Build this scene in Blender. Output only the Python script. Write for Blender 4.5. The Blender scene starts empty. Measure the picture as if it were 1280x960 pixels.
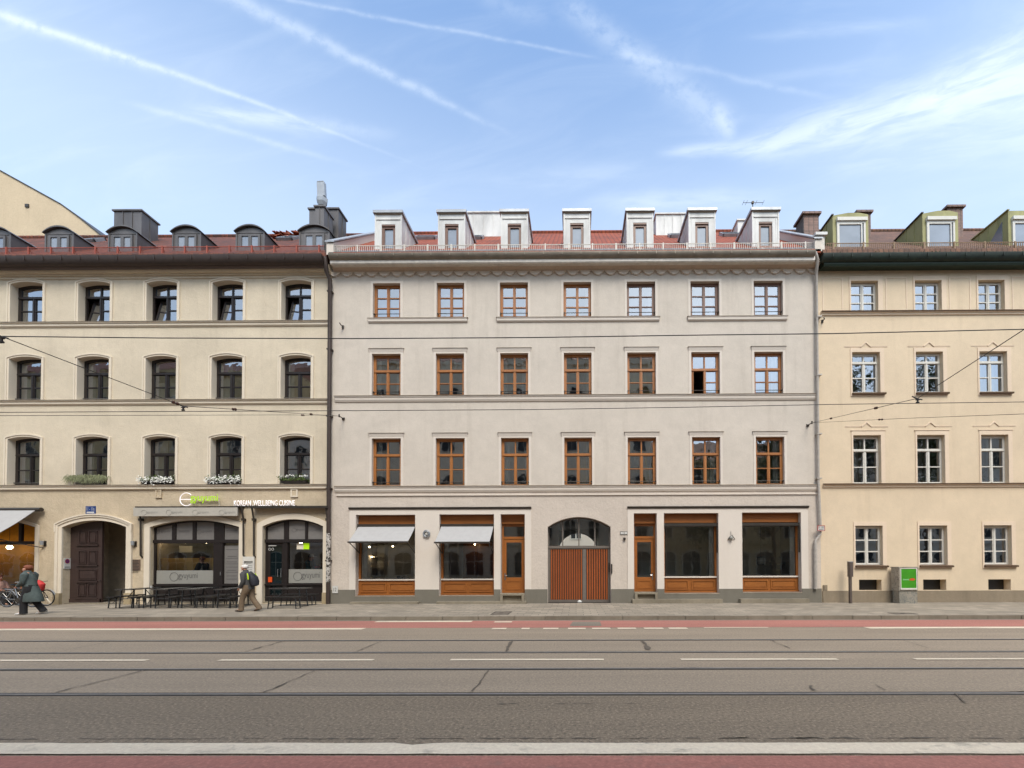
import bpy, bmesh, math, random
from mathutils import Vector, Matrix
from mathutils.geometry import tessellate_polygon
random.seed(7)
R = math.radians
scene = bpy.context.scene
COL = scene.collection

# ------------------------------------------------------------------ camera model (measured from the photograph)
F, CX, CY = 517.0, 717.285, 699.154
YAW, PITCH, ROLL = 0.00520704, 0.01518995, -0.00283993
H = 1.75
ROT = Matrix.Rotation(YAW, 3, 'Z') @ Matrix.Rotation(math.pi / 2 + PITCH, 3, 'X') @ Matrix.Rotation(ROLL, 3, 'Z')
D = 18.0                                                   # distance of the facades

def ray(px, py):
    return ROT @ Vector(((px - CX) / F, -(py - CY) / F, -1.0))
def P(px, py, y=D):                                        # point of the vertical plane at distance y
    d = ray(px, py); t = y / d.y
    return d.x * t, H + d.z * t
def PX(px, y=D, py=640): return P(px, py, y)[0]
def PZ(py, y=D, px=720): return P(px, py, y)[1]
def G(px, py, z=0.0):                                      # point of the ground
    d = ray(px, py); t = (z - H) / d.z
    return d.x * t, d.y * t

cam_d = bpy.data.cameras.new('camera'); cam = bpy.data.objects.new('camera', cam_d); COL.objects.link(cam)
cam.matrix_world = Matrix.Translation((0, 0, H)) @ ROT.to_4x4()
cam_d.sensor_width = 36; cam_d.lens = 36 * F / 1280
cam_d.shift_x = (640 - CX) / 1280; cam_d.shift_y = (CY - 480) / 1280
cam_d.clip_end = 2000
scene.camera = cam

# ------------------------------------------------------------------ object helpers
def tag(o, label=None, cat=None, group=None, kind=None):
    if label: o['label'] = label
    if cat: o['category'] = cat
    if group: o['group'] = group
    if kind: o['kind'] = kind
    return o
def empty(name, loc=(0, 0, 0), rz=0.0):
    o = bpy.data.objects.new(name, None); COL.objects.link(o)
    o.location = loc; o.rotation_euler = (0, 0, rz); o.empty_display_size = 0.2
    return o
def world_loc(o):
    v = Vector((0, 0, 0))
    while o: v += o.location; o = o.parent
    return v
def copy_tree(o, parent=None):
    c = o.copy(); COL.objects.link(c); c.parent = parent
    for ch in list(o.children): copy_tree(ch, c)
    return c

def arch(x0, x1, z0, zs, zc, n=12):
    pts = [(x0, z0), (x1, z0)]
    if zc - zs < 1e-4: return pts + [(x1, zs), (x0, zs)]
    w = (x1 - x0) / 2; h = zc - zs; r = (w * w + h * h) / (2 * h); cx = (x0 + x1) / 2; cz = zc - r
    a = math.asin(min(1, w / r))
    for i in range(n + 1):
        t = a - 2 * a * i / n
        pts.append((cx + r * math.sin(t), cz + r * math.cos(t)))
    return pts
def rect(x0, x1, z0, z1): return [(x0, z0), (x1, z0), (x1, z1), (x0, z1)]

def band(x0, x1, z0, zs, zc, wo, wi, zo, zi):
    """open arch-shaped strip: outer outline widened by wo, inner by wi"""
    A = arch(x0 - wo, x1 + wo, z0, zs + zo, zc + wo * 1.0 + max(0, zo - wo)); B = arch(x0 - wi, x1 + wi, z0, zs + zi, zc + wi)
    return A[1:] + [A[0]] + [B[0]] + list(reversed(B[2:])) + [B[1]]
class MB:
    def __init__(s): s.bm = bmesh.new(); s.mi = 0
    def face(s, vs):
        try: f = s.bm.faces.new(vs); f.material_index = s.mi; return f
        except ValueError: return None
    def box(s, x0, x1, y0, y1, z0, z1, mat=None):
        v = [s.bm.verts.new((x, y, z)) for z in (z0, z1) for y in (y0, y1) for x in (x0, x1)]
        if mat is not None:
            for q in v: q.co = mat @ q.co
        for a in ((0, 1, 3, 2), (4, 6, 7, 5), (0, 4, 5, 1), (2, 3, 7, 6), (0, 2, 6, 4), (1, 5, 7, 3)):
            s.face([v[i] for i in a])
        return s
    def quad(s, *pts): s.face([s.bm.verts.new(p) for p in pts]); return s
    def poly(s, pts2, y):                                  # a single sheet in the XZ plane
        s.face([s.bm.verts.new((x, y, z)) for x, z in pts2]); return s
    def plate(s, outer, holes, y0, y1, mat=None):          # outline with holes, extruded along Y
        loops = [outer] + list(holes)
        tris = tessellate_polygon([[Vector((x, z, 0)) for x, z in l] for l in loops])
        flat = [p for l in loops for p in l]
        A = [s.bm.verts.new((x, y0, z)) for x, z in flat]; B = [s.bm.verts.new((x, y1, z)) for x, z in flat]
        if mat is not None:
            for q in A + B: q.co = mat @ q.co
        for t in tris:
            s.face([A[i] for i in t]); s.face([B[i] for i in reversed(t)])
        k = 0
        for l in loops:
            n = len(l)
            for i in range(n):
                a, b = k + i, k + (i + 1) % n
                s.face([A[a], A[b], B[b], B[a]])
            k += n
        return s
    def extr(s, prof, x0, x1):                             # (y,z) outline extruded along X
        A = [s.bm.verts.new((x0, y, z)) for y, z in prof]; B = [s.bm.verts.new((x1, y, z)) for y, z in prof]
        n = len(prof)
        s.face(A); s.face(list(reversed(B)))
        for i in range(n): s.face([A[i], B[i], B[(i + 1) % n], A[(i + 1) % n]])
        return s
    def tube(s, pts, r, n=8, closed=False, cap=True):
        pts = [Vector(p) for p in pts]; m = len(pts)
        rs = r if isinstance(r, (list, tuple)) else [r] * m
        rings = []; up = None
        for i, p in enumerate(pts):
            if closed: t = pts[(i + 1) % m] - pts[i - 1]
            else: t = pts[min(i + 1, m - 1)] - pts[max(i - 1, 0)]
            t.normalize()
            if up is None:
                up = Vector((0, 0, 1)) if abs(t.z) < .9 else Vector((1, 0, 0))
            a = t.cross(up)
            if a.length < 1e-4: a = t.cross(Vector((0.3, 1, 0.2)))
            a.normalize(); b = a.cross(t); b.normalize(); up = b
            rr = rs[i]; ra, rb = rr if isinstance(rr, (list, tuple)) else (rr, rr)
            rings.append([s.bm.verts.new(p + a * ra * math.cos(2 * math.pi * k / n) + b * rb * math.sin(2 * math.pi * k / n)) for k in range(n)])
        for i in range(m if closed else m - 1):
            A, B = rings[i], rings[(i + 1) % m]
            for k in range(n): s.face([A[k], A[(k + 1) % n], B[(k + 1) % n], B[k]])
        if cap and not closed: s.face(list(reversed(rings[0]))); s.face(rings[-1])
        return s
    def loft(s, secs, n=16):                               # secs: (cx,cy,z,rx,ry), upright stack of ellipses
        rings = [[s.bm.verts.new((cx + rx * math.cos(2 * math.pi * k / n), cy + ry * math.sin(2 * math.pi * k / n), z)) for k in range(n)] for cx, cy, z, rx, ry in secs]
        for A, B in zip(rings, rings[1:]):
            for k in range(n): s.face([A[k], A[(k + 1) % n], B[(k + 1) % n], B[k]])
        s.face(list(reversed(rings[0]))); s.face(rings[-1])
        return s
    def ball(s, c, r, n=10):
        rx, ry, rz = r if isinstance(r, (list, tuple)) else (r, r, r)
        s.loft([(c[0], c[1], c[2] + rz * math.sin(a), rx * max(.02, math.cos(a)), ry * max(.02, math.cos(a))) for a in [R(-90 + 180 * i / n) for i in range(n + 1)]], 12)
        return s
    def leaf(s, c, size, rnd):
        a = Vector((rnd.gauss(0, 1), rnd.gauss(0, 1), rnd.gauss(0, 1))).normalized()
        b = a.cross(Vector((rnd.gauss(0, 1), rnd.gauss(0, 1), rnd.gauss(0, 1)))).normalized()
        c = Vector(c)
        s.quad(c - a * size, c + b * size * .45, c + a * size, c - b * size * .45)
        return s
    def build(s, name, mats, parent=None, smooth=False, recalc=True):
        if recalc: bmesh.ops.recalc_face_normals(s.bm, faces=s.bm.faces[:])
        me = bpy.data.meshes.new(name); s.bm.to_mesh(me); s.bm.free()
        for m in (mats if isinstance(mats, (list, tuple)) else [mats]): me.materials.append(m)
        if smooth:
            for p in me.polygons: p.use_smooth = True
            me.set_sharp_from_angle(angle=R(40))
        return link(name, me, parent)
def link(name, me, parent=None):
    o = bpy.data.objects.new(name, me); COL.objects.link(o)
    if parent is not None:
        o.parent = parent
        off = world_loc(parent)
        me.transform(Matrix.Translation(-off))
    return o
def text_mesh(txt, height, depth, mat, name, parent, x, z, y, width=None, center=False, bold=0.0):
    cu = bpy.data.curves.new(name, 'FONT'); cu.body = txt; cu.size = 1; cu.extrude = 0; cu.offset = bold; cu.resolution_u = 3
    t = bpy.data.objects.new('tmp', cu); COL.objects.link(t)
    dg = bpy.context.evaluated_depsgraph_get(); dg.update()
    me = bpy.data.meshes.new_from_object(t.evaluated_get(dg))
    bpy.data.objects.remove(t)
    xs = [v.co.x for v in me.vertices]; ys = [v.co.y for v in me.vertices]
    w, h = max(xs) - min(xs), max(ys) - min(ys)
    sy = height / h; sx = (width / w) if width else sy
    x -= (w * sx / 2 if center else 0)
    bm = bmesh.new(); bm.from_mesh(me)
    for v in bm.verts: v.co = Vector((x + (v.co.x - min(xs)) * sx, y, z + (v.co.y - min(ys)) * sy))
    if depth > 0:
        r = bmesh.ops.extrude_face_region(bm, geom=bm.faces[:])
        for g in r['geom']:
            if isinstance(g, bmesh.types.BMVert): g.co.y -= depth
        bmesh.ops.recalc_face_normals(bm, faces=bm.faces[:])
    bm.to_mesh(me); bm.free(); me.materials.clear(); me.materials.append(mat)
    return link(name, me, parent)

# ------------------------------------------------------------------ materials
def lin(c): c /= 255; return c / 12.92 if c <= .04045 else ((c + .055) / 1.055) ** 2.4
def C(r, g, b, k=1.0): return (lin(r) * k, lin(g) * k, lin(b) * k, 1)
MATS = {}
def nd(nt, t, **kw):
    n = nt.nodes.new(t)
    for k, v in kw.items():
        if k.startswith('i_'): n.inputs[k[2:].replace('_', ' ')].default_value = v
        else: setattr(n, k, v)
    return n
def mathn(nt, op, a, b=None, c=None, clamp=False):
    n = nt.nodes.new('ShaderNodeMath'); n.operation = op; n.use_clamp = clamp
    for i, v in enumerate((a, b, c)):
        if v is None: continue
        if isinstance(v, (int, float)): n.inputs[i].default_value = v
        else: nt.links.new(v, n.inputs[i])
    return n.outputs[0]
def ramp(nt, fac, stops):
    n = nt.nodes.new('ShaderNodeValToRGB')
    while len(n.color_ramp.elements) < len(stops): n.color_ramp.elements.new(.5)
    for e, (p, c) in zip(n.color_ramp.elements, stops): e.position = p; e.color = c if len(c) == 4 else (*c, 1)
    nt.links.new(fac, n.inputs[0]); return n.outputs[0]
def mixc(nt, fac, a, b, mode='MIX'):
    n = nt.nodes.new('ShaderNodeMix'); n.data_type = 'RGBA'; n.blend_type = mode
    for i, v in ((0, fac), (6, a), (7, b)):
        if isinstance(v, (int, float, tuple)): n.inputs[i].default_value = v
        else: nt.links.new(v, n.inputs[i])
    return n.outputs[2]
def base_mat(name):
    m = bpy.data.materials.new(name); m.use_nodes = True; nt = m.node_tree
    b = nt.nodes['Principled BSDF']; MATS[name] = m
    g = nt.nodes.new('ShaderNodeNewGeometry')
    return m, nt, b, g.outputs['Position']
def noise(nt, vec, scale, detail=4, rough=.55, dist=0.0, vscale=None):
    if vscale:
        mp = nt.nodes.new('ShaderNodeMapping'); mp.inputs['Scale'].default_value = vscale
        nt.links.new(vec, mp.inputs[0]); vec = mp.outputs[0]
    n = nt.nodes.new('ShaderNodeTexNoise'); n.inputs['Scale'].default_value = scale
    n.inputs['Detail'].default_value = detail; n.inputs['Roughness'].default_value = rough; n.inputs['Distortion'].default_value = dist
    nt.links.new(vec, n.inputs['Vector']); return n.outputs['Fac']
def bump(nt, b, h, strength, dist):
    n = nt.nodes.new('ShaderNodeBump'); n.inputs['Strength'].default_value = strength; n.inputs['Distance'].default_value = dist
    nt.links.new(h, n.inputs['Height']); nt.links.new(n.outputs[0], b.inputs['Normal'])
def plain(name, col, rough=.6, metal=0.0, var=.12, scale=6.0, spec=.4, bumpd=0.0, bscale=60):
    m, nt, b, pos = base_mat(name)
    f = noise(nt, pos, scale, 5)
    a = tuple(c * (1 - var) for c in col[:3]) + (1,); z = tuple(min(1, c * (1 + var)) for c in col[:3]) + (1,)
    nt.links.new(ramp(nt, f, [(.3, a), (.7, z)]), b.inputs['Base Color'])
    b.inputs['Roughness'].default_value = rough; b.inputs['Metallic'].default_value = metal
    b.inputs['Specular IOR Level'].default_value = spec
    if bumpd: bump(nt, b, noise(nt, pos, bscale, 3), .6, bumpd)
    return m
def stucco(name, col, stain=.1, grain=.012, gscale=22, streak=.06):
    m, nt, b, pos = base_mat(name)
    big = noise(nt, pos, .45, 5, .6, .6)
    mid = noise(nt, pos, 3.2, 5, .6)
    st = noise(nt, pos, 1.6, 4, .6, 0, (1.6, 1, .12))
    fine = noise(nt, pos, gscale, 4, .65)
    dk = tuple(c * (1 - stain) for c in col[:3]) + (1,); lt = tuple(c * (1 + stain * .55) for c in col[:3]) + (1,)
    c = mixc(nt, ramp(nt, big, [(.3, (0, 0, 0)), (.7, (1, 1, 1))]), dk, lt)
    c = mixc(nt, ramp(nt, mid, [(.35, (streak,) * 3), (.65, (0, 0, 0))]), c, tuple(x * .45 for x in col[:3]) + (1,))
    c = mixc(nt, ramp(nt, st, [(.55, (0, 0, 0)), (.8, (streak * 2.2,) * 3)]), c, tuple(x * y for x, y in zip(col[:3], (.45, .42, .38))) + (1,))
    c = mixc(nt, ramp(nt, fine, [(.3, (.10,) * 3), (.55, (0, 0, 0))]), c, (.02, .02, .02, 1))
    nt.links.new(c, b.inputs['Base Color']); b.inputs['Roughness'].default_value = .9; b.inputs['Specular IOR Level'].default_value = .2
    bump(nt, b, mathn(nt, 'ADD', fine, mathn(nt, 'MULTIPLY', mid, 2.0)), .7, grain)
    return m
def wood(name, col, dark=.55, rough=.45, axis='z'):
    m, nt, b, pos = base_mat(name)
    sc = {'z': (9, 9, .8), 'x': (.8, 9, 9)}[axis]
    f = noise(nt, pos, 3.0, 5, .65, .5, sc)
    g = noise(nt, pos, .9, 3)
    c = ramp(nt, f, [(.25, tuple(x * dark for x in col[:3])), (.75, tuple(x * 1.15 for x in col[:3]))])
    c = mixc(nt, ramp(nt, g, [(.35, (.25,) * 3), (.65, (0, 0, 0))]), c, tuple(x * .5 for x in col[:3]) + (1,))
    nt.links.new(c, b.inputs['Base Color']); b.inputs['Roughness'].default_value = rough
    return m
def glass(name, refl=.25, tint=(.9, .93, .92), base=None, rough=.0, wav=.0):
    m, nt, b, pos = base_mat(name)
    out = nt.nodes['Material Output']
    gl = nd(nt, 'ShaderNodeBsdfGlossy'); gl.inputs['Roughness'].default_value = rough; gl.inputs['Color'].default_value = (.95, .97, 1, 1)
    if wav:
        n = nt.nodes.new('ShaderNodeBump'); n.inputs['Strength'].default_value = wav; n.inputs['Distance'].default_value = .02
        nt.links.new(noise(nt, pos, 1.7, 2), n.inputs['Height']); nt.links.new(n.outputs[0], gl.inputs['Normal'])
    if base is None:
        under = nd(nt, 'ShaderNodeBsdfTransparent'); under.inputs['Color'].default_value = (*tint, 1); us = under.outputs[0]
    else:
        under = nd(nt, 'ShaderNodeBsdfDiffuse'); us = under.outputs[0]
        nt.links.new(ramp(nt, noise(nt, pos, .8, 3), [(.3, tuple(c * .75 for c in base[:3])), (.7, tuple(c * 1.15 for c in base[:3]))]), under.inputs['Color'])
    fr = nd(nt, 'ShaderNodeFresnel'); fr.inputs['IOR'].default_value = 1.5
    fac = mathn(nt, 'ADD', mathn(nt, 'MULTIPLY', fr.outputs[0], 1 - refl), refl, clamp=True)
    mx = nd(nt, 'ShaderNodeMixShader'); nt.links.new(fac, mx.inputs[0]); nt.links.new(us, mx.inputs[1]); nt.links.new(gl.outputs[0], mx.inputs[2])
    nt.links.new(mx.outputs[0], out.inputs['Surface'])
    return m
def emit(name, col, s):
    m, nt, b, pos = base_mat(name)
    b.inputs['Base Color'].default_value = col; b.inputs['Emission Color'].default_value = col; b.inputs['Emission Strength'].default_value = s
    return m
def tiles(name, c1, c2, c3, sx=.22, sy=.30):
    m, nt, b, pos = base_mat(name)
    sep = nd(nt, 'ShaderNodeSeparateXYZ'); nt.links.new(pos, sep.inputs[0])
    cmb = nd(nt, 'ShaderNodeCombineXYZ')
    nt.links.new(mathn(nt, 'DIVIDE', sep.outputs[0], sx), cmb.inputs[0])
    nt.links.new(mathn(nt, 'DIVIDE', sep.outputs[2], sy * .7), cmb.inputs[1])
    vor = nd(nt, 'ShaderNodeTexBrick'); vor.inputs['Scale'].default_value = 1; vor.inputs['Brick Width'].default_value = 1; vor.inputs['Row Height'].default_value = 1
    vor.inputs['Mortar Size'].default_value = .07; vor.inputs['Mortar Smooth'].default_value = .6; vor.offset = 0.0
    vor.inputs['Color1'].default_value = c1; vor.inputs['Color2'].default_value = c2; vor.inputs['Mortar'].default_value = c3
    nt.links.new(cmb.outputs[0], vor.inputs['Vector'])
    g = noise(nt, pos, .9, 5)
    c = mixc(nt, ramp(nt, g, [(.4, (0, 0, 0)), (.75, (.6,) * 3)]), vor.outputs['Color'], c3)
    nt.links.new(c, b.inputs['Base Color']); b.inputs['Roughness'].default_value = .8
    saw = mathn(nt, 'FRACT', mathn(nt, 'DIVIDE', sep.outputs[2], sy * .7))
    wav = mathn(nt, 'ABSOLUTE', mathn(nt, 'SINE', mathn(nt, 'MULTIPLY', sep.outputs[0], math.pi / sx)))
    bump(nt, b, mathn(nt, 'ADD', wav, mathn(nt, 'MULTIPLY', saw, -1.0)), 1.0, .03)
    return m
def seamed(name, col, step=.5, rough=.4, metal=.6):       # standing-seam metal with weathering
    m, nt, b, pos = base_mat(name)
    f = noise(nt, pos, 1.4, 5, .65, .4, (1, 1, .35))
    nt.links.new(ramp(nt, f, [(.3, tuple(c * .72 for c in col[:3])), (.7, tuple(c * 1.18 for c in col[:3]))]), b.inputs['Base Color'])
    b.inputs['Roughness'].default_value = rough; b.inputs['Metallic'].default_value = metal
    return m
def asphalt(name, col, var=.16, rough=.85, spk=.5, sc=120, wear=0):
    m, nt, b, pos = base_mat(name)
    big = noise(nt, pos, .35, 5, .6, .4, (.35, 1, 1))
    tr = noise(nt, pos, 1.6, 4, .6, 0, (.06, 1, 1))
    fine = noise(nt, pos, sc, 2, .7)
    mid = noise(nt, pos, 28, 3, .7)
    a = tuple(c * (1 - var) for c in col[:3]) + (1,); z = tuple(c * (1 + var) for c in col[:3]) + (1,)
    c = mixc(nt, ramp(nt, big, [(.3, (0, 0, 0)), (.7, (1, 1, 1))]), a, z)
    c = mixc(nt, ramp(nt, tr, [(.4, (.32,) * 3), (.62, (0, 0, 0))]), c, tuple(x * .6 for x in col[:3]) + (1,))
    c = mixc(nt, ramp(nt, mid, [(.38, (spk,) * 3), (.47, (0, 0, 0))]), c, tuple(x * .45 for x in col[:3]) + (1,))
    c = mixc(nt, ramp(nt, mid, [(.54, (0, 0, 0)), (.64, (spk * .8,) * 3)]), c, tuple(min(1, x * 1.9) for x in col[:3]) + (1,))
    c = mixc(nt, ramp(nt, fine, [(.35, (spk * .8,) * 3), (.5, (0, 0, 0))]), c, tuple(x * .5 for x in col[:3]) + (1,))
    if wear:
        wn_ = noise(nt, pos, 5.5, 6, .75, .3, (.5, 1, 1)); wb = noise(nt, pos, .6, 3)
        k = mathn(nt, 'ADD', wn_, mathn(nt, 'MULTIPLY', mathn(nt, 'SUBTRACT', wb, .5), .35))
        c = mixc(nt, ramp(nt, k, [(.30, (wear,) * 3), (.44, (0, 0, 0))]), c, (.14, .125, .105, 1))
    nt.links.new(c, b.inputs['Base Color']); b.inputs['Roughness'].default_value = rough
    bump(nt, b, mathn(nt, 'ADD', mid, fine), .5, .006)
    return m
def slabs(name, col, w=.42, h=.3, mortar=.012, dark=.35):
    m, nt, b, pos = base_mat(name)
    br = nd(nt, 'ShaderNodeTexBrick'); br.inputs['Scale'].default_value = 1; br.inputs['Brick Width'].default_value = w; br.inputs['Row Height'].default_value = h
    br.inputs['Mortar Size'].default_value = mortar; br.inputs['Mortar Smooth'].default_value = .3; br.inputs['Bias'].default_value = 0
    br.inputs['Color1'].default_value = tuple(c * .72 for c in col[:3]) + (1,); br.inputs['Color2'].default_value = tuple(c * 1.14 for c in col[:3]) + (1,)
    br.inputs['Mortar'].default_value = tuple(c * dark for c in col[:3]) + (1,)
    nt.links.new(pos, br.inputs['Vector'])
    g = noise(nt, pos, .7, 5, .6, .4); f = noise(nt, pos, 16, 4, .7)
    c = mixc(nt, ramp(nt, g, [(.35, (.5,) * 3), (.6, (0, 0, 0))]), br.outputs['Color'], tuple(x * .55 for x in col[:3]) + (1,))
    c = mixc(nt, ramp(nt, f, [(.35, (.35,) * 3), (.55, (0, 0, 0))]), c, tuple(x * .5 for x in col[:3]) + (1,))
    nt.links.new(c, b.inputs['Base Color']); b.inputs['Roughness'].default_value = .85
    bump(nt, b, mathn(nt, 'SUBTRACT', f, mathn(nt, 'MULTIPLY', br.outputs['Fac'], 2.0)), .5, .006)
    return m
def graffiti(name, col, ink, scale=7, thr=.035, stretch=(1, 1, 1)):
    m, nt, b, pos = base_mat(name)
    n1 = noise(nt, pos, scale, 2, .4, 1.2, stretch); n2 = noise(nt, pos, scale * .45, 2)
    line = mathn(nt, 'LESS_THAN', mathn(nt, 'ABSOLUTE', mathn(nt, 'SUBTRACT', n1, .5)), thr)
    msk = mathn(nt, 'MULTIPLY', line, mathn(nt, 'GREATER_THAN', n2, .45))
    c0 = ramp(nt, noise(nt, pos, 2.5, 5), [(.3, tuple(c * .75 for c in col[:3])), (.7, tuple(c * 1.1 for c in col[:3]))])
    nt.links.new(mixc(nt, msk, c0, ink), b.inputs['Base Color']); b.inputs['Roughness'].default_value = .55
    return m

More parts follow.
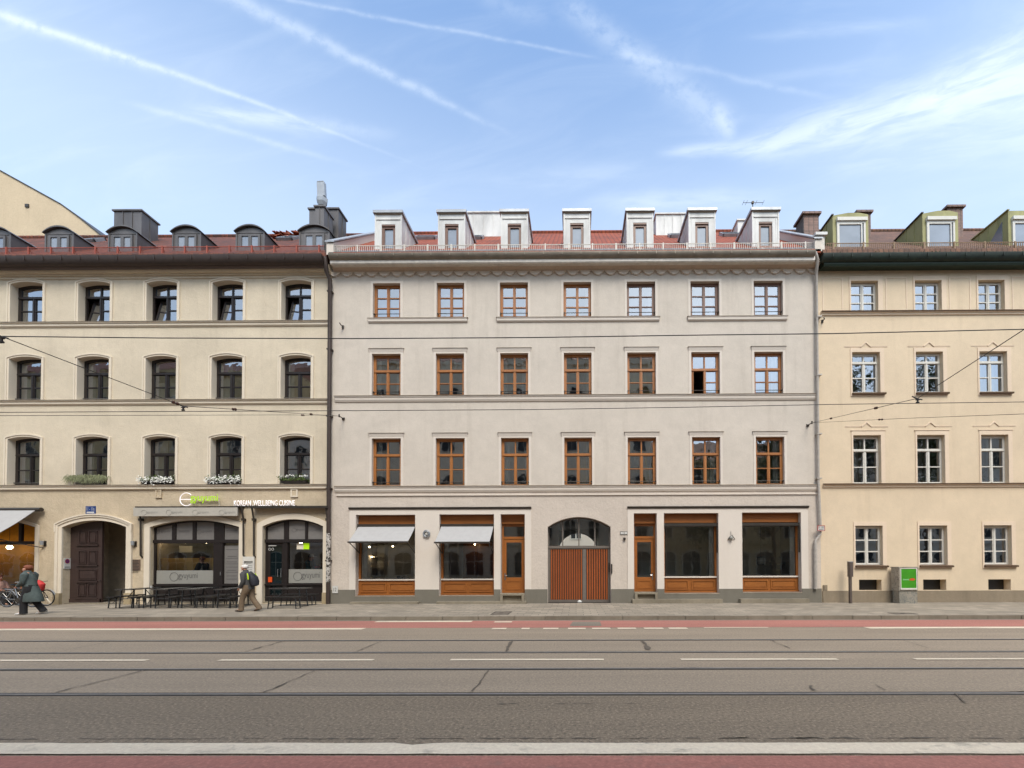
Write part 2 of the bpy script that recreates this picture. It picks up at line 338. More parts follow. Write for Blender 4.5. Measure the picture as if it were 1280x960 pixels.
K = .90
M = dict(
 wall_tan=stucco('cream_stucco', C(219, 206, 183, K), .10, .012, 20, .09),
 wall_tan_low=stucco('tan_rough_stucco', C(207, 190, 163, K), .15, .02, 16, .16),
 trim_cream=stucco('cream_trim', C(228, 216, 196, K), .05, .003, 40, .05),
 plinth_sand=stucco('sandstone', C(176, 158, 126, K), .2, .01, 18, .2),
 wall_grey=stucco('warm_grey_stucco', C(213, 203, 190, K), .07, .006, 24, .11),
 wall_rough=stucco('rough_grey_stucco', C(209, 197, 184, K), .07, .014, 12, .08),
 portal=stucco('smooth_light_plaster', C(222, 212, 200, K), .03, .001, 40, .03),
 plinth_grey=stucco('grey_plinth', C(122, 117, 106, K), .07, .003, 30, .08),
 cove=stucco('cornice_plaster', C(204, 184, 164, K), .1, .004, 20, .1),
 ledge=stucco('weathered_ledge', C(156, 142, 126, K), .2, .006, 14, .2),
 wall_peach=stucco('peach_stucco', C(226, 206, 177, K), .07, .005, 26, .085),
 trim_peach=stucco('peach_trim', C(231, 210, 185, K), .05, .002, 30, .04),
 plinth_beige=stucco('beige_plinth', C(150, 136, 116, K), .15, .006, 20, .15),
 ledge_brown=stucco('brown_ledge', C(96, 76, 60, K), .2, .004, 14, .1),
 gable=stucco('gable_render', C(210, 190, 160, K), .06, .006, 10, .08),
 stone=stucco('step_stone', C(150, 140, 122, K), .25, .01, 14, .3),
 frame_dark=plain('dark_brown_paint', C(40, 33, 31, .8), .45),
 frame_wood=wood('chestnut_wood', C(170, 110, 56, .95), .7),
 frame_wood_x=wood('chestnut_rail', C(170, 110, 56, .95), .7, .45, 'x'),
 wood_red=wood('red_larch', C(166, 88, 40, .95), .7),
 wood_panel=wood('oak_panel', C(158, 96, 42, .95), .7, .4, 'x'),
 wood_grey=wood('weathered_brown_frame', C(126, 92, 74, .9), .75),
 frame_white=plain('white_paint', C(222, 218, 208, .85), .4, var=.05),
 metal_frame=plain('grey_metal_frame', C(116, 108, 100, .8), .5, var=.08),
 steel_bar=plain('steel_bar', C(120, 118, 116, .8), .4, .5),
 dark_metal=plain('dark_bronze_metal', C(70, 64, 58, .8), .45, .3),
 zinc=seamed('dark_zinc', C(112, 108, 106, .85), rough=.5, metal=.35),
 zinc_light=seamed('light_zinc', C(222, 221, 217, .82), rough=.55, metal=.0),
 cap_zinc=seamed('zinc_cap', C(186, 190, 194, .75), rough=.45, metal=.35),
 green_clad=seamed('green_copper_paint', C(168, 164, 112, .8), rough=.7, metal=.0),
 gutter_brown=plain('brown_gutter', C(74, 62, 56, .8), .5, .2),
 gutter_grey=plain('grey_gutter', C(142, 132, 118, .8), .5, .3, .2, 2),
 gutter_green=plain('mossy_green_gutter', C(34, 46, 36, .8), .6, .0, .4, 4),
 soffit_brown=wood('brown_soffit', C(112, 96, 88, .8), .7, .6, 'x'),
 soffit_green=plain('green_soffit', C(42, 58, 46, .8), .5),
 red_rail=plain('red_snow_guard', C(176, 88, 68, .7), .6),
 white_rail=plain('white_snow_guard', C(222, 214, 202, .8), .5),
 brown_rail=plain('rust_snow_guard', C(150, 122, 92, .8), .6),
 tile_red=tiles('red_roof_tiles', C(146, 74, 42, .66), C(98, 54, 34, .6), C(70, 42, 32, .6)),
 tile_orange=tiles('new_orange_tiles', C(184, 86, 42, .64), C(166, 76, 38, .62), C(112, 56, 34, .58)),
 shop_white=plain('shop_wall', C(226, 220, 204, .95), .9, var=.05),
 tile_brown=tiles('old_brown_tiles', C(134, 92, 66, .8), C(104, 72, 54, .8), C(60, 46, 38, .8)),
 brick=tiles('chimney_brick', C(142, 112, 100, .8), C(118, 94, 86, .8), C(92, 82, 76, .8), .24, .11),
 glass_sky=glass('upper_window_glass', .34, wav=.10),
 glass_mid=glass('window_glass', .31, wav=.14),
 glass_shop=glass('shop_glass', .14, wav=.06),
 glass_curtained=glass('curtained_roof_glass', .08, base=C(158, 166, 176, .62)),
 glass_blue=glass('skylight_glass', .5, base=C(70, 76, 84)),
 frost=plain('frosted_film', C(156, 154, 146, .8), .55, var=.04),
 frost_dark=plain('frosted_grey_film', C(140, 136, 132, .7), .5, var=.05),
 ink=plain('grey_lettering', C(96, 94, 92, .8), .6),
 ink_faint=plain('faint_lettering', C(150, 148, 142, .8), .7),
 ink_dark=plain('black_lettering', C(40, 40, 42, .8), .6),
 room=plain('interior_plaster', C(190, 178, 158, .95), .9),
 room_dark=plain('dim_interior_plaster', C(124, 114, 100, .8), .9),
 ochre=plain('ochre_interior_wall', C(214, 150, 48, .9), .8),
 amber=plain('amber_counter', C(206, 170, 96, .9), .7),
 curtain=plain('net_curtain', C(214, 212, 206, .8), .9, var=.06),
 curtain_warm=plain('yellow_curtain', C(178, 150, 78, .8), .9, var=.1),
 door_brown=wood('old_brown_door', C(70, 54, 50, .8), .7),
 awning_grey=plain('grey_awning_cloth', C(182, 180, 178, .75), .9, var=.04),
 awning_white=plain('white_valance', C(196, 190, 178, .75), .9, var=.06),
 black=plain('black_lacquer', C(24, 23, 23), .35, spec=.6),
 black_wood=wood('black_stained_wood', C(52, 50, 49, .8), .6, .35, 'x'),
 black_wood_y=plain('black_table_top', C(70, 68, 66, .8), .25, var=.2, spec=.7),
 rubber=plain('black_rubber', C(26, 26, 26), .7),
 chrome=plain('bare_steel', C(170, 170, 170), .25, .9),
 white_plate=plain('white_enamel', C(216, 214, 208, .8), .4, var=.04),
 blue_plate=plain('blue_enamel', C(28, 62, 124, .9), .35, var=.05),
 red_paint=plain('red_paint', C(172, 46, 44, .9), .5, var=.05),
 orange_sticker=plain('orange_sticker', C(222, 84, 30, .9), .5, var=.05),
 lime=emit('lime_sign', C(160, 204, 16, .85), .25),
 signwhite=emit('white_sign_letters', C(238, 230, 230, .9), .3),  # slight glow put in so the white letters stand out from the wall
 lamp=emit('warm_lamp', C(255, 226, 180), 9),
 bronze=plain('bronze_plaque', C(122, 102, 88, .8), .5, .2),
 wire=plain('black_wire', C(44, 40, 38), .5),
 porcelain=plain('brown_insulator', C(70, 44, 34), .3),
 leaf=plain('green_leaves', C(96, 118, 52, .7), .7, var=.35, scale=30),
 leaf_grey=plain('grey_green_grass', C(134, 138, 102, .8), .8, var=.3, scale=30),
 leaf_dark=plain('tree_leaves', C(70, 84, 44, .7), .7, var=.35, scale=3),
 bark=plain('bark', C(92, 80, 66, .8), .9, var=.3),
 petal=plain('white_petals', C(232, 230, 222, .85), .7, var=.08, scale=30),
 planter=plain('dark_planter', C(62, 54, 50, .8), .6),
 hair_white=plain('white_hair', C(214, 210, 204, .8), .8), hair_red=plain('auburn_hair', C(128, 74, 52, .8), .8, var=.35, scale=40),
 hair_dark=plain('dark_hair', C(44, 36, 32), .7),
 skin=plain('skin', C(206, 150, 124, .85), .55, var=.06), eye=plain('eye', C(40, 32, 28), .3),
 coat_green=plain('grey_green_quilted_cloth', C(82, 94, 92, .8), .8, var=.15, scale=14, bumpd=.02, bscale=14),
 jacket=plain('dark_grey_jacket', C(74, 74, 74, .8), .8, var=.15, scale=14, bumpd=.015, bscale=16),
 trousers=plain('brown_trousers', C(122, 104, 84, .8), .9, var=.12, scale=12, bumpd=.015, bscale=12),
 trousers_black=plain('black_trousers', C(32, 32, 34), .85),
 shoe_brown=plain('brown_shoes', C(86, 70, 58, .8), .6), shoe_white=plain('white_shoes', C(220, 216, 210, .8), .6),
 pack=plain('black_backpack', C(40, 40, 48, .8), .7), neon=plain('neon_strap', C(190, 220, 20, .9), .6),
 red_bag=plain('red_bag', C(190, 52, 50, .9), .7), pink=plain('pink_jumper', C(212, 168, 150, .8), .9), teal=plain('teal_jacket', C(64, 92, 96, .9), .8),
 cap_white=plain('white_cap', C(214, 210, 204, .8), .8), brown_bag=plain('brown_shoulder_bag', C(140, 112, 96, .8), .7),
 cab=graffiti('scribbled_cabinet_paint', C(188, 178, 162, .8), C(96, 92, 88), 9, .02),
 cab_low=graffiti('scribbled_cabinet_base', C(164, 156, 142, .8), C(100, 104, 100), 13, .045),
 poster=plain('green_poster', C(64, 150, 26, .85), .5, var=.12, scale=3), poster_red=plain('poster_red', C(206, 84, 40, .9), .5), poster_pale=plain('poster_pale', C(150, 214, 150, .9), .5),
 sticker=graffiti('stickered_pipe', C(64, 58, 52, .8), C(214, 208, 200, .8), 16, .10),
 pipe_white=plain('pale_zinc_pipe', C(192, 184, 174, .8), .5, .15, .15),
 bollard=plain('brown_metal_post', C(104, 92, 86, .8), .5, .2),
 asphalt=asphalt('coarse_asphalt', C(121, 107, 89, 1.0), .14, .85, .8, 90),
 trackbed=asphalt('brown_track_asphalt', C(146, 131, 112, .9), .12, .85, .4, 120),
 red_lane=asphalt('red_cycle_asphalt', C(172, 113, 99, .84), .12, .85, .3, 130, wear=.35),
 paint=asphalt('worn_white_paint', C(218, 202, 178, .9), .08, .7, .16, 140, wear=.55),
 patch=asphalt('grey_patch', C(128, 118, 104, .85), .1, .85, .2, 100),
 seam=plain('tar_seam', C(92, 83, 72, .85), .7),
 steel=plain('rail_steel', C(138, 136, 134), .45, .5), groove=plain('rail_groove', C(42, 38, 35), .8),
 paving=slabs('pavement_slabs', C(168, 156, 138, .78), .5, .34),
 kerb=stucco('granite_kerb', C(150, 140, 124, .78), .25, .006, 30, .25),
 soil=plain('bare_ground', C(110, 104, 94, .7), .9),
 iron=plain('cast_iron_cover', C(120, 110, 98, .66), .7),
 opp=stucco('ochre_render', C(196, 176, 136, .8), .1, .006, 20, .1), opp_trim=plain('opposite_trim', C(200, 190, 172, .8), .8), opp_glass=plain('opposite_glass', C(50, 52, 54), .6, spec=.1),
)
# ------------------------------------------------------------------ sky and light
SUN_EL, SUN_AZ = 55.0, 163.0                               # azimuth clockwise from +Y (the street runs along X, the camera looks along +Y)
def make_world():
    w = bpy.data.worlds.new('World'); scene.world = w; w.use_nodes = True
    nt = w.node_tree; bg = nt.nodes['Background']; bg.inputs['Strength'].default_value = 0.125
    sky = nd(nt, 'ShaderNodeTexSky'); sky.sky_type = 'NISHITA'; sky.sun_disc = False
    sky.sun_elevation = R(SUN_EL); sky.sun_rotation = R(SUN_AZ)
    sky.air_density = 1.0; sky.dust_density = 2.4; sky.ozone_density = 2.0
    tc = nd(nt, 'ShaderNodeTexCoord'); sep = nd(nt, 'ShaderNodeSeparateXYZ'); nt.links.new(tc.outputs['Generated'], sep.inputs[0])
    x, y, z = sep.outputs
    ys = mathn(nt, 'MAXIMUM', y, .08)
    u = mathn(nt, 'DIVIDE', x, ys); v = mathn(nt, 'DIVIDE', z, ys)
    cmb = nd(nt, 'ShaderNodeCombineXYZ'); nt.links.new(u, cmb.inputs[0]); nt.links.new(v, cmb.inputs[1]); uv = cmb.outputs[0]
    front = mathn(nt, 'MULTIPLY', mathn(nt, 'GREATER_THAN', y, .08), mathn(nt, 'GREATER_THAN', z, 0))
    def nz(scale, detail, mp=None, rot=0, dist=0.0):
        vec = uv
        if mp:
            m0 = nd(nt, 'ShaderNodeMapping'); m0.inputs['Rotation'].default_value = (0, 0, -rot); nt.links.new(uv, m0.inputs[0])
            m1 = nd(nt, 'ShaderNodeMapping'); m1.inputs['Scale'].default_value = (*mp, 1); nt.links.new(m0.outputs[0], m1.inputs[0]); vec = m1.outputs[0]
        n = nd(nt, 'ShaderNodeTexNoise'); n.inputs['Scale'].default_value = scale; n.inputs['Detail'].default_value = detail
        n.inputs['Roughness'].default_value = .6; n.inputs['Distortion'].default_value = dist; nt.links.new(vec, n.inputs['Vector']); return n.outputs['Fac']
    warp = mathn(nt, 'SUBTRACT', nz(5, 4), .5); puff = nz(26, 5); soft = nz(3.2, 4)
    def smooth(val, a, b):
        n = nd(nt, 'ShaderNodeMapRange'); n.interpolation_type = 'SMOOTHSTEP'; n.inputs[1].default_value = a; n.inputs[2].default_value = b
        nt.links.new(val, n.inputs[0]); return n.outputs[0]
    def uvp(px, py): a = P(px, py, 1.0); return a[0], a[1] - H
    total = None
    def streak(p0, p1, w0, w1, a, wob=.02, fade0=.05, fade1=.25, fib=None, curve=0.0, thr=(.25, .6)):
        nonlocal total
        (u0, v0), (u1, v1) = uvp(*p0), uvp(*p1); du, dv = u1 - u0, v1 - v0; L = math.hypot(du, dv)
        a1 = mathn(nt, 'SUBTRACT', u, u0); a2 = mathn(nt, 'SUBTRACT', v, v0)
        t = mathn(nt, 'DIVIDE', mathn(nt, 'ADD', mathn(nt, 'MULTIPLY', a1, du), mathn(nt, 'MULTIPLY', a2, dv)), L * L)
        s = mathn(nt, 'DIVIDE', mathn(nt, 'SUBTRACT', mathn(nt, 'MULTIPLY', a2, du), mathn(nt, 'MULTIPLY', a1, dv)), L)
        s = mathn(nt, 'ADD', s, mathn(nt, 'MULTIPLY', warp, wob))
        if curve: s = mathn(nt, 'ADD', s, mathn(nt, 'MULTIPLY', mathn(nt, 'MULTIPLY', t, mathn(nt, 'SUBTRACT', 1.0, t)), curve))
        w = mathn(nt, 'ADD', mathn(nt, 'MULTIPLY', mathn(nt, 'MINIMUM', mathn(nt, 'MAXIMUM', t, 0.0), 1.0), w1 - w0), w0)
        q = mathn(nt, 'DIVIDE', s, w)
        g = mathn(nt, 'EXPONENT', mathn(nt, 'MULTIPLY', mathn(nt, 'MULTIPLY', q, q), -1.0))
        g = mathn(nt, 'MULTIPLY', g, mathn(nt, 'MULTIPLY', smooth(t, 0.0, fade0), smooth(t, 1.0, 1.0 - fade1)))
        nn = smooth(nz(*fib) if fib else puff, *thr)
        g = mathn(nt, 'MULTIPLY', g, mathn(nt, 'ADD', mathn(nt, 'MULTIPLY', nn, .75), .25))
        g = mathn(nt, 'MULTIPLY', g, a)
        total = g if total is None else mathn(nt, 'ADD', total, g)
    streak((-40, 5), (560, 222), .011, .003, .50, .016, .02, .45, curve=-.05)
    streak((-10, 14), (230, 100), .022, .012, .28, .03, .1, .3)
    streak((255, -20), (660, 178), .021, .006, .50, .03, .02, .35)
    streak((340, -4), (770, 76), .006, .005, .36, .02, .02, .2)
    streak((770, 66), (1060, 128), .010, .008, .22, .03)
    streak((690, -10), (925, 168), .030, .040, .42, .03, .15, .08)
    streak((892, 120), (918, 178), .018, .014, .22, .02, .3, .2)
    streak((140, 122), (470, 215), .009, .006, .26, .02, .2, .4)
    streak((215, 134), (430, 164), .018, .022, .55, .03, .35, .35, (9, 5, (1, 5), R(-9)))
    streak((380, 150), (520, 176), .012, .02, .22, .03, .3, .5)
    streak((810, 192), (985, 180), .012, .022, .55, .02, .3, .4, (9, 5, (1, 5), R(5)))
    streak((900, 196), (1330, 82), .030, .075, .78, .05, .18, .05, (5.5, 6, (1, 6), R(17), .6), .0, (.3, .62))
    streak((960, 200), (1330, 150), .04, .09, .40, .05, .3, .05, (4.5, 6, (1, 5), R(10), .6), .0, (.35, .7))
    streak((1100, 150), (1330, 20), .03, .06, .42, .05, .4, .05, (6, 6, (1, 6), R(24), .6), .0, (.4, .68))
    streak((900, 50), (1190, 28), .010, .016, .22, .04, .4, .4, (5, 5, (1, 7), R(4)))
    streak((880, 108), (1160, 70), .010, .02, .16, .04, .4, .4, (5, 5, (1, 7), R(8)))
    streak((700, 255), (1010, 245), .02, .03, .40, .04, .4, .4, (5, 5, (1, 5), R(0)))
    streak((560, 232), (860, 208), .02, .03, .22, .04, .4, .4, (5, 5, (1, 5), R(0)))
    streak((560, -15), (720, 30), .02, .03, .20, .05, .3, .5)
    veil = mathn(nt, 'MULTIPLY', smooth(nz(2.2, 6, (1, 3.2), R(12), .8), .42, .8), .16)
    total = mathn(nt, 'ADD', total, veil)
    total = mathn(nt, 'MULTIPLY', total, front)
    # thin high cloud over the rest of the sky
    gen = nd(nt, 'ShaderNodeTexNoise'); gen.inputs['Scale'].default_value = 3.0; gen.inputs['Detail'].default_value = 5; gen.inputs['Distortion'].default_value = .6
    mp = nd(nt, 'ShaderNodeMapping'); mp.inputs['Scale'].default_value = (1, 1, 2.5); nt.links.new(tc.outputs['Generated'], mp.inputs[0]); nt.links.new(mp.outputs[0], gen.inputs['Vector'])
    back = mathn(nt, 'MULTIPLY', mathn(nt, 'MULTIPLY', smooth(gen.outputs['Fac'], .35, .7), .75), mathn(nt, 'LESS_THAN', y, .08))
    total = mathn(nt, 'ADD', total, back)
    haze = mathn(nt, 'ADD', mathn(nt, 'MULTIPLY', smooth(z, .86, .54), .36), .0)
    total = mathn(nt, 'MINIMUM', mathn(nt, 'ADD', mathn(nt, 'MULTIPLY', total, .44), haze), .8)
    tint = mixc(nt, 1.0, sky.outputs[0], SKY_TINT, 'MULTIPLY')
    col = mixc(nt, total, tint, CLOUD_COL)
    nt.links.new(col, bg.inputs['Color'])
SKY_TINT = (.95, 1.09, 1.13, 1)
CLOUD_COL = (4.0, 4.35, 4.6, 1)
make_world()
sd = bpy.data.lights.new('sun', 'SUN'); sd.energy = 1.15; sd.angle = R(27); sd.color = (1, .90, .78)
so = bpy.data.objects.new('sun', sd); COL.objects.link(so)
az, el = R(SUN_AZ), R(SUN_EL)
sdir = Vector((math.sin(az) * math.cos(el), math.cos(az) * math.cos(el), math.sin(el)))
so.rotation_euler = sdir.to_track_quat('Z', 'Y').to_euler(); so.location = sdir * 60
vs = scene.view_settings; vs.view_transform = 'Standard'; vs.look = 'None'; vs.exposure = 1.30; vs.gamma = 1; vs.use_curve_mapping = False
scene.cycles.use_denoising = True
scene.cycles.max_bounces = 6; scene.cycles.transparent_max_bounces = 12; scene.cycles.caustics_reflective = False; scene.cycles.caustics_refractive = False
scene.cycles.sample_clamp_indirect = 4

# ------------------------------------------------------------------ the street
ZP = .12                                                   # pavement height
YK = G(720, 775.3)[1]                                      # kerb face
W = 70
def strip(name, x0, x1, y0, y1, z, mat, kind='structure'):
    m = MB(); m.quad((x0, y0, z), (x1, y0, z), (x1, y1, z), (x0, y1, z))
    return tag(m.build(name, mat), kind=kind)
g = MB(); g.quad((-400, -400, -.06), (400, -400, -.06), (400, 400, -.06), (-400, 400, -.06)); tag(g.build('ground', M['soil']), kind='structure')
strip('road', -W, W, 1.9, YK + .02, 0, M['asphalt'])
y_r4 = G(720, 868.3)[1]; y_r3 = G(720, 836.3)[1]; y_r2 = G(720, 815.8)[1]; y_r1 = G(720, 800.4)[1]
y_red0 = G(720, 784.7)[1]
strip('tram_track_bed', -W, W, y_r4 - .10, y_red0, .004, M['trackbed'])
strip('cycle_lane', -W, W, y_red0, YK - .16, .008, M['red_lane'])
strip('cycle_lane', -W, W, 2.1, G(720, 945.8)[1], .008, M['red_lane'])
strip('gutter_strip', -W, W, YK - .16, YK + .01, .008, M['patch'])
a, b = G(720, 943.6)[1], G(720, 930)[1]
m = MB(); n = 260; rr = random.Random(3)
prev = None
for i in range(n + 1):
    x = -26 + 52 * i / n
    e0 = b + rr.uniform(-.006, .008); e1 = a + rr.uniform(-.005, .005)
    if abs(x - G(525, 930)[0]) < .13: e0 -= .035 + rr.uniform(0, .02)
    cur = (x, e0, e1)
    if prev: m.quad((prev[0], prev[2], .012), (cur[0], cur[2], .012), (cur[0], cur[1], .012), (prev[0], prev[1], .012))
    prev = cur
tag(m.build('lane_marking', M['paint'], recalc=False), kind='structure')
def dash(p0, p1, pya, pyb):
    y1, y0 = G(720, pya)[1], G(720, pyb)[1]; yy = (y0 + y1) / 2
    def xx(p):
        d = ray(p, (pya + pyb) / 2 - .002 * (p - 720)); return d.x * (yy / d.y)
    strip('lane_marking', xx(p0), xx(p1), y0, y1, .013, M['paint'])
for p0, p1 in ((-230, 184), (274, 467), (563, 755), (851, 1047), (1143, 1335)): dash(p0, p1, 824.2, 826.0)
for p0, p1 in ((-400, 455), (1083, 1700)): dash(p0, p1, 785.0, 787.0)
for p0, p1 in ((615, 633), (652, 662), (679, 698), (710, 732), (740, 763), (772, 795), (805, 829), (836, 859)): dash(p0, p1, 785.2, 786.8)
dash(880, 960, 784.9, 785.6)
for p0, p1, a, b in ((470, 590, 776.2, 777.6), (618, 640, 777.0, 778.2)): dash(p0, p1, a, b)
m = MB(); yy0, yy1 = G(720, 783)[1], G(720, 777.4)[1]
m.quad((G(712, 783)[0], yy0, .014), (G(752, 783)[0], yy0, .014), (G(750, 777)[0], yy1, .014), (G(716, 777)[0], yy1, .014)); tag(m.build('road_patch', M['patch'], recalc=False), kind='structure')
for yy, s in ((y_r1, 1), (y_r2, -1), (y_r3, 1), (y_r4, -1)):
    m = MB()                                               # rolled head, flangeway on the gauge side
    m.box(-W, W, yy - .022, yy + .022, .002, .016); m.mi = 1
    gy = yy - s * .055
    m.box(-W, W, gy - .026, gy + .026, .001, .0085)
    gy = yy + s * .045; m.box(-W, W, gy - .015, gy + .015, .001, .0075)
    tag(m.build('tram_rail', [M['steel'], M['groove']]), kind='structure')
def seam(pts, w, rnd):
    g = [G(*p) for p in pts]; m = MB(); L = []
    for (xa, ya), (xb, yb) in zip(g, g[1:]):
        k = max(2, int(math.hypot(xb - xa, yb - ya) / .12))
        for i in range(k): L.append((xa + (xb - xa) * i / k, ya + (yb - ya) * i / k))
    L.append(g[-1]); prev = None
    for x, y in L:
        ww = w * rnd.uniform(.3, 1.2); x += rnd.gauss(0, .012); y += rnd.gauss(0, .012)
        cur = (x - ww / 2, x + ww / 2, y)
        if prev: m.quad((prev[0], prev[2], .0165), (prev[1], prev[2], .0165), (cur[1], cur[2], .0165), (cur[0], cur[2], .0165))
        prev = cur
    tag(m.build('road_seam', M['seam'], recalc=False), kind='structure')
rs = random.Random(5)
for pts, w in ((((72, 866), (181, 838.5)), .03), (((331, 866), (395, 838.5)), .03), (((307, 815), (356, 801.5)), .035), (((79, 814), (141, 802)), .02),
               (((591, 865), (611, 838.5)), .025), (((632, 814.5), (636, 809), (640, 802)), .07), (((447, 814.5), (477, 802)), .025),
               (((803, 802), (807, 806), (811, 813)), .12), (((964, 801), (989, 812)), .03), (((1129, 801), (1161, 811)), .025), (((1093, 856), (1108, 864)), .02),
               (((1014, 858), (1018, 864)), .05), (((1195, 868), (1208, 880)), .02)):
    seam(pts, w, rs)
def edge_crack(px0, px1, py, dens, rnd):
    m = MB(); x0, y0 = G(px0, py); x1, _ = G(px1, py); x = x0
    while x < x1:
        l = rnd.uniform(.05, .25); h = rnd.uniform(.004, .018)
        if rnd.random() < dens:
            yb = y0 + rnd.gauss(0, .006)
            m.quad((x, yb - h / 2, .004), (x + l / 2, yb - h, .004), (x + l, yb, .004), (x + l * .4, yb + h, .004))
        x += l * .8
    tag(m.build('road_crack', M['seam'], recalc=False), kind='structure')
edge_crack(-40, 560, 923.8, .75, rs); edge_crack(560, 1320, 923.4, .6, rs); edge_crack(420, 840, 880, .25, rs)
for i in range(14):
    px = rs.uniform(870, 1290); edge_crack(px, px + rs.uniform(14, 30), 922.6, .95, rs)
for px, py, l in ((880, 867, 120), (1260, 864.5, 40), (840, 834.5, 50), (300, 867, 60), (20, 837.5, 60)):
    edge_crack(px, px + l, py, .8, rs)
# pavements and kerb stones
m = MB(); m.box(-W, W, YK + .15, D + .2, -.05, ZP); tag(m.build('pavement', M['paving']), kind='structure')
m = MB(); m.box(-W, W, -11.1, 1.75, -.05, ZP); tag(m.build('pavement', M['paving']), kind='structure')
m = MB(); x = -W; rk = random.Random(9)
while x < W:
    l = rk.uniform(.85, 1.3); m.box(x, x + l - .018, YK + rk.uniform(-.006, .004), YK + .147, -.04, ZP + rk.uniform(.004, .012)); x += l
tag(m.build('kerb', M['kerb']), kind='structure')
m = MB(); m.box(-W, W, 1.752, 1.9, -.04, ZP + .006); tag(m.build('kerb', M['kerb']), kind='structure')
def cover(px0, px1, pya, pyb, label):
    (x0, y0), (x1, y1) = G(px0, pyb, ZP), G(px1, pya, ZP)
    m = MB(); t = .03
    m.box(x0, x1, y0, y1, ZP - .02, ZP + .004); o = m.build('manhole_cover', M['iron'])
    r = MB()
    for q in ((x0 - t, x1 + t, y0 - t, y0), (x0 - t, x1 + t, y1, y1 + t), (x0 - t, x0, y0, y1), (x1, x1 + t, y0, y1)): r.box(q[0], q[1], q[2], q[3], ZP - .02, ZP + .007)
    r.box((x0 + x1) / 2 - .06, (x0 + x1) / 2 + .06, (y0 + y1) / 2 - .03, (y0 + y1) / 2 + .03, ZP, ZP + .0075)
    r.build('frame', M['groove'], o); tag(o, label, 'manhole cover')
cover(614, 639, 764.6, 768.2, 'square inspection cover in the paving in front of the shop door beside the wooden gate')
cover(1120, 1136, 766.2, 767.6, 'small flat cover in the paving in front of the graffiti covered cabinet')

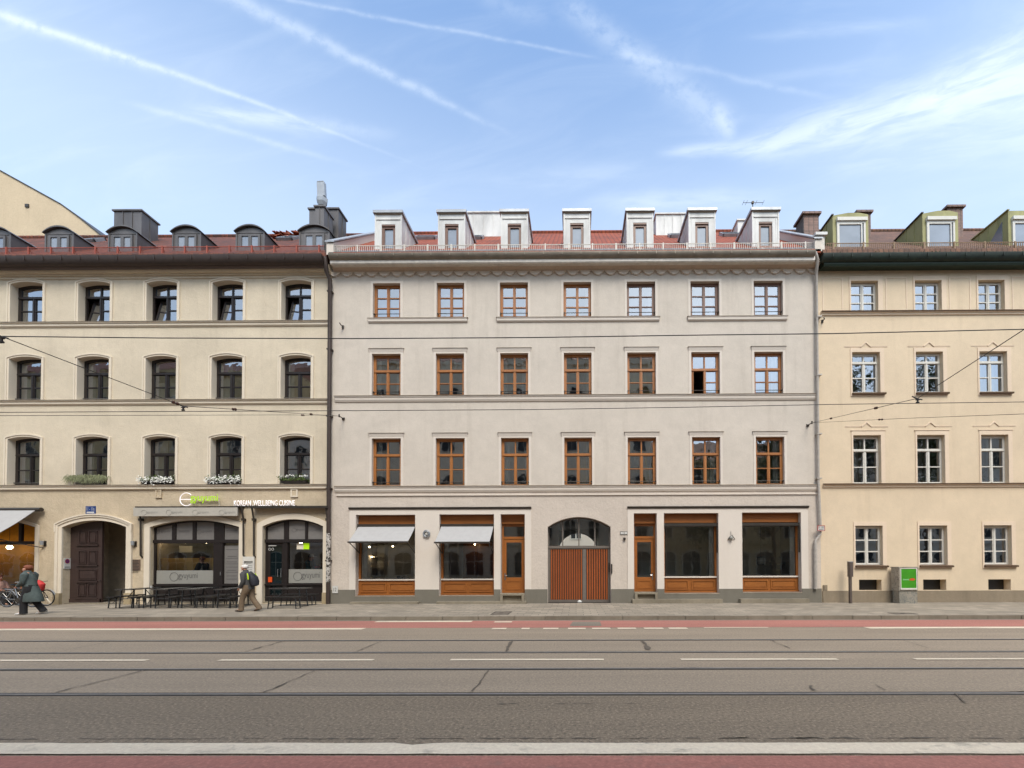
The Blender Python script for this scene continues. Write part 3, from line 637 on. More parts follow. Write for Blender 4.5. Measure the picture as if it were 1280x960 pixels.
# ------------------------------------------------------------------ windows
def opening(px0, px1, dy, py, front=0.0):
    if (px0 + px1) / 2 < 720: return PX(px0, D + dy, py), PX(px1, D + front, py)
    return PX(px0, D + front, py), PX(px1, D + dy, py)
def curtain(parent, x0, x1, z0, z1, y, mat, rnd):
    m = MB(); n = max(6, int((x1 - x0) / .07)); pts = []
    for i in range(n + 1):
        x = x0 + (x1 - x0) * i / n; pts.append((x, y + .025 * math.sin(i * 1.3 + rnd.uniform(-.4, .4))))
    for (xa, ya), (xb, yb) in zip(pts, pts[1:]): m.quad((xa, ya, z0), (xb, yb, z0), (xb, yb, z1), (xa, ya, z1))
    return m.build('curtain', mat, parent, recalc=False)
rc = random.Random(21)
def casement(parent, x0, x1, z0, z1, zc, yf, mats, kind, **kw):
    """frame plate with panes; kind: list of pane holes is derived from the storey's pattern"""
    fm, gm = mats; rise = max(0, zc - z1)
    b = kw.get('border', .12); mu = kw.get('mullion', .13); tr = kw.get('transom'); mt = kw.get('muntin', .035)
    xc = (x0 + x1) / 2; holes = []
    lo_top = z1 - b if tr is None else tr - .07
    if tr is not None:
        if kw.get('split', True):
            s = .03
            if rise > 0:
                f = lambda x: z1 + rise * (1 - ((x - xc) / ((x1 - x0) / 2)) ** 2) - b * .8
                holes.append([(x0 + b, tr + .06), (xc - s, tr + .06), (xc - s, f(xc - s)), ((x0 + b + xc) / 2, f((x0 + b + xc) / 2)), (x0 + b, f(x0 + b))])
                holes.append([(xc + s, tr + .06), (x1 - b, tr + .06), (x1 - b, f(x1 - b)), ((x1 - b + xc) / 2, f((x1 - b + xc) / 2)), (xc + s, f(xc + s))])
            else:
                holes += [rect(x0 + b, xc - s, tr + .06, z1 - b), rect(xc + s, x1 - b, tr + .06, z1 - b)]
        else:
            holes.append(arch(x0 + b, x1 - b, tr + .06, z1 - b * .7, z1 - b * .8 + rise) if rise else rect(x0 + b, x1 - b, tr + .06, z1 - b))
    rows = kw.get('rows', 2); zb = z0 + kw.get('sill', .12)
    fr = kw.get('fracs', [i / rows for i in range(rows + 1)])
    tilt = kw.get('tilt'); opn = kw.get('open')
    for k, (xa, xb) in enumerate(((x0 + b, xc - mu / 2), (xc + mu / 2, x1 - b))):
        if (tilt or opn) and k == 0:
            holes.append(rect(xa - .05, xb + .02, zb - .04, lo_top + .03)); continue
        for i in range(rows):
            za, zd = zb + (lo_top - zb) * fr[i], zb + (lo_top - zb) * fr[i + 1]
            holes.append(rect(xa, xb, za + (mt / 2 if i else 0), zd - (mt / 2 if i < rows - 1 else 0)))
    m = MB(); m.plate(arch(x0 - .01, x1 + .01, z0 - .01, z1 + .01, zc + .01) if rise else rect(x0 - .01, x1 + .01, z0 - .01, z1 + .01), holes, yf, yf + .07)
    if mu > .1:                                            # raised meeting stile and transom moulding
        m.box(xc - .028, xc + .028, yf - .018, yf + .01, zb - .02, lo_top + .02)
        if tr is not None: m.box(x0 + .03, x1 - .03, yf - .03, yf + .01, tr - .05, tr + .015)
    m.box(x0 + .02, x1 - .02, yf - .025, yf + .01, z0 + .005, z0 + .06)
    w = m.build('window', fm, parent)
    gl = MB(); yg = yf + .035; tx = rc.gauss(0, .006)
    if (tilt or opn):
        if tr is not None: gl.poly(arch(x0 + .03, x1 - .03, tr, z1 - .03, zc - .03) if rise else rect(x0 + .03, x1 - .03, tr, z1 - .03), yg)
        gl.poly(rect(xc, x1 - .03, z0 + .03, lo_top + .04), yg)
    else:
        gl.poly(arch(x0 + .03, x1 - .03, z0 + .03, z1 - .03, zc - .03) if rise else rect(x0 + .03, x1 - .03, z0 + .03, z1 - .03), yg)
    for v in gl.bm.verts: v.co.y += (v.co.x - xc) * tx + (v.co.z - z0) * rc.gauss(0, .0) 
    gl.build('pane', gm, w, recalc=False)
    if tilt or opn:
        xa, xb = x0 + b, xc - mu / 2
        s = MB(); zt = lo_top; mid = zb + (zt - zb) * .5
        if tilt: mat = Matrix.Translation((xa, yf + .03, zb)) @ Matrix.Rotation(R(-8), 4, 'X') @ Matrix.Rotation(R(6), 4, 'Y') @ Matrix.Translation((-xa, -(yf + .03), -zb))
        else: mat = Matrix.Translation((xa, yf + .04, 0)) @ Matrix.Rotation(R(78), 4, 'Z') @ Matrix.Translation((-xa, -(yf + .04), 0))
        s.plate(rect(xa - .04, xb + .01, zb - .03, zt + .02), [rect(xa + .02, xb - .05, zb + .04, mid - .02), rect(xa + .02, xb - .05, mid + .02, zt - .05)], yf + .01, yf + .06, mat)
        so_ = s.build('sash', fm, w)
        q = MB(); q.poly(rect(xa, xb - .03, zb, zt), yf + .035)
        for v in q.bm.verts: v.co = mat @ v.co
        q.build('pane', gm, w, recalc=False)
    return w
def guard(parent, x0, x1, z, y, mat):
    m = MB(); m.tube([(x0, y, z), (x1, y, z)], .014, 6)
    for x in (x0 + .03, x1 - .03): m.box(x - .015, x + .015, y - .02, y + .1, z - .025, z + .025)
    m.build('guard_rail', mat, parent)
def molding(parent, name, prof, x0, x1, mat, label=None):
    m = MB(); m.extr(prof, x0, x1); o = m.build(name, mat, parent)
    if label: o['label'] = label
    return o
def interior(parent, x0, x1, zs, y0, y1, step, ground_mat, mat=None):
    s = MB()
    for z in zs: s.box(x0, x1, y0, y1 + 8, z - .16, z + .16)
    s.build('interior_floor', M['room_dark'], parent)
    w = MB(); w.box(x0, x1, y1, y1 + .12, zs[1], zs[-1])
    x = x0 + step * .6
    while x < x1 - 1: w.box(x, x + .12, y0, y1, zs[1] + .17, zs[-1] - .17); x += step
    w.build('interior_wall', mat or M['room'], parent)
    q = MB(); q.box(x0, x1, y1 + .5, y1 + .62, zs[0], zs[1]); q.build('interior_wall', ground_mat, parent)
def shell(parent, x0, x1, ztop, y1, mat, hole=None):
    m = MB(); m.box(x0, x0 + .25, D + .36, y1 - .26, 0, ztop); m.box(x1 - .25, x1, D + .36, y1 - .26, 0, ztop); m.plate(rect(x0, x1, 0, ztop), [hole] if hole else [], y1 - .25, y1)
    m.build('rear_wall', mat, parent)
# ------------------------------------------------------------------ left building (cream, arched windows)
SL = .935                                                  # roof slope
def roof(parent, x0, x1, py_eave, ridge_t, mat, over=.42):
    ye = D - over; ze = PZ(py_eave, ye) + .02; t = ridge_t
    prof = [(ye, ze), (ye + t, ze + SL * t), (ye + 2 * t + .6, ze), (ye + 2 * t + .6, ze - .15), (ye, ze - .15)]
    m = MB(); m.extr(prof, x0, x1); o = m.build('roof', mat, parent)
    rt = MB(); rt.tube([(x0, ye + t, ze + SL * t + .02), (x1, ye + t, ze + SL * t + .02)], .11, 8); rt.build('ridge', mat, o, smooth=True)
    return o, (lambda y: ze + SL * (y - ye))
def snow_guard(parent, x0, x1, z0, z1, y, post, step, mat, bar=.012, lean=0.0):
    m = MB(); x = x0
    for z in (z0 + .02, z1): m.box(x0, x1, y - .012, y + .012, z - .012, z + .012)
    while x < x1: m.box(x - bar / 2, x + bar / 2, y - bar / 2, y + bar / 2, z0, z1); x += step
    x = x0 + .3
    while x < x1:
        m.box(x - .03, x + .03, y - .02, y + .02, z0 - .1, z1 + .04); m.tube([(x, y, z1 - .03), (x, y + .3, z0)], .012, 6); x += post
    m.build('snow_guard', mat, parent)
def gutter(parent, x0, x1, z0, z1, yf, mat):
    h = z1 - z0; n = 8; w = .17
    prof = [(yf + w - w * math.cos(math.pi * i / n), z1 - .03 - (h - .03) * math.sin(math.pi * i / n)) for i in range(n + 1)]
    prof = [(yf - .012, z1 - .03), (yf - .012, z1)] + [(yf + 2 * w, z1)] + list(reversed(prof[1:]))
    m = MB(); m.extr(prof, x0, x1)
    x = x0 + .4
    while x < x1: m.box(x - .012, x + .012, yf - .02, yf + .02, z0 + h * .45, z1 + .006); x += .8
    m.build('gutter', mat, parent, smooth=True)

XL0, XLR = PX(-190), PX(413.2)
bl = empty('apartment_house', (-21.5, D, 0)); tag(bl, 'cream stucco house with dark arched windows above the restaurant and grey barrel dormers', 'building')
ZL1 = PZ(609, D, 200)
LCOLS = [(-63, -33), (21.2, 51.2), (105.3, 135.8), (189.7, 219.8), (271, 302.6), (356.2, 388.3)]
LROWS = [dict(c=357.2, b=402.6, tr=372.8, r=.10, bd=.13), dict(c=449.4, b=500.2, tr=468.2, r=.10, bd=.12), dict(c=548.2, b=606.3, tr=569.0, r=.10, bd=.12)]
up_holes = []; RD = .24
LW = []
for ri, rw in enumerate(LROWS):
    for ci, (a, b) in enumerate(LCOLS):
        x0 = PX(a, D + RD, 470); x1 = PX(b, D - .03, 470)
        pxr = 40
        zc = PZ(rw['c'], D + RD, 40); zb = PZ(rw['b'], D, 40); zs = zc - rw['r']; tr = PZ(rw['tr'], D + RD, 40)
        LW.append((ri, ci, x0, x1, zb, zs, zc, tr))
        up_holes.append(arch(x0 - .012, x1 + .012, zb, zs + .006, zc + .012))
zt = PZ(332, D, 200)
m = MB(); m.plate(rect(XL0, XLR, ZL1, zt), up_holes, D, D + .35); m.build('wall', M['wall_tan'], bl)
for ri, ci, x0, x1, zb, zs, zc, tr in LW:
    w = casement(bl, x0, x1, zb - .02, zs, zc, D + RD, (M['frame_dark'], M['glass_sky'] if ri == 0 else M['glass_mid']), 'L', border=LROWS[ri]['bd'], mullion=.15, transom=tr,
                 split=(ri == 0 and ci >= 2), tilt=(ri == 0 and ci in (2, 3, 4, 5)), muntin=.045)
    s = MB()
    s.plate(band(x0, x1, zb, zs, zc, .09, 0, .05, 0), [], D - .03, D + RD + .02)
    s.plate(band(x0, x1, zb + .001, zs, zc, .13, .075, .07, .042), [], D - .055, D + .003)
    s.build('surround', M['trim_cream'], w)
    if ri < 2 and not (ri == 0 and ci >= 2) or (ri == 2 and ci < 2): guard(w, x0, x1, zb + .13, D + .2, M['steel_bar'])
    xm = (x0 + x1) / 2; yq = D + RD + .16
    if (ri, ci) in ((2, 1), (2, 5), (1, 1), (1, 3), (0, 1)): curtain(w, x0 + .08, x1 - .08, zb + .1, tr - (.35 if (ri, ci) == (1, 3) else .02), yq, M['curtain'], rc)
    if (ri, ci) in ((2, 3), (1, 4), (2, 4)): curtain(w, x0 + .08, xm - .08, zb + .1, zs, yq, M['curtain'], rc); 
    if (ri, ci) in ((1, 2), (2, 2), (1, 5)): curtain(w, x0 + .08, x0 + .3, zb + .1, zs, yq, M['curtain'], rc); curtain(w, x1 - .3, x1 - .08, zb + .1, zs, yq, M['curtain'], rc)
    if (ri, ci) in ((1, 4),): curtain(w, xm, x1 - .08, tr - .3, zs, yq, M['frost_dark'], rc)
for zpy in (403.3, 500.6):
    z = PZ(zpy, D, 200); q = PZ
    molding(bl, 'string_course', [(D + .01, z), (D - .11, z - .01), (D - .11, z - .045), (D - .07, z - .06), (D - .07, z - .15), (D - .03, z - .2), (D + .01, z - .21)], XL0, XLR, M['trim_cream'])
    m = MB(); m.extr([(D + .02, z + .03), (D - .13, z + .008), (D - .13, z - .012), (D + .02, z + .004)], XL0, XLR); m.build('string_course_flashing', M['ledge'], bl)
z = PZ(606.6, D, 200)
molding(bl, 'string_course', [(D + .01, z), (D - .12, z - .01), (D - .12, z - .05), (D - .08, z - .07), (D - .08, z - .17), (D - .04, z - .2), (D + .01, z - .21)], XL0, XLR, M['trim_cream'])
m = MB(); m.extr([(D + .02, z + .03), (D - .14, z + .008), (D - .14, z - .012), (D + .02, z + .004)], XL0, XLR); m.build('string_course_flashing', M['ledge'], bl)
# cornice, soffit, gutter
prof = [(D + .01, PZ(345.5, D)), (D - .04, PZ(344.5, D - .04)), (D - .04, PZ(341.5, D - .04)), (D - .10, PZ(340.5, D - .1)), (D - .10, PZ(338.5, D - .1)), (D - .2, PZ(336.5, D - .2)), (D - .24, PZ(333.6, D - .24)), (D - .24, PZ(328, D - .24)), (D + .01, PZ(328, D - .24))]
molding(bl, 'cornice', prof, XL0, XLR, M['wall_tan'])
m = MB(); m.extr([(D - .25, PZ(333.4, D - .25)), (D - .30, PZ(333.2, D - .3)), (D - .40, PZ(326.5, D - .40)), (D - .40, PZ(322, D - .4)), (D - .25, PZ(322, D - .4))], XL0, XLR - .05); m.build('eaves_board', M['soffit_brown'], bl)
gutter(bl, XL0, XLR - .12, PZ(325, D - .58), PZ(314.8, D - .58), D - .58, M['gutter_brown'])
ro, RZ = roof(bl, XL0, XLR, 314.2, 5.75, M['tile_red'])
snow_guard(bl, XL0, PX(406, D - .2, 310), PZ(314.5, D - .25), PZ(305.3, D - .25), D - .25, .98, .055, M['red_rail'], .008)
# barrel dormers
def barrel_dormer(px0, px1):
    yf = D + .3; x0, x1 = PX(px0 + 1.2, yf, 295), PX(px1 - 1.2, yf, 295)
    zc, zs, z0 = PZ(281.5, yf), PZ(287.5, yf), PZ(312, yf)
    m = MB(); m.plate(arch(x0, x1, z0, zs, zc), [], yf, yf + 2.2); d = m.build('dormer', M['zinc'], bl)
    A = arch(x0 - .06, x1 + .06, z0, zs + .0, zc + .09)[2:]; B = arch(x0 - .055, x1 + .055, z0, zs - .02, zc + .03)[2:]
    c = MB(); c.plate(A + list(reversed(B)), [], yf - .1, yf + 2.3); c.build('roof_cap', M['zinc'], d)
    xm = (x0 + x1) / 2; w = .46
    f = MB(); zt_, zb_ = PZ(292, yf), PZ(308.8, yf)
    f.plate(rect(xm - w, xm + w, zb_ - .1, zt_ + .06), [rect(xm - w + .09, xm - .07, zb_ + .1, zt_ - .04), rect(xm + .07, xm + w - .09, zb_ + .1, zt_ - .04)], yf - .05, yf + .002)
    f.box(x0 - .01, x0 + .05, yf - .03, yf + .01, z0, zs); f.box(x1 - .05, x1 + .01, yf - .03, yf + .01, z0, zs)
    f.box(x0, x1, yf - .02, yf + .01, zs - .05, zs - .02)
    f.build('window_frame', M['zinc'], d)
    p = MB(); p.poly(rect(xm - w + .05, xm + w - .05, zb_ + .05, zt_), yf - .02); p.build('pane', M['glass_curtained'], d, recalc=False)
    for xa in (xm - w + .09, xm + .07):
        for k in range(3): pass
for a, b in ((-103, -65), (-24, 15.5), (56, 94), (135, 173.3), (215, 253), (294.3, 332.3), (373.5, 413.3)): barrel_dormer(a, b)
# rooftop housings
def housing(parent, name, px0, px1, py, y, depth, mat, pyb=302):
    x0, x1, z1 = PX(px0, y, 275), PX(px1, y, 275), PZ(py, y); z0 = PZ(pyb, y) - .4
    m = MB(); m.box(x0, x1, y, y + depth, z0, z1)
    n = max(2, int((x1 - x0) / .45))
    for i in range(1, n): m.box(x0 + (x1 - x0) * i / n - .012, x0 + (x1 - x0) * i / n + .012, y - .03, y + .01, z0, z1 - .01)
    k = max(2, int(depth / .45))
    for i in range(1, k): m.box(x1 - .01, x1 + .03, y + depth * i / k - .012, y + depth * i / k + .012, z0, z1 - .01); m.box(x0 - .03, x0 + .01, y + depth * i / k - .012, y + depth * i / k + .012, z0, z1 - .01)
    o = m.build(name, mat, parent)
    c = MB(); c.box(x0 - .06, x1 + .06, y - .06, y + depth + .06, z1 - .005, z1 + .07); c.build('coping', mat, o)
    return o
housing(bl, 'roof_housing', 142.5, 177, 260, 21.0, .85, M['zinc'])
housing(bl, 'roof_housing', 386.5, 423, 259.5, 21.6, .75, M['zinc'])
housing(bl, 'chimney', 394, 405, 256.5, 20.6, .75, M['zinc'])
def skylight(parent, px0, px1, pya, pyb, rz, mat=None):
    ym = D + 2.6
    for _ in range(8): ym = D - .42 + ((PZ((pya + pyb) / 2, ym) - rz(D - .42)) / SL)
    x0, x1 = PX(px0, ym, 297), PX(px1, ym, 297); hh = max(.25, (pyb - pya) * .045 * 1.2)
    mat4 = Matrix.Translation(((x0 + x1) / 2, ym, rz(ym) + .05)) @ Matrix.Rotation(math.atan(SL), 4, 'X')
    m = MB(); w = (x1 - x0) / 2
    for q in ((-w, -w + .07, -hh, hh), (w - .07, w, -hh, hh), (-w, w, -hh, -hh + .07), (-w, w, hh - .07, hh)): m.box(q[0], q[1], q[2], q[3], -.05, .10, mat4)
    o = m.build('skylight', M['cap_zinc'], parent)
    p = MB(); p.quad(*[tuple(mat4 @ Vector(v)) for v in ((-w + .05, -hh + .05, .07), (w - .05, -hh + .05, .07), (w - .05, hh - .05, .07), (-w + .05, hh - .05, .07))])
    p.build('pane', mat or M['glass_blue'], o, recalc=False)
skylight(bl, 351, 371, 291, 300, RZ); skylight(bl, 110, 126, 293, 300, RZ)
# loose stacked tiles on the ridge
m = MB(); rt = random.Random(4)
for i in range(26):
    x = PX(rt.uniform(348, 372), 22.6, 290); y = rt.uniform(22.2, 22.9); zz = RZ(y) + rt.uniform(.05, .30)
    mm = Matrix.Translation((x, y, zz)) @ Matrix.Rotation(rt.uniform(-.5, .5), 4, 'Y') @ Matrix.Rotation(rt.uniform(0, 3), 4, 'Z')
    m.box(-.16, .16, -.11, .11, -.02, .02, mm)
tag(m.build('tile_stack', M['tile_orange']), 'untidy heap of spare red roof tiles above the skylight of the cream house', 'roof tiles', kind='stuff')
# sector antenna on the chimney
xa = PX(403.5, 20.9, 250); za = PZ(256.2, 20.6) + .07
an = empty('rooftop_antenna', (xa, 20.9, za)); tag(an, 'pale upright panel antenna standing on the zinc chimney', 'antenna')
m = MB(); m.tube([(xa, 20.9, za), (xa, 20.9, za + .5)], .05, 8); m.tube([(xa - .15, 20.8, za), (xa - .12, 20.85, za + .3)], .025, 6); m.tube([(xa + .17, 20.8, za), (xa + .14, 20.85, za + .3)], .025, 6); m.build('mast', M['cap_zinc'], an)
m = MB(); m.loft([(xa, 20.85, za + .18, .16, .14), (xa, 20.85, za + .36, .26, .22), (xa, 20.85, za + .54, .30, .24), (xa, 20.85, za + .62, .20, .18)], 6); m.build('radio_housing', M['cap_zinc'], an)
m = MB(); mm = Matrix.Translation((xa + .02, 20.8, za + .62)) @ Matrix.Rotation(R(-3), 4, 'Y'); m.box(-.19, .19, -.09, .09, 0, .72, mm); m.box(-.16, .16, -.1, .1, .72, .75, mm); m.build('panel', M['cap_zinc'], an)

# ---- ground floor of the left building
z0g = ZP - .12; lowh = []
RL = .27
px = lambda p, dy=0.0, py=700: PX(p, D + dy, py)
zz = lambda p, dy=0.0, pxx=240: PZ(p, D + dy, pxx)
# passage
gx0, gx1 = px(78.4), px(158.6); gzs, gzc = zz(659, 0, 110), zz(650.5, 0, 120)
lowh.append(arch(gx0, gx1, ZP - .02, gzs, gzc)); gx0L = gx0
# restaurant windows and cafe
r1 = (px(188, 0), px(299.5), zz(658.8), zz(650.2)); r2 = (px(328.6), px(404.4), zz(658.4), zz(649.4)); cf = (px(-60), px(44.8), zz(659, 0, 20), zz(650.0, 0, 0))
for r in (r1, r2, cf): lowh.append(arch(r[0], r[1], ZP + .02, r[2], r[3]))
cf2 = (px(-185), px(-90)); 
m = MB(); m.plate(rect(XL0, XLR, z0g, ZL1), lowh, D, D + .35); m.build('ground_floor_wall', M['wall_tan_low'], bl)
def arch_surround(x0, x1, zs, zc, w, name='surround', steps=1, plinth=None):
    m = MB(); zb = ZP if plinth is None else plinth
    m.plate(band(x0, x1, zb, zs, zc, w, -.003, w * .5, 0), [], D - .05, D + .002)
    if steps > 1:
        m.plate(band(x0, x1, zb + .001, zs, zc, w, w * .55, w * .5, w * .25), [], D - .085, D - .048)
        m.plate(band(x0, x1, zs - .2, zs, zc, w * 1.06, w * .85, w * .53, w * .42), [], D - .11, D - .083)
    return m.build(name, M['trim_cream'], bl)
arch_surround(gx0, gx1, gzs, gzc, .27, steps=2, plinth=zz(741))
arch_surround(r1[0], r1[1], r1[2], r1[3], .24); arch_surround(r2[0], r2[1], r2[2], r2[3], .24); arch_surround(cf[0], cf[1], cf[2], cf[3], .15)
for a, b in ((gx0 - .29, gx0 - .003), (gx1 + .003, gx1 + .29), (px(404.6), px(409.5))):
    m = MB(); m.box(a, b, D - .12, D + .01, 0, zz(741)); m.build('plinth_block', M['plinth_sand'], bl)
# passage inner walls and brown door leaf
m = MB(); ya = D + .352
m.box(gx0 - .1, gx0 + .02, ya, ya + 6, 0, 4.2); m.box(gx1 - .02, gx1 + .1, ya, ya + 6, 0, 4.2); m.box(gx0, gx1, ya, ya + 6, 4.0, 4.2); m.box(gx0 - .1, gx1 + .1, ya + 1.4, ya + 1.5, 0, 4.2); m.box(gx0 + .02, gx1 - .02, ya, ya + 6, ZP - .05, ZP + .01)
m.build('passage', M['room'], bl)
m = MB(); dx0 = px(87.4, RL); xm = px(128, RL); zb = ZP + .06
ls, lc = gzs, gzc
full = arch(dx0 - .5, gx1, zb, gzs, gzc)
w2 = (gx1 - gx0) / 2; xc = (gx0 + gx1) / 2
arcz = lambda x: gzs + (gzc - gzs) * (1 - ((x - xc) / w2) ** 2)
outl = [(dx0, zb), (xm, zb)] + [(xm + (dx0 - xm) * i / 8, arcz(xm + (dx0 - xm) * i / 8) + .02) for i in range(9)]
m.plate(outl, [], D + RL, D + RL + .06)
cwid = xm - dx0
for (a, b, pa, pb) in ((.30, .50, 664, 678), (.60, .82, 664, 678), (.30, .50, 689, 704), (.60, .82, 689, 704), (.30, .82, 712, 724), (.30, .50, 730, 744), (.60, .82, 730, 744)):
    x0, x1, z1, z0 = dx0 + cwid * a, dx0 + cwid * b, zz(pa, .27), zz(pb, .27)
    m.plate(rect(x0 - .03, x1 + .03, z0 - .03, z1 + .03), [rect(x0, x1, z0, z1)], D + RL - .03, D + RL + .001)
    m.box(x0 + .04, x1 - .04, D + RL - .02, D + RL + .001, z0 + .04, z1 - .04)
for pyy in (681, 706.5, 727, 748): m.box(dx0 + cwid * .22, dx0 + cwid * .88, D + RL - .05, D + RL + .001, zz(pyy, RL) - .03, zz(pyy, RL) + .03)
m.box(dx0, xm, D + RL - .03, D + RL + .001, zb, zb + .16); m.box(xm - .07, xm + .01, D + RL - .03, D + RL + .001, zb, arcz(xm) - .05)
dr = m.build('door', M['door_brown'], bl)
m = MB(); m.ball((xm - .035, D + RL - .06, 1.15), .03, 6); m.build('handle', M['dark_metal'], dr)
m = MB(); m.box(gx0 + .02, gx1 - .02, D + .05, D + .34, ZP - .04, ZP + .05); m.build('threshold', M['stone'], bl)
# the reveal left of the door leaf
m = MB(); m.box(gx0 + .001, dx0 + .01, D + RL + .02, D + .34, ZP, gzs); m.build('door_jamb', M['trim_cream'], bl)

def arched_shopfront(x0, x1, zs, zc, uprights, transom, yf, top_only=(), base=0.0, mat='frame_dark'):
    """dark frame in an arch; uprights: list of (xa,xb) solid posts over the full height or only above the transom"""
    b = .07; xc = (x0 + x1) / 2; hw = (x1 - x0) / 2
    top = lambda x: zs + (zc - zs) * (1 - ((x - xc) / hw) ** 2) - b
    ta, tb = transom
    holes = []
    ups = sorted(list(uprights) + list(top_only)); edges = [x0 + b] + [v for u in ups for v in u] + [x1 - b]
    for i in range(0, len(edges), 2):
        xa, xb = edges[i], edges[i + 1]
        if xb - xa < .05: continue
        pts = [(xa, tb), (xb, tb)] + [(xb + (xa - xb) * k / 5, top(xb + (xa - xb) * k / 5)) for k in range(6)]
        holes.append(pts)
    edges = [x0 + b] + [v for u in sorted(uprights) for v in u] + [x1 - b]; low = []
    for i in range(0, len(edges), 2): low.append((edges[i], edges[i + 1]))
    return holes, low, ta, base
def shopfront_build(name, x0, x1, zs, zc, uprights, top_only, transom, base, yf, door_cell=None):
    holes, low, ta, _ = arched_shopfront(x0, x1, zs, zc, uprights, transom, yf, top_only, base)
    for i, (xa, xb) in enumerate(low):
        zb_ = ZP + .1 if door_cell == i else base
        holes.append(rect(xa, xb, zb_, ta))
    m = MB(); m.plate(arch(x0 - .01, x1 + .01, ZP + .03, zs + .005, zc + .01), holes, yf, yf + .09)
    m.box(x0, x1, yf - .05, yf + .01, transom[0] + .01, transom[1] - .01)
    for u in uprights: m.box(u[0] + .015, u[1] - .015, yf - .04, yf + .01, ZP + .05, transom[0])
    m.box(x0 + .01, x1 - .01, yf - .05, yf + .01, base - .09, base - .02)
    f = m.build(name, M['frame_dark'], bl)
    p = MB()
    for h in holes:
        if door_cell is not None and h is holes[-len(low) + door_cell]: continue
        if h in holes[:-len(low)]: continue
        p.poly([(x, z) for x, z in h], yf + .05)
    p.build('pane', M['glass_shop'], f, recalc=False)
    return f, holes, low
q = lambda p: px(p, .14)
# left restaurant front
f1, h1, l1 = shopfront_build('shopfront', r1[0], r1[1], r1[2], r1[3], [(q(267.2), q(279.6))], [(q(214.5), q(219.2)), (q(240.2), q(244.4))], (zz(679, .14), zz(674.6, .14)), zz(729.8, .14), D + .14)
def films(f, holes, mat, y, inset=.0):
    for h in holes: m = MB(); m.poly(h, y); m.build('frosted_panel', mat, f, recalc=False)
films(f1, h1[:-2], M['frost_dark'], D + .14 + .045)
m = MB(); m.poly(rect(l1[0][0] + .02, l1[0][1], zz(729.6, .18), zz(713, .18)), D + .185); m.build('frosted_panel', M['frost'], f1, recalc=False)
m = MB(); m.poly(rect(l1[1][0], l1[1][1], zz(729.6, .18), zz(682, .18)), D + .185); m.build('frosted_panel', M['frost_dark'], f1, recalc=False)
def ring(parent, cx, cz, y, r, w, mat, a0=0, a1=360, depth=.0):
    m = MB(); n = 28
    pts = [(cx + r * math.cos(R(a0 + (a1 - a0) * i / n)), y, cz + r * math.sin(R(a0 + (a1 - a0) * i / n))) for i in range(n + 1)]
    if a1 - a0 >= 360: m.tube(pts[:-1], w, 6, closed=True)
    else: m.tube(pts, w, 6)
    m.build('logo_ring', mat, parent, smooth=True)
def logo_text(parent, pxr, pyr, rr, tx0, tx1, tz0, tz1, dy, mat, pxs=240):
    y = D + dy; c = P(pxr, pyr, y); ring(parent, c[0], c[1], y, rr, .008, mat)
    x0, x1 = PX(tx0, y, pyr), PX(tx1, y, pyr)
    text_mesh('gyuyumi', PZ(tz1, y, pxs) - PZ(tz0, y, pxs), 0, mat, 'lettering', parent, x0, PZ(tz0, y, pxs), y, x1 - x0)
logo_text(f1, 217.5, 721, .185, 223, 247, 725, 716, .18, M['ink'])
for a in (197, 249): 
    y = D + .18; c = P(a, 664.5, y); ring(f1, c[0], c[1], y, .09, .004, M['ink']); x0 = PX(a + 4, y, 665)
    text_mesh('gyuyumi', .13, 0, M['ink'], 'lettering', f1, x0, c[1] - .06, y, .42)
def lines(parent, x0, x1, zs_, y, mat, h=.018, rnd=None, center=False):
    m = MB()
    for z_ in zs_:
        a, b = x0, x1
        if rnd: k = rnd.uniform(.0, .3) * (x1 - x0); a, b = (x0 + k / 2, x1 - k / 2) if center else (x0, x1 - k)
        m.poly(rect(a, b, z_ - h / 2, z_ + h / 2), y)
    m.build('lettering', mat, parent, recalc=False)
rl = random.Random(8)
lines(f1, PX(224, D + .18, 664), PX(237, D + .18, 664), [zz(663.5, .18), zz(664.8, .18)], D + .18, M['ink'])
lines(f1, PX(283, D + .18, 664), PX(296, D + .18, 664), [zz(663.5, .18), zz(665.2, .18)], D + .18, M['ink'])
lines(f1, PX(282, D + .18, 700), PX(298, D + .18, 700), [zz(p, .18) for p in (687, 695.5, 698, 702.5, 705, 709, 713, 715.5, 720, 724)], D + .18, M['ink'], .022, rl, True)
m = MB(); m.tube([(q(277.4), D + .1, zz(715)), (q(277.4), D + .06, zz(715)), (q(277.4), D + .06, zz(719.5)), (q(277.4), D + .1, zz(719.5))], .012, 6); m.build('handle', M['chrome'], f1)
# right restaurant front with open dark door
f2, h2, l2 = shopfront_build('shopfront', r2[0], r2[1], r2[2], r2[3], [(q(354.6), q(360.2))], [(q(381), q(384.2))], (zz(678.8, .14), zz(674.4, .14)), zz(729.4, .14), D + .14, door_cell=0)
films(f2, h2[:-2], M['frost_dark'], D + .185)
m = MB(); m.poly(rect(l2[1][0], l2[1][1], zz(729.2, .18), zz(711.9, .18)), D + .185); m.build('frosted_panel', M['frost'], f2, recalc=False)
logo_text(f2, 372, 720.4, .185, 377, 400, 725, 715.5, .18, M['ink'])
c = P(366.5, 661, D + .18); 
for a in (333, 386): lines(f2, PX(a, D + .18, 662), PX(a + 15, D + .18, 662), [zz(662, .18), zz(664, .18)], D + .18, M['ink'])
c = P(367.5, 662.5, D + .18); ring(f2, c[0], c[1], D + .18, .09, .004, M['ink']); text_mesh('gyuyumi', .13, 0, M['ink'], 'lettering', f2, c[0] + .1, c[1] - .06, D + .18, .38)
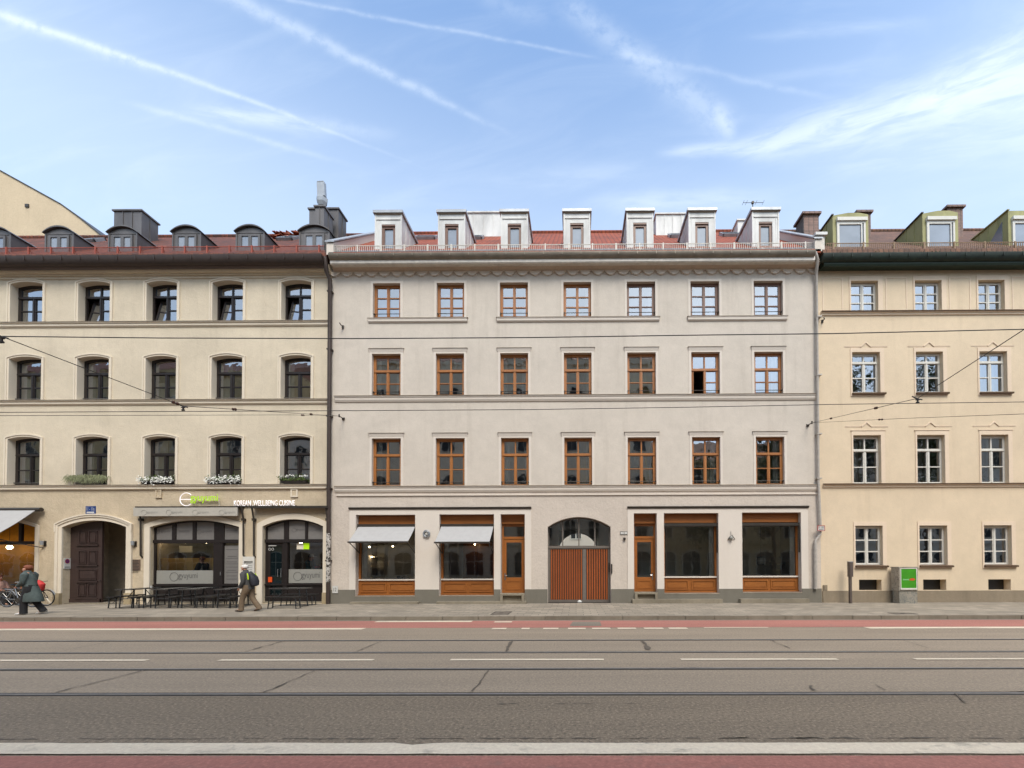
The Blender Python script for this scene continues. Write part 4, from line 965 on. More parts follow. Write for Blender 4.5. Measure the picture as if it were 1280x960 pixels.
m = MB(); m.poly(rect(q(370), q(385.5), zz(687, .18), zz(679.4, .18)), D + .178); m.mi = 1; m.poly(rect(q(378.5), q(385.8), zz(687, .17), zz(679.4, .17)), D + .172); m.build('window_sticker', [M['trim_cream'], M['lime']], f2, recalc=False)
# door leaf (dark glass), hinge stile
dxa, dxb = l2[0]
m = MB(); m.plate(rect(dxa, dxb, ZP + .11, zz(679.2, .14)), [rect(dxa + .13, dxb - .1, zz(744, .14), zz(682, .14))], D + .16, D + .21)
d2 = m.build('door', M['frame_dark'], f2)
m = MB(); m.poly(rect(dxa + .1, dxb - .08, zz(746, .14), zz(680.5, .14)), D + .19); m.build('door', glass('dark_door_glass', .08, base=C(16, 26, 28)), f2, recalc=False)
m = MB(); hx = q(352); m.tube([(hx, D + .17, zz(711)), (hx, D + .1, zz(711)), (hx, D + .1, zz(722)), (hx, D + .17, zz(722))], .014, 6); hx = q(348); m.tube([(hx, D + .17, zz(712)), (hx, D + .1, zz(712)), (hx, D + .1, zz(721)), (hx, D + .17, zz(721))], .012, 6); m.build('handle', M['chrome'], f2)
m = MB(); m.poly(rect(q(335), q(340), zz(728, .14), zz(721.5, .14)), D + .155); m.build('door_sticker', M['orange_sticker'], f2, recalc=False)
text_mesh('OO', zz(685) - zz(688.5), 0, M['white_plate'], 'lettering', f2, q(335), zz(688.5, .14), D + .155, q(342) - q(335))
lines(f2, q(335), q(345), [zz(682.5, .14)], D + .155, M['white_plate'], .03)
m = MB()
for p_ in (693, 728, 742): m.box(q(330.3), q(331.3), D + .1, D + .15, zz(p_) - .08, zz(p_) + .04)
m.build('hinge', M['chrome'], f2)
for r in (r1, r2):
    m = MB(); m.box(r[0], r[1], D + .02, D + .34, ZP - .05, ZP + .09); m.build('threshold', M['stone'], bl)
# cafe front at the left
cb = zz(742); cx1 = cf[1]
f3, h3, l3 = shopfront_build('shopfront', cf[0], cf[1], cf[2], cf[3], [], [(px(-30, .14), px(-26, .14)), (px(22.6, .14), px(26.2, .14))], (zz(680.5, .14, 20), zz(676.5, .14, 20)), zz(743, .14, 20), D + .14)
# rooms behind
zsl = [ZP - .1, ZL1 + .2, zz(508), zz(411), zz(335)]
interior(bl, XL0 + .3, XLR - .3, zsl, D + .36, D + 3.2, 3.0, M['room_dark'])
m = MB(); m.box(px(-120), px(60), D + 1.5, D + 1.6, 0, 4.4); m.box(px(60), px(60) + .1, D + .36, D + 1.6, 0, 4.4); m.build('interior_wall', M['ochre'], bl)
m = MB(); m.box(px(174), px(176), D + .36, D + 3.2, 0, 4.4); m.box(px(313), px(315), D + .36, D + 3.2, 0, 4.4); m.build('interior_wall', M['room_dark'], bl)
cn = MB(); cn.box(px(196, .9), px(268, .9), D + .9, D + 1.4, ZP, zz(697.5, .9)); o = cn.build('counter', [M['amber']]); tag(o, 'ochre counter behind the wide restaurant window', 'counter')
pn = MB(); pn.box(px(224, 1.2), px(240, 1.2), D + 1.2, D + 1.24, zz(690.5, 1.2), zz(682.5, 1.2)); o = pn.build('menu_screen', M['frost']); tag(o, 'pale rectangular menu board hanging above the restaurant counter', 'menu board')
shell(bl, XL0, XLR, zt, D + 11.5, M['wall_tan'])
# vents
for a, b, c_, d_, nm in ((364, 372.8, 611.2, 622, 0), (195.2, 203, 611.6, 622.4, 1)):
    m = MB(); x0, x1, z1, z0 = px(a, 0, 615), px(b, 0, 615), zz(c_), zz(d_)
    m.plate(rect(x0, x1, z0, z1), [rect(x0 + .06, x1 - .06, z0 + .06, z1 - .06)], D - .05, D + .01); m.mi = 1
    m.box(x0 + .05, x1 - .05, D - .025, D + .01, z0 + .05, z1 - .05); m.build('vent', [M['trim_cream' if nm == 0 else 'wall_tan_low'], M['wall_tan_low']], bl)
# drainpipe between the two houses
zg = PZ(320, D - .4); xg = PX(406.5, D - .4, 320)
m = MB(); xd = PX(411.8, D - .12, 500)
m.tube([(xg, D - .42, zg), (xg + .03, D - .40, zg - .2), (PX(408, D - .3, 335), D - .3, PZ(337, D - .3)), (xd, D - .13, PZ(348, D - .13)), (xd, D - .13, PZ(420, D - .13)), (xd, D - .13, ZP)], .085, 10)
for p_ in (365, 437, 520, 610, 700): z = PZ(p_, D); m.box(xd - .1, xd + .1, D - .2, D, z - .03, z + .03)
dp = m.build('drainpipe', M['gutter_brown'], bl, smooth=True)
m = MB(); m.tube([(xd, D - .13, PZ(727, D)), (xd, D - .13, PZ(666, D))], .0885, 10); m.build('stickers', M['sticker'], dp, smooth=True)
# ------------------------------------------------------------------ middle building (warm grey, wooden windows)
XM0, XM1 = XLR + .002, PX(1025.3)
bm_ = empty('apartment_house', (0, D, 0)); tag(bm_, 'grey plastered house in the middle with brown wooden windows, white dormers and shop fronts', 'building')
MC1 = [(468.3, 500.6), (547.2, 580.4), (625.5, 660), (704.2, 738.8), (783.5, 818.3), (863, 897.6), (942, 976.3)]   # top storey
MC2 = [(467, 501), (546.2, 580.2), (626, 660.3), (704.8, 739.4), (784, 819), (864, 898.3), (942.8, 976.6)]
MC3 = [(466.8, 501.2), (546, 581), (627, 661.2), (705.3, 740), (784.6, 819.6), (865, 899), (944.8, 978.4)]
ZM1 = PZ(609, D); dyM = .15
mh = []; MW = []
for ri, (cols, t, b, tr) in enumerate(((MC1, 355.6, 398.2, None), (MC2, 443.2, 495.6, 463.2), (MC3, 548.2, 608.2, 568.4))):
    for ci, (a, c) in enumerate(cols):
        x0, x1 = opening(a, c, dyM, (t + b) / 2); z1, z0 = PZ(t, D + dyM), PZ(b, D + dyM) - .02
        mh.append(rect(x0, x1, z0, z1)); MW.append((ri, ci, x0, x1, z0, z1, None if tr is None else PZ(tr, D + dyM)))
ztm = PZ(331, D)
def MP(p, dy=0.0, py=690): return PX(p, D + dy, py)
m = MB(); m.plate(rect(XM0, XM1, ZM1, ztm), mh, D, D + .35); m.build('wall', M['wall_grey'], bm_)
for ri, ci, x0, x1, z0, z1, tr in MW:
    gmat = M['glass_sky'] if ri == 0 or (ri == 1 and ci >= 5) else M['glass_mid']
    wm = M['wood_grey'] if (ri == 0 and ci >= 4) else M['frame_wood']
    if ri == 0: w = casement(bm_, x0, x1, z0, z1, z1, D + dyM, (wm, gmat), 'M', border=.12, mullion=.12, rows=3, muntin=.04, fracs=[0, .30, .65, 1], sill=.14)
    else: w = casement(bm_, x0, x1, z0, z1, z1, D + dyM, (wm, gmat), 'M', border=.12, mullion=.13, transom=tr, rows=2, muntin=.035, sill=.13, fracs=[0, .54, 1] if ri == 2 else [0, .5, 1], open=(ri == 1 and ci == 5))
    s = MB(); wd = .10
    s.plate(rect(x0 - wd, x1 + wd, z0 - .02, z1 + wd), [rect(x0 + .003, x1 - .003, z0 - .017, z1 - .003)], D - .018, D + .002)
    if ri: 
        zc = z1 + wd + .02; s.extr([(D + .002, zc - .06), (D - .022, zc - .05), (D - .045, zc + .05), (D - .055, zc + .09), (D + .002, zc + .10)], x0 - .12, x1 + .12)
    s.build('surround', M['portal'], w)
    if ri:
        t = MB(); t.extr([(D, zc + .101), (D - .07, zc + .092), (D - .07, zc + .103), (D, zc + .12)], x0 - .15, x1 + .15); t.build('lintel_flashing', M['ledge'], w)
    guard(w, x0, x1, z0 + .22, D + .06, M['dark_metal'])
    xm = (x0 + x1) / 2
    if ri == 0 and ci in (0, 1): 
        curtain(w, x0 + .06, x1 - .06, z0 + .08, z1 - (.3 if ci else .5), D + .34, M['curtain'], rc)
    if ri == 0 and ci in (2, 3, 6): curtain(w, xm + .02, x1 - .06, z0 + .08, z0 + .55, D + .34, M['curtain'], rc)
    if (ri, ci) in ((1, 0), (2, 0), (2, 2), (1, 2)): curtain(w, x1 - .42 + .1 * ri, x1 - .16, z0 + .1, z1 - .15, D + .32, M['curtain'], rc); curtain(w, x0 + .1, x0 + .20 + .06 * ri, z0 + .1, z1 - .15, D + .32, M['curtain'], rc)
    if (ri, ci) in ((1, 1), (2, 4)): curtain(w, x0 + .08, x1 - .08, tr + .02 - .5 * (ri == 2), z1 - .05, D + .32, M['frost_dark'], rc)
    if (ri, ci) in ((1, 4), (2, 4), (2, 3)): curtain(w, xm - .05 - .4 * (ri == 1), x1 - .08, z0 + .1, z1 - .7, D + .34, M['curtain_warm'], rc)
    if (ri, ci) in ((1, 6), (2, 6), (2, 5)): curtain(w, x1 - .36, x1 - .1, z0 + .1, z1 - .1, D + .32, M['curtain'], rc)
# top-storey sills joining groups of windows
for a, b in ((461, 584.5), (621.5, 824), (859.8, 983.2)):
    x0, x1 = MP(a, 0, 398), MP(b, 0, 398); z = PZ(397.4, D)
    molding(bm_, 'window_sill', [(D + .01, z), (D - .09, z - .008), (D - .09, z - .03), (D - .075, z - .04), (D - .07, z - .13), (D - .04, z - .17), (D + .01, z - .18)], x0, x1, M['portal'])
    t = MB(); t.extr([(D + .03, z + .045), (D - .10, z + .010), (D - .10, z - .006), (D + .03, z + .003)], x0 - .03, x1 + .03); t.build('sill_flashing', M['ledge'], bm_)
for py0, x1p in ((494.6, 1019.6), (607.6, 1021.6)):
    z = PZ(py0, D); x0, x1 = MP(419.5, 0, py0), MP(x1p, 0, py0)
    molding(bm_, 'string_course', [(D + .01, z), (D - .10, z - .01), (D - .10, z - .05), (D - .075, z - .07), (D - .07, z - .16), (D - .035, z - .24), (D + .01, z - .26)], x0, x1, M['portal'])
    t = MB(); t.extr([(D + .03, z + .06), (D - .12, z + .014), (D - .12, z - .008), (D + .03, z + .004)], x0 - .02, x1 + .02); t.build('string_course_flashing', M['ledge'], bm_)
z = PZ(617.6, D); molding(bm_, 'string_course', [(D + .01, z), (D - .05, z - .01), (D - .05, z - .05), (D + .01, z - .07)], MP(421, 0, 617), MP(1021, 0, 617), M['portal'])
# cornice with scalloped frieze
yA, yB = D - .34, D - .46
prof = [(D + .01, PZ(338.6, D)), (D - .06, PZ(338.3, D - .06)), (D - .10, PZ(336, D - .1)), (D - .22, PZ(331.5, D - .22)), (yA, PZ(329.2, yA)), (yA, PZ(328.2, yA)), (D + .01, PZ(328.2, yA))]
molding(bm_, 'cornice', prof, XM0 + .12, MP(1021.5, 0, 330), M['cove'])
prof = [(D, PZ(328.4, yA) - .003 + .004), (yB + .03, PZ(327.9, yB)), (yB, PZ(326.8, yB)), (yB, PZ(321.8, yB)), (D, PZ(321.8, yB))]
molding(bm_, 'eaves_board', prof, MP(412.5, -.46, 325), MP(1019, -.46, 325), M['white_rail'])
m = MB(); x = MP(418.5, 0, 340); zt_, zb_ = PZ(338.4, D - .05), PZ(343.4, D - .05)
while x < MP(1018, 0, 340):
    w_ = .17; h = zt_ - zb_
    pts = [(x - w_ * 1.55, zt_), (x - w_ * 1.2, zt_ - h * .25), (x - w_, zt_ - h * .7), (x - w_ * .55, zt_ - h * .8), (x - w_ * .5, zb_), (x + w_ * .5, zb_), (x + w_ * .55, zt_ - h * .8), (x + w_, zt_ - h * .7), (x + w_ * 1.2, zt_ - h * .25), (x + w_ * 1.55, zt_)]
    m.plate(pts, [], D - .075, D + .002); x += .553
m.build('scalloped_frieze', M['portal'], bm_)
gutter(bm_, MP(410, -.6, 318), MP(1020, -.6, 318), PZ(320.6, D - .6), PZ(314.2, D - .6), D - .6, M['gutter_grey'])
xr0, xr1 = XM0 + .1, MP(1019, 0, 310)
ro2, RZM = roof(bm_, xr0, xr1, 313.8, 6.3, M['tile_orange'])
snow_guard(bm_, MP(409, -.3, 310), MP(1017, -.3, 310), PZ(314.2, D - .3), PZ(305.6, D - .3), D - .3, 1.02, .088, M['white_rail'], .016)
fl_ = MB(); ya_, yb_ = D - .41, D - .05; fl_.extr([(ya_, RZM(ya_) + .004), (yb_, RZM(yb_) + .004), (yb_, RZM(yb_) + .02), (ya_, RZM(ya_) + .02)], xr0, xr1); fl_.build('eaves_flashing', M['zinc'], bm_)
# fire walls at both ends, rising with the roof
for xa_, xb_ in ((XM0 + .0, XM0 + .30), (xr1 - .26, xr1 + .02)):
    m = MB(); y0, y1 = D - .42, D + 5.8
    m.extr([(y0, RZM(y0) - .1), (y0, RZM(y0) + .42), (y1, RZM(y1) + .30), (y1, RZM(y1) - .5)], xa_, xb_); o = m.build('fire_wall', M['portal'], bm_)
    c_ = MB(); c_.extr([(y0 - .05, RZM(y0) + .42), (y0 - .05, RZM(y0) + .48), (y1, RZM(y1) + .36), (y1, RZM(y1) + .302)], xa_ - .05, xb_ + .05); c_.build('coping', M['cap_zinc'], o)
# pillar at the right end
x0, x1 = PX(1018.5, D - .35, 305), PX(1032, D - .35, 305)
m = MB(); m.box(x0 + .04, x1 - .06, D - .38, D + .1, PZ(316, D - .38), PZ(297, D - .38)); o = m.build('parapet_pillar', M['white_rail'], bm_)
m = MB(); m.box(x0 - .02, x1 + .02, D - .46, D + .16, PZ(297, D - .38), PZ(293.6, D - .38)); m.build('coping', M['zinc_light'], o)
m = MB(); m.box(PX(406.6, D - .4, 310), PX(413.4, D - .4, 310), D - .4, D + .2, PZ(315.5, D - .4), PZ(302.5, D - .4)); m.build('parapet_pillar', M['dark_metal'], bm_)
# flat-roofed white dormers
def box_dormer(px0, px1, pyt):
    yf = D + .3; x0, x1 = PX(px0 + .9, yf, 290), PX(px1 - .9, yf, 290); zt_, z0 = PZ(pyt + 4, yf), PZ(313, yf)
    xm = (x0 + x1) / 2; ww = (x1 - x0) * .255; wt, wb = PZ(pyt + 16.5, yf), PZ(311.6, yf)
    m = MB(); m.plate(rect(x0, x1, z0, zt_), [rect(xm - ww, xm + ww, z0 + .08, wt)], yf, yf + .16); m.box(x0, x1, yf + .161, yf + 2.4, z0 - .4, zt_)
    for xs in (x0 - .012, x1 + .012):
        for k in range(1, 5): m.box(xs - .012, xs + .012, yf + .45 * k - .01, yf + .45 * k + .01, z0, zt_ - .005)
    m.box(x0 - .012, x0 + .05, yf - .02, yf + .1, z0, zt_); m.box(x1 - .05, x1 + .012, yf - .02, yf + .1, z0, zt_)
    zl = PZ(pyt + 11, yf); m.box(x0 + .06, x1 - .06, yf - .03, yf + .01, zl, zl + .05)
    for xs in (xm - ww - .16, xm + ww + .16): m.box(xs - .008, xs + .008, yf - .012, yf + .01, z0, zl)
    d = m.build('dormer', M['zinc_light'], bm_)
    c_ = MB(); c_.box(x0 - .07, x1 + .07, yf - .09, yf + 2.4, zt_ + .02, zt_ + .14); c_.mi = 1; c_.box(x0 - .02, x1 + .02, yf - .04, yf + 2.4, zt_ - .02, zt_ + .022); c_.build('roof_cap', [M['cap_zinc'], M['ledge']], d)
    f = MB(); f.plate(rect(xm - ww, xm + ww, z0 + .07, wt + .01), [rect(xm - ww + .11, xm + ww - .11, z0 + .2, wt - .16)], yf + .05, yf + .15)
    f.box(xm - ww, xm + ww, yf + .01, yf + .06, wt - .07, wt + .005); f.build('window_frame', M['wood_grey'], d)
    p = MB(); p.poly(rect(xm - ww + .08, xm + ww - .08, z0 + .15, wt - .12), yf + .10); p.build('pane', M['glass_curtained'], d, recalc=False)
for a, b in ((468, 503), (547, 582.3), (625.6, 660.5), (703.8, 738.5), (782.6, 817.3), (860, 895), (939.5, 974.5)): box_dormer(a, b, 262.3)
for a, b, t in ((579, 629, 265.5), (820, 862, 269)):
    h_ = housing(bm_, 'roof_housing', a, b, t, 22.6, 2.0, M['zinc_light'])
housing(bm_, 'roof_housing', 922, 940, 277.5, 22.4, .8, M['zinc_light'])
for a, b, c_, d_ in ((519, 546, 292.6, 299.5), (591, 604, 293, 300), (836, 851, 292, 300), (901, 924, 290.5, 298.5)): skylight(bm_, a, b, c_, d_, RZM)
xt = PX(941, 22.6, 265); zt2 = PZ(255, 22.6)
m = MB(); m.tube([(xt, 22.6, RZM(22.6) - .1), (xt, 22.6, zt2 + .06)], .025, 6); m.tube([(PX(929, 22.6, 254), 22.6, zt2), (PX(954, 22.6, 254), 22.6, zt2)], .012, 6)
for p_ in (929, 933, 945, 954): m.tube([(PX(p_, 22.6, 254), 22.45, zt2), (PX(p_, 22.6, 254), 22.75, zt2)], .009, 5)
m.box(xt - .06, xt + .06, 22.55, 22.65, zt2 - .05, zt2 + .06)
tag(m.build('television_aerial', M['dark_metal']), 'thin television aerial with a crossbar above the roof of the grey house', 'aerial')

# ---- ground floor: holes for shops, doors and gate
SR = .24
S1 = (444.8, 519.2, 642.6, 744.4); S2 = (549.2, 617.7, 642.4, 744.2); D1 = (625.8, 656.2, 642.4, 742.6); D2 = (792.4, 821.2, 641.8, 741.4); S3 = (830, 898.2, 641.8, 742); S4 = (927.6, 1001.4, 641.4, 741)
def hole(s, py=700): return (PX(s[0], D, py), PX(s[1], D, py), PZ(s[3], D), PZ(s[2], D))
HS = {k: hole(v) for k, v in dict(S1=S1, S2=S2, D1=D1, D2=D2, S3=S3, S4=S4).items()}
ga = (PX(684.6, D, 700), PX(763.4, D, 700), PZ(658.6, D), PZ(646.2, D))
holes = [rect(*HS[k]) for k in HS] + [arch(ga[0], ga[1], ZP - .02, ga[2], ga[3], 20)]
m = MB(); m.plate(rect(XM0, XM1, z0g, ZM1), holes, D, D + .35); m.build('ground_floor_wall', M['wall_rough'], bm_)
for keys, a, b in ((('S1', 'S2', 'D1'), 437, 664), (('D2', 'S3', 'S4'), 784.4, 1010)):
    m = MB(); e = .003
    m.plate(rect(PX(a, D, 690), PX(b, D, 690), ZP, PZ(636, D)), [rect(HS[k][0] + e, HS[k][1] - e, HS[k][2] + e, HS[k][3] - e) for k in keys], D - .03, D + .002)
    m.build('portal_surround', M['portal'], bm_)
    zc = PZ(636, D) + .002
    molding(bm_, 'drip_moulding', [(D + .002, zc), (D - .07, zc + .005), (D - .09, zc + .06), (D - .09, zc + .085), (D + .002, zc + .10)], PX(a, D, 635) - .01, PX(b, D, 635) + .01, M['dark_metal'])
# painted plinth between the openings
zp_ = PZ(736.4, D); m = MB()
def pl(a, b, top, y0=D - .055):
    m = MB(); m.box(a, b, y0, D + .001, 0, top); m.build('plinth', M['plinth_grey'], bm_)
pl(XM0 + .05, HS['S1'][0] - .0, zp_); pl(HS['S1'][1], HS['S2'][0], zp_); pl(HS['S2'][1], HS['D1'][0], zp_); pl(HS['D1'][1], ga[0] - .01, zp_)
pl(ga[1] + .01, HS['D2'][0], zp_); pl(HS['D2'][1], HS['S3'][0], zp_); pl(HS['S3'][1], HS['S4'][0], zp_); pl(HS['S4'][1], XM1, zp_)
for k in ('S1', 'S2', 'S3', 'S4'): pl(HS[k][0] + .001, HS[k][1] - .001, HS[k][2] + .01, D - .053)
for k in ('S1', 'S2', 'S3', 'S4'):
    m = MB(); m.box(HS[k][0] + .002, HS[k][1] - .002, D - .06, D + .34, HS[k][2] - .03, HS[k][2] + .014); m.build('window_sill', M['ledge'], bm_)
def step(a, b, pya, pyb, split=None):
    m = MB(); x0, x1 = PX(a, D - .3, 754), PX(b, D - .3, 754); z1 = PZ(pya, D - .3); xs = [x0] + [PX(s, D - .3, 754) for s in (split or [])] + [x1]
    for xa_, xb_ in zip(xs, xs[1:]): m.box(xa_ + .004, xb_ - .004, D - .32, D - .056, 0, z1)
    m.build('doorstep', M['stone'], bm_)
step(437.2, 522.5, 751.8, 757); step(545.4, 658, 751.5, 757, [630]); step(790.5, 903.4, 749.4, 756.4, [835]); step(926, 1012, 749.3, 756, [971])
for k in ('D1', 'D2'):
    h = HS[k]; m = MB(); zt_ = h[2] + .03; zb_ = ZP
    m.plate(rect(h[0] + .01, h[1] - .01, zb_, zt_), [rect(h[0] + .12, h[1] - .12, zb_ + .10, zt_ - .07)], D - .2, D + .1); m.box(h[0] + .1, h[1] - .1, D - .06, D + .05, zb_, zt_ - .06)
    m.box(h[0] + .002, h[1] - .002, D + .0, D + .34, h[2] - .02, h[2] + .034)
    m.build('doorstep', M['stone'], bm_)
# wooden shop windows
def shop_window(k, header_py, cass_py, glass_py, panel_py, awn):
    x0, x1, z0, z1 = HS[k]; yf = D + SR; left = (x0 + x1) < 0
    zh, zc, zg, zp = PZ(header_py, yf), PZ(cass_py, yf), PZ(glass_py, yf), PZ(panel_py, yf)
    b = .09
    m = MB(); m.plate(rect(x0 - .005, x1 + .005, z0 - .005, z1 + .005), [rect(x0 + b, x1 - b, zg, zh - .12)], yf, yf + .09)
    m.box(x0, x1, yf - .03, yf + .01, zh, z1 - .06); m.box(x0, x1, yf - .045, yf + .01, zh - .0, zh + .07)          # header board
    xm = (x0 + x1) / 2
    for a, b_ in ((x0 + .1, xm - .06), (xm + .06, x1 - .1)):
        m.plate(rect(a, b_, z0 + .14, zg - .17), [rect(a + .05, b_ - .05, z0 + .19, zg - .22)], yf - .03, yf + .001)
        m.box(a + .09, b_ - .09, yf - .018, yf + .001, z0 + .23, zg - .26)
    m.box(x0, x1, yf - .05, yf + .001, z0 + .02, z0 + .09)
    w = m.build('shop_window', M['wood_panel'], bm_)
    s = MB(); s.box(x0 + .02, x1 - .02, yf - .06, yf + .02, zg - .06, zg + .002); s.build('sill', M['portal'], w)
    p = MB(); p.poly(rect(x0 + b - .03, x1 - b + .03, zg - .03, zh - .05), yf + .05); p.build('pane', M['glass_shop'], w, recalc=False)
    s = MB(); lx = (x0 + b, x0 + b + .22) if left else (x1 - b - .22, x1 - b); s.box(lx[0], lx[1], yf + .1, yf + .16, zg, zh - .12); s.build('curtain', M['curtain'], w)
    c_ = MB(); cz1, cz0 = PZ(cass_py - 2.6, D + .12), PZ(cass_py + 1.4, D + .12); c_.box(x0 + .004, x1 - .004, D + .08, D + .21, cz0, cz1); c_.box(x0 + .01, x1 - .01, D + .07, D + .09, cz0 + .03, cz1 - .03)
    return w, c_, cz0, cz1
for k, hp, cp, gp, pp, awn in (('S1', 655, 657, 723.3, 743, (435.4, 513, 677)), ('S2', 655, 657, 723, 743, (543.3, 614.3, 677.8)), ('S3', 654, 657.2, 720.8, 741, None), ('S4', 653.6, 657, 720.4, 740.4, None)):
    w, c_, cz0, cz1 = shop_window(k, hp, cp, gp, pp, awn); x0, x1, z0, z1 = HS[k]
    if awn is None:
        c_.build('blind_box', M['dark_metal'], w)
        m = MB(); ex = x1 - .02 if k in ('S3', 'S4') else x0 + .02; m.box(ex - .03, ex + .015, D + .06, D + .12, cz0 - 1.15, cz0); m.build('blind_arm', M['dark_metal'], w)
    else:
        lab = {'S1': 'pale grey awning let down over the first shop window beside the dark drainpipe', 'S2': 'pale grey awning let down over the shop window next to the wooden shop door'}[k]
        yfr = None
        xa0 = x0 + .05; ys = D + .08
        # projection follows from the visible front bar
        best = min(((abs(PX(awn[0], yy, awn[2]) - xa0), yy) for yy in [D - .02 * i for i in range(10, 70)]))
        yfr = best[1]; zf = PZ(awn[2], yfr)
        aw = empty('awning', ((x0 + x1) / 2, D, cz0)); tag(aw, lab, 'awning', 'grey awnings over the shop windows')
        f_ = MB(); n = 6; xb_ = x1 - .05
        P0, P1 = Vector((0, ys, cz0 + .02)), Vector((0, yfr, zf + .03))
        for i in range(n):
            a_, b_ = P0.lerp(P1, i / n), P0.lerp(P1, (i + 1) / n); sg = lambda t: -.03 * math.sin(math.pi * t)
            for zo in (0, -.012):
                f_.quad((xa0, a_.y, a_.z + sg(i / n) + zo), (xb_, a_.y, a_.z + sg(i / n) + zo), (xb_, b_.y, b_.z + sg((i + 1) / n) + zo), (xa0, b_.y, b_.z + sg((i + 1) / n) + zo))
        f_.build('cloth', M['awning_grey'], aw, recalc=False)
        f_ = MB(); f_.box(xa0 - .02, xb_ + .02, yfr - .03, yfr + .03, zf - .03, zf + .04); f_.build('front_bar', M['dark_metal'], aw)
        c_.build('cassette', M['dark_metal'], aw)
        for xs in (xa0 + .03, xb_ - .03):
            f_ = MB(); f_.tube([(xs, yfr, zf), (xs, D + .14, zf - .42)], .018, 6); f_.tube([(xs, D + .15, zf - .45), (xs, D + .15, cz0 + .02)], .02, 6); f_.build('arm', M['dark_metal'], aw)
# wooden shop doors
def shop_door(k, left):
    x0, x1, z0, z1 = HS[k]; yf = D + .34
    zh, zt0, zt1, zd, zg, zp = [PZ(p, yf) for p in (655.5, 670.6, 658, 673.6, 721.6, 741)]
    b = .08; m = MB()
    m.plate(rect(x0 - .005, x1 + .005, z0, z1 + .005), [rect(x0 + b, x1 - b, zt0, zt1), rect(x0 + b, x1 - b, z0 + .03, zd)], yf, yf + .09)
    m.box(x0, x1, yf - .06, yf + .01, zh + .02, z1); m.box(x0, x1, yf - .1, yf + .01, zh + .02, zh + .1)
    fr = m.build('door_frame', M['wood_panel'], bm_)
    p = MB(); p.poly(rect(x0 + b - .02, x1 - b + .02, zt0 - .02, zt1 + .02), yf + .05); p.build('pane', M['glass_shop'], fr, recalc=False)
    d = MB(); xa, xb = x0 + b + .005, x1 - b - .005
    d.plate(rect(xa, xb, z0 + .04, zd - .005), [rect(xa + .11, xb - .11, zg, zd - .15)], yf + .02, yf + .08)
    d.plate(rect(xa + .09, xb - .09, z0 + .17, zg - .12), [rect(xa + .15, xb - .15, z0 + .23, zg - .18)], yf - .0, yf + .021); d.box(xa, xb, yf - .02, yf + .021, z0 + .04, z0 + .12)
    dd = d.build('door', M['wood_panel'], bm_)
    p = MB(); p.poly(rect(xa + .09, xb - .09, zg - .02, zd - .12), yf + .05); p.build('pane', M['glass_shop'], dd, recalc=False)
    hx = xa + .05 if left else xb - .05
    h = MB(); h.box(hx - .022, hx + .022, yf - .0, yf + .022, 1.12, 1.42); h.tube([(hx, yf, 1.32), (hx, yf - .05, 1.32), (hx + (.11 if left else -.11), yf - .055, 1.32)], .012, 6); h.build('handle', M['chrome'], dd)
shop_door('D1', True); shop_door('D2', False)
# gate
yg = D + .26; gzr0, gzr1 = PZ(686, yg), PZ(682.2, yg); gx0, gx1 = ga[0], ga[1]
xs = [PX(p, yg, 670) for p in (703.4, 723.6, 743.6)]
w2 = (gx1 - gx0) / 2; xc = (gx0 + gx1) / 2; topz = lambda x: ga[2] + (ga[3] - ga[2]) * (1 - ((x - xc) / w2) ** 2) - .05
edges = [gx0 + .05] + [v for x in xs for v in (x - .025, x + .025)] + [gx1 - .05]; lh = []
for i in range(0, 8, 2):
    a_, b_ = edges[i], edges[i + 1]; lh.append([(a_, gzr1), (b_, gzr1)] + [(b_ + (a_ - b_) * t / 5, topz(b_ + (a_ - b_) * t / 5)) for t in range(6)])
xp0, xp1 = PX(728.2, yg, 715), PX(732.8, yg, 715); xl = PX(688, yg, 715); xr = PX(760, yg, 715); zb0, zb1 = PZ(749.6, yg), PZ(686.6, yg)
lh += [rect(xl, xp0, zb0, zb1), rect(xp1, xr, zb0, zb1)]
m = MB(); m.plate(arch(gx0 - .005, gx1 + .005, ZP + .03, ga[2], ga[3] + .003, 20), lh, yg, yg + .08); m.box(gx0, gx1, yg - .03, yg + .005, gzr0 + .02, gzr1 - .02)
gt = m.build('gate', M['metal_frame'], bm_)
p = MB()
for h in lh[:4]: p.poly(h, yg + .04)
p.build('pane', M['glass_shop'], gt, recalc=False)
for a_, b_, n in ((xl, xp0, 14), (xp1, xr, 9)):
    m = MB(); st = (b_ - a_) / n
    for i in range(n):
        x_ = a_ + st * i
        m.extr([(0, 0)] * 0 or [(yg + .01, zb0 + .003), (yg + .06, zb0 + .003), (yg + .06, zb1 - .003), (yg + .01, zb1 - .003)], x_ + .022, x_ + st - .022)
        m.box(x_ + st * .3, x_ + st * .7, yg - .01, yg + .02, zb0 + .004, zb1 - .004)
    m.mi = 1; m.box(a_, b_, yg + .055, yg + .07, zb0, zb1)  # backing coloured dark so the gaps between slats look shaded
    m.build('gate_leaf', [M['wood_red'], M['door_brown']], gt)
m = MB(); m.box(gx1 - .08, gx1 - .03, yg - .04, yg + .001, PZ(715, yg), PZ(704, yg)); m.build('handle', M['dark_metal'], gt)
m = MB(); m.ball((PX(724.5, D + .18, 752), D + .18, ZP + .03), (.1, .06, .09), 6); tag(m.build('door_stop', M['white_plate']), 'small white stone at the foot of the wooden gate', 'door stop')
m = MB(); m.box(gx0 + .01, gx1 - .01, D + .02, D + .36, ZP - .05, ZP + .028); m.build('threshold', M['dark_metal'], bm_)
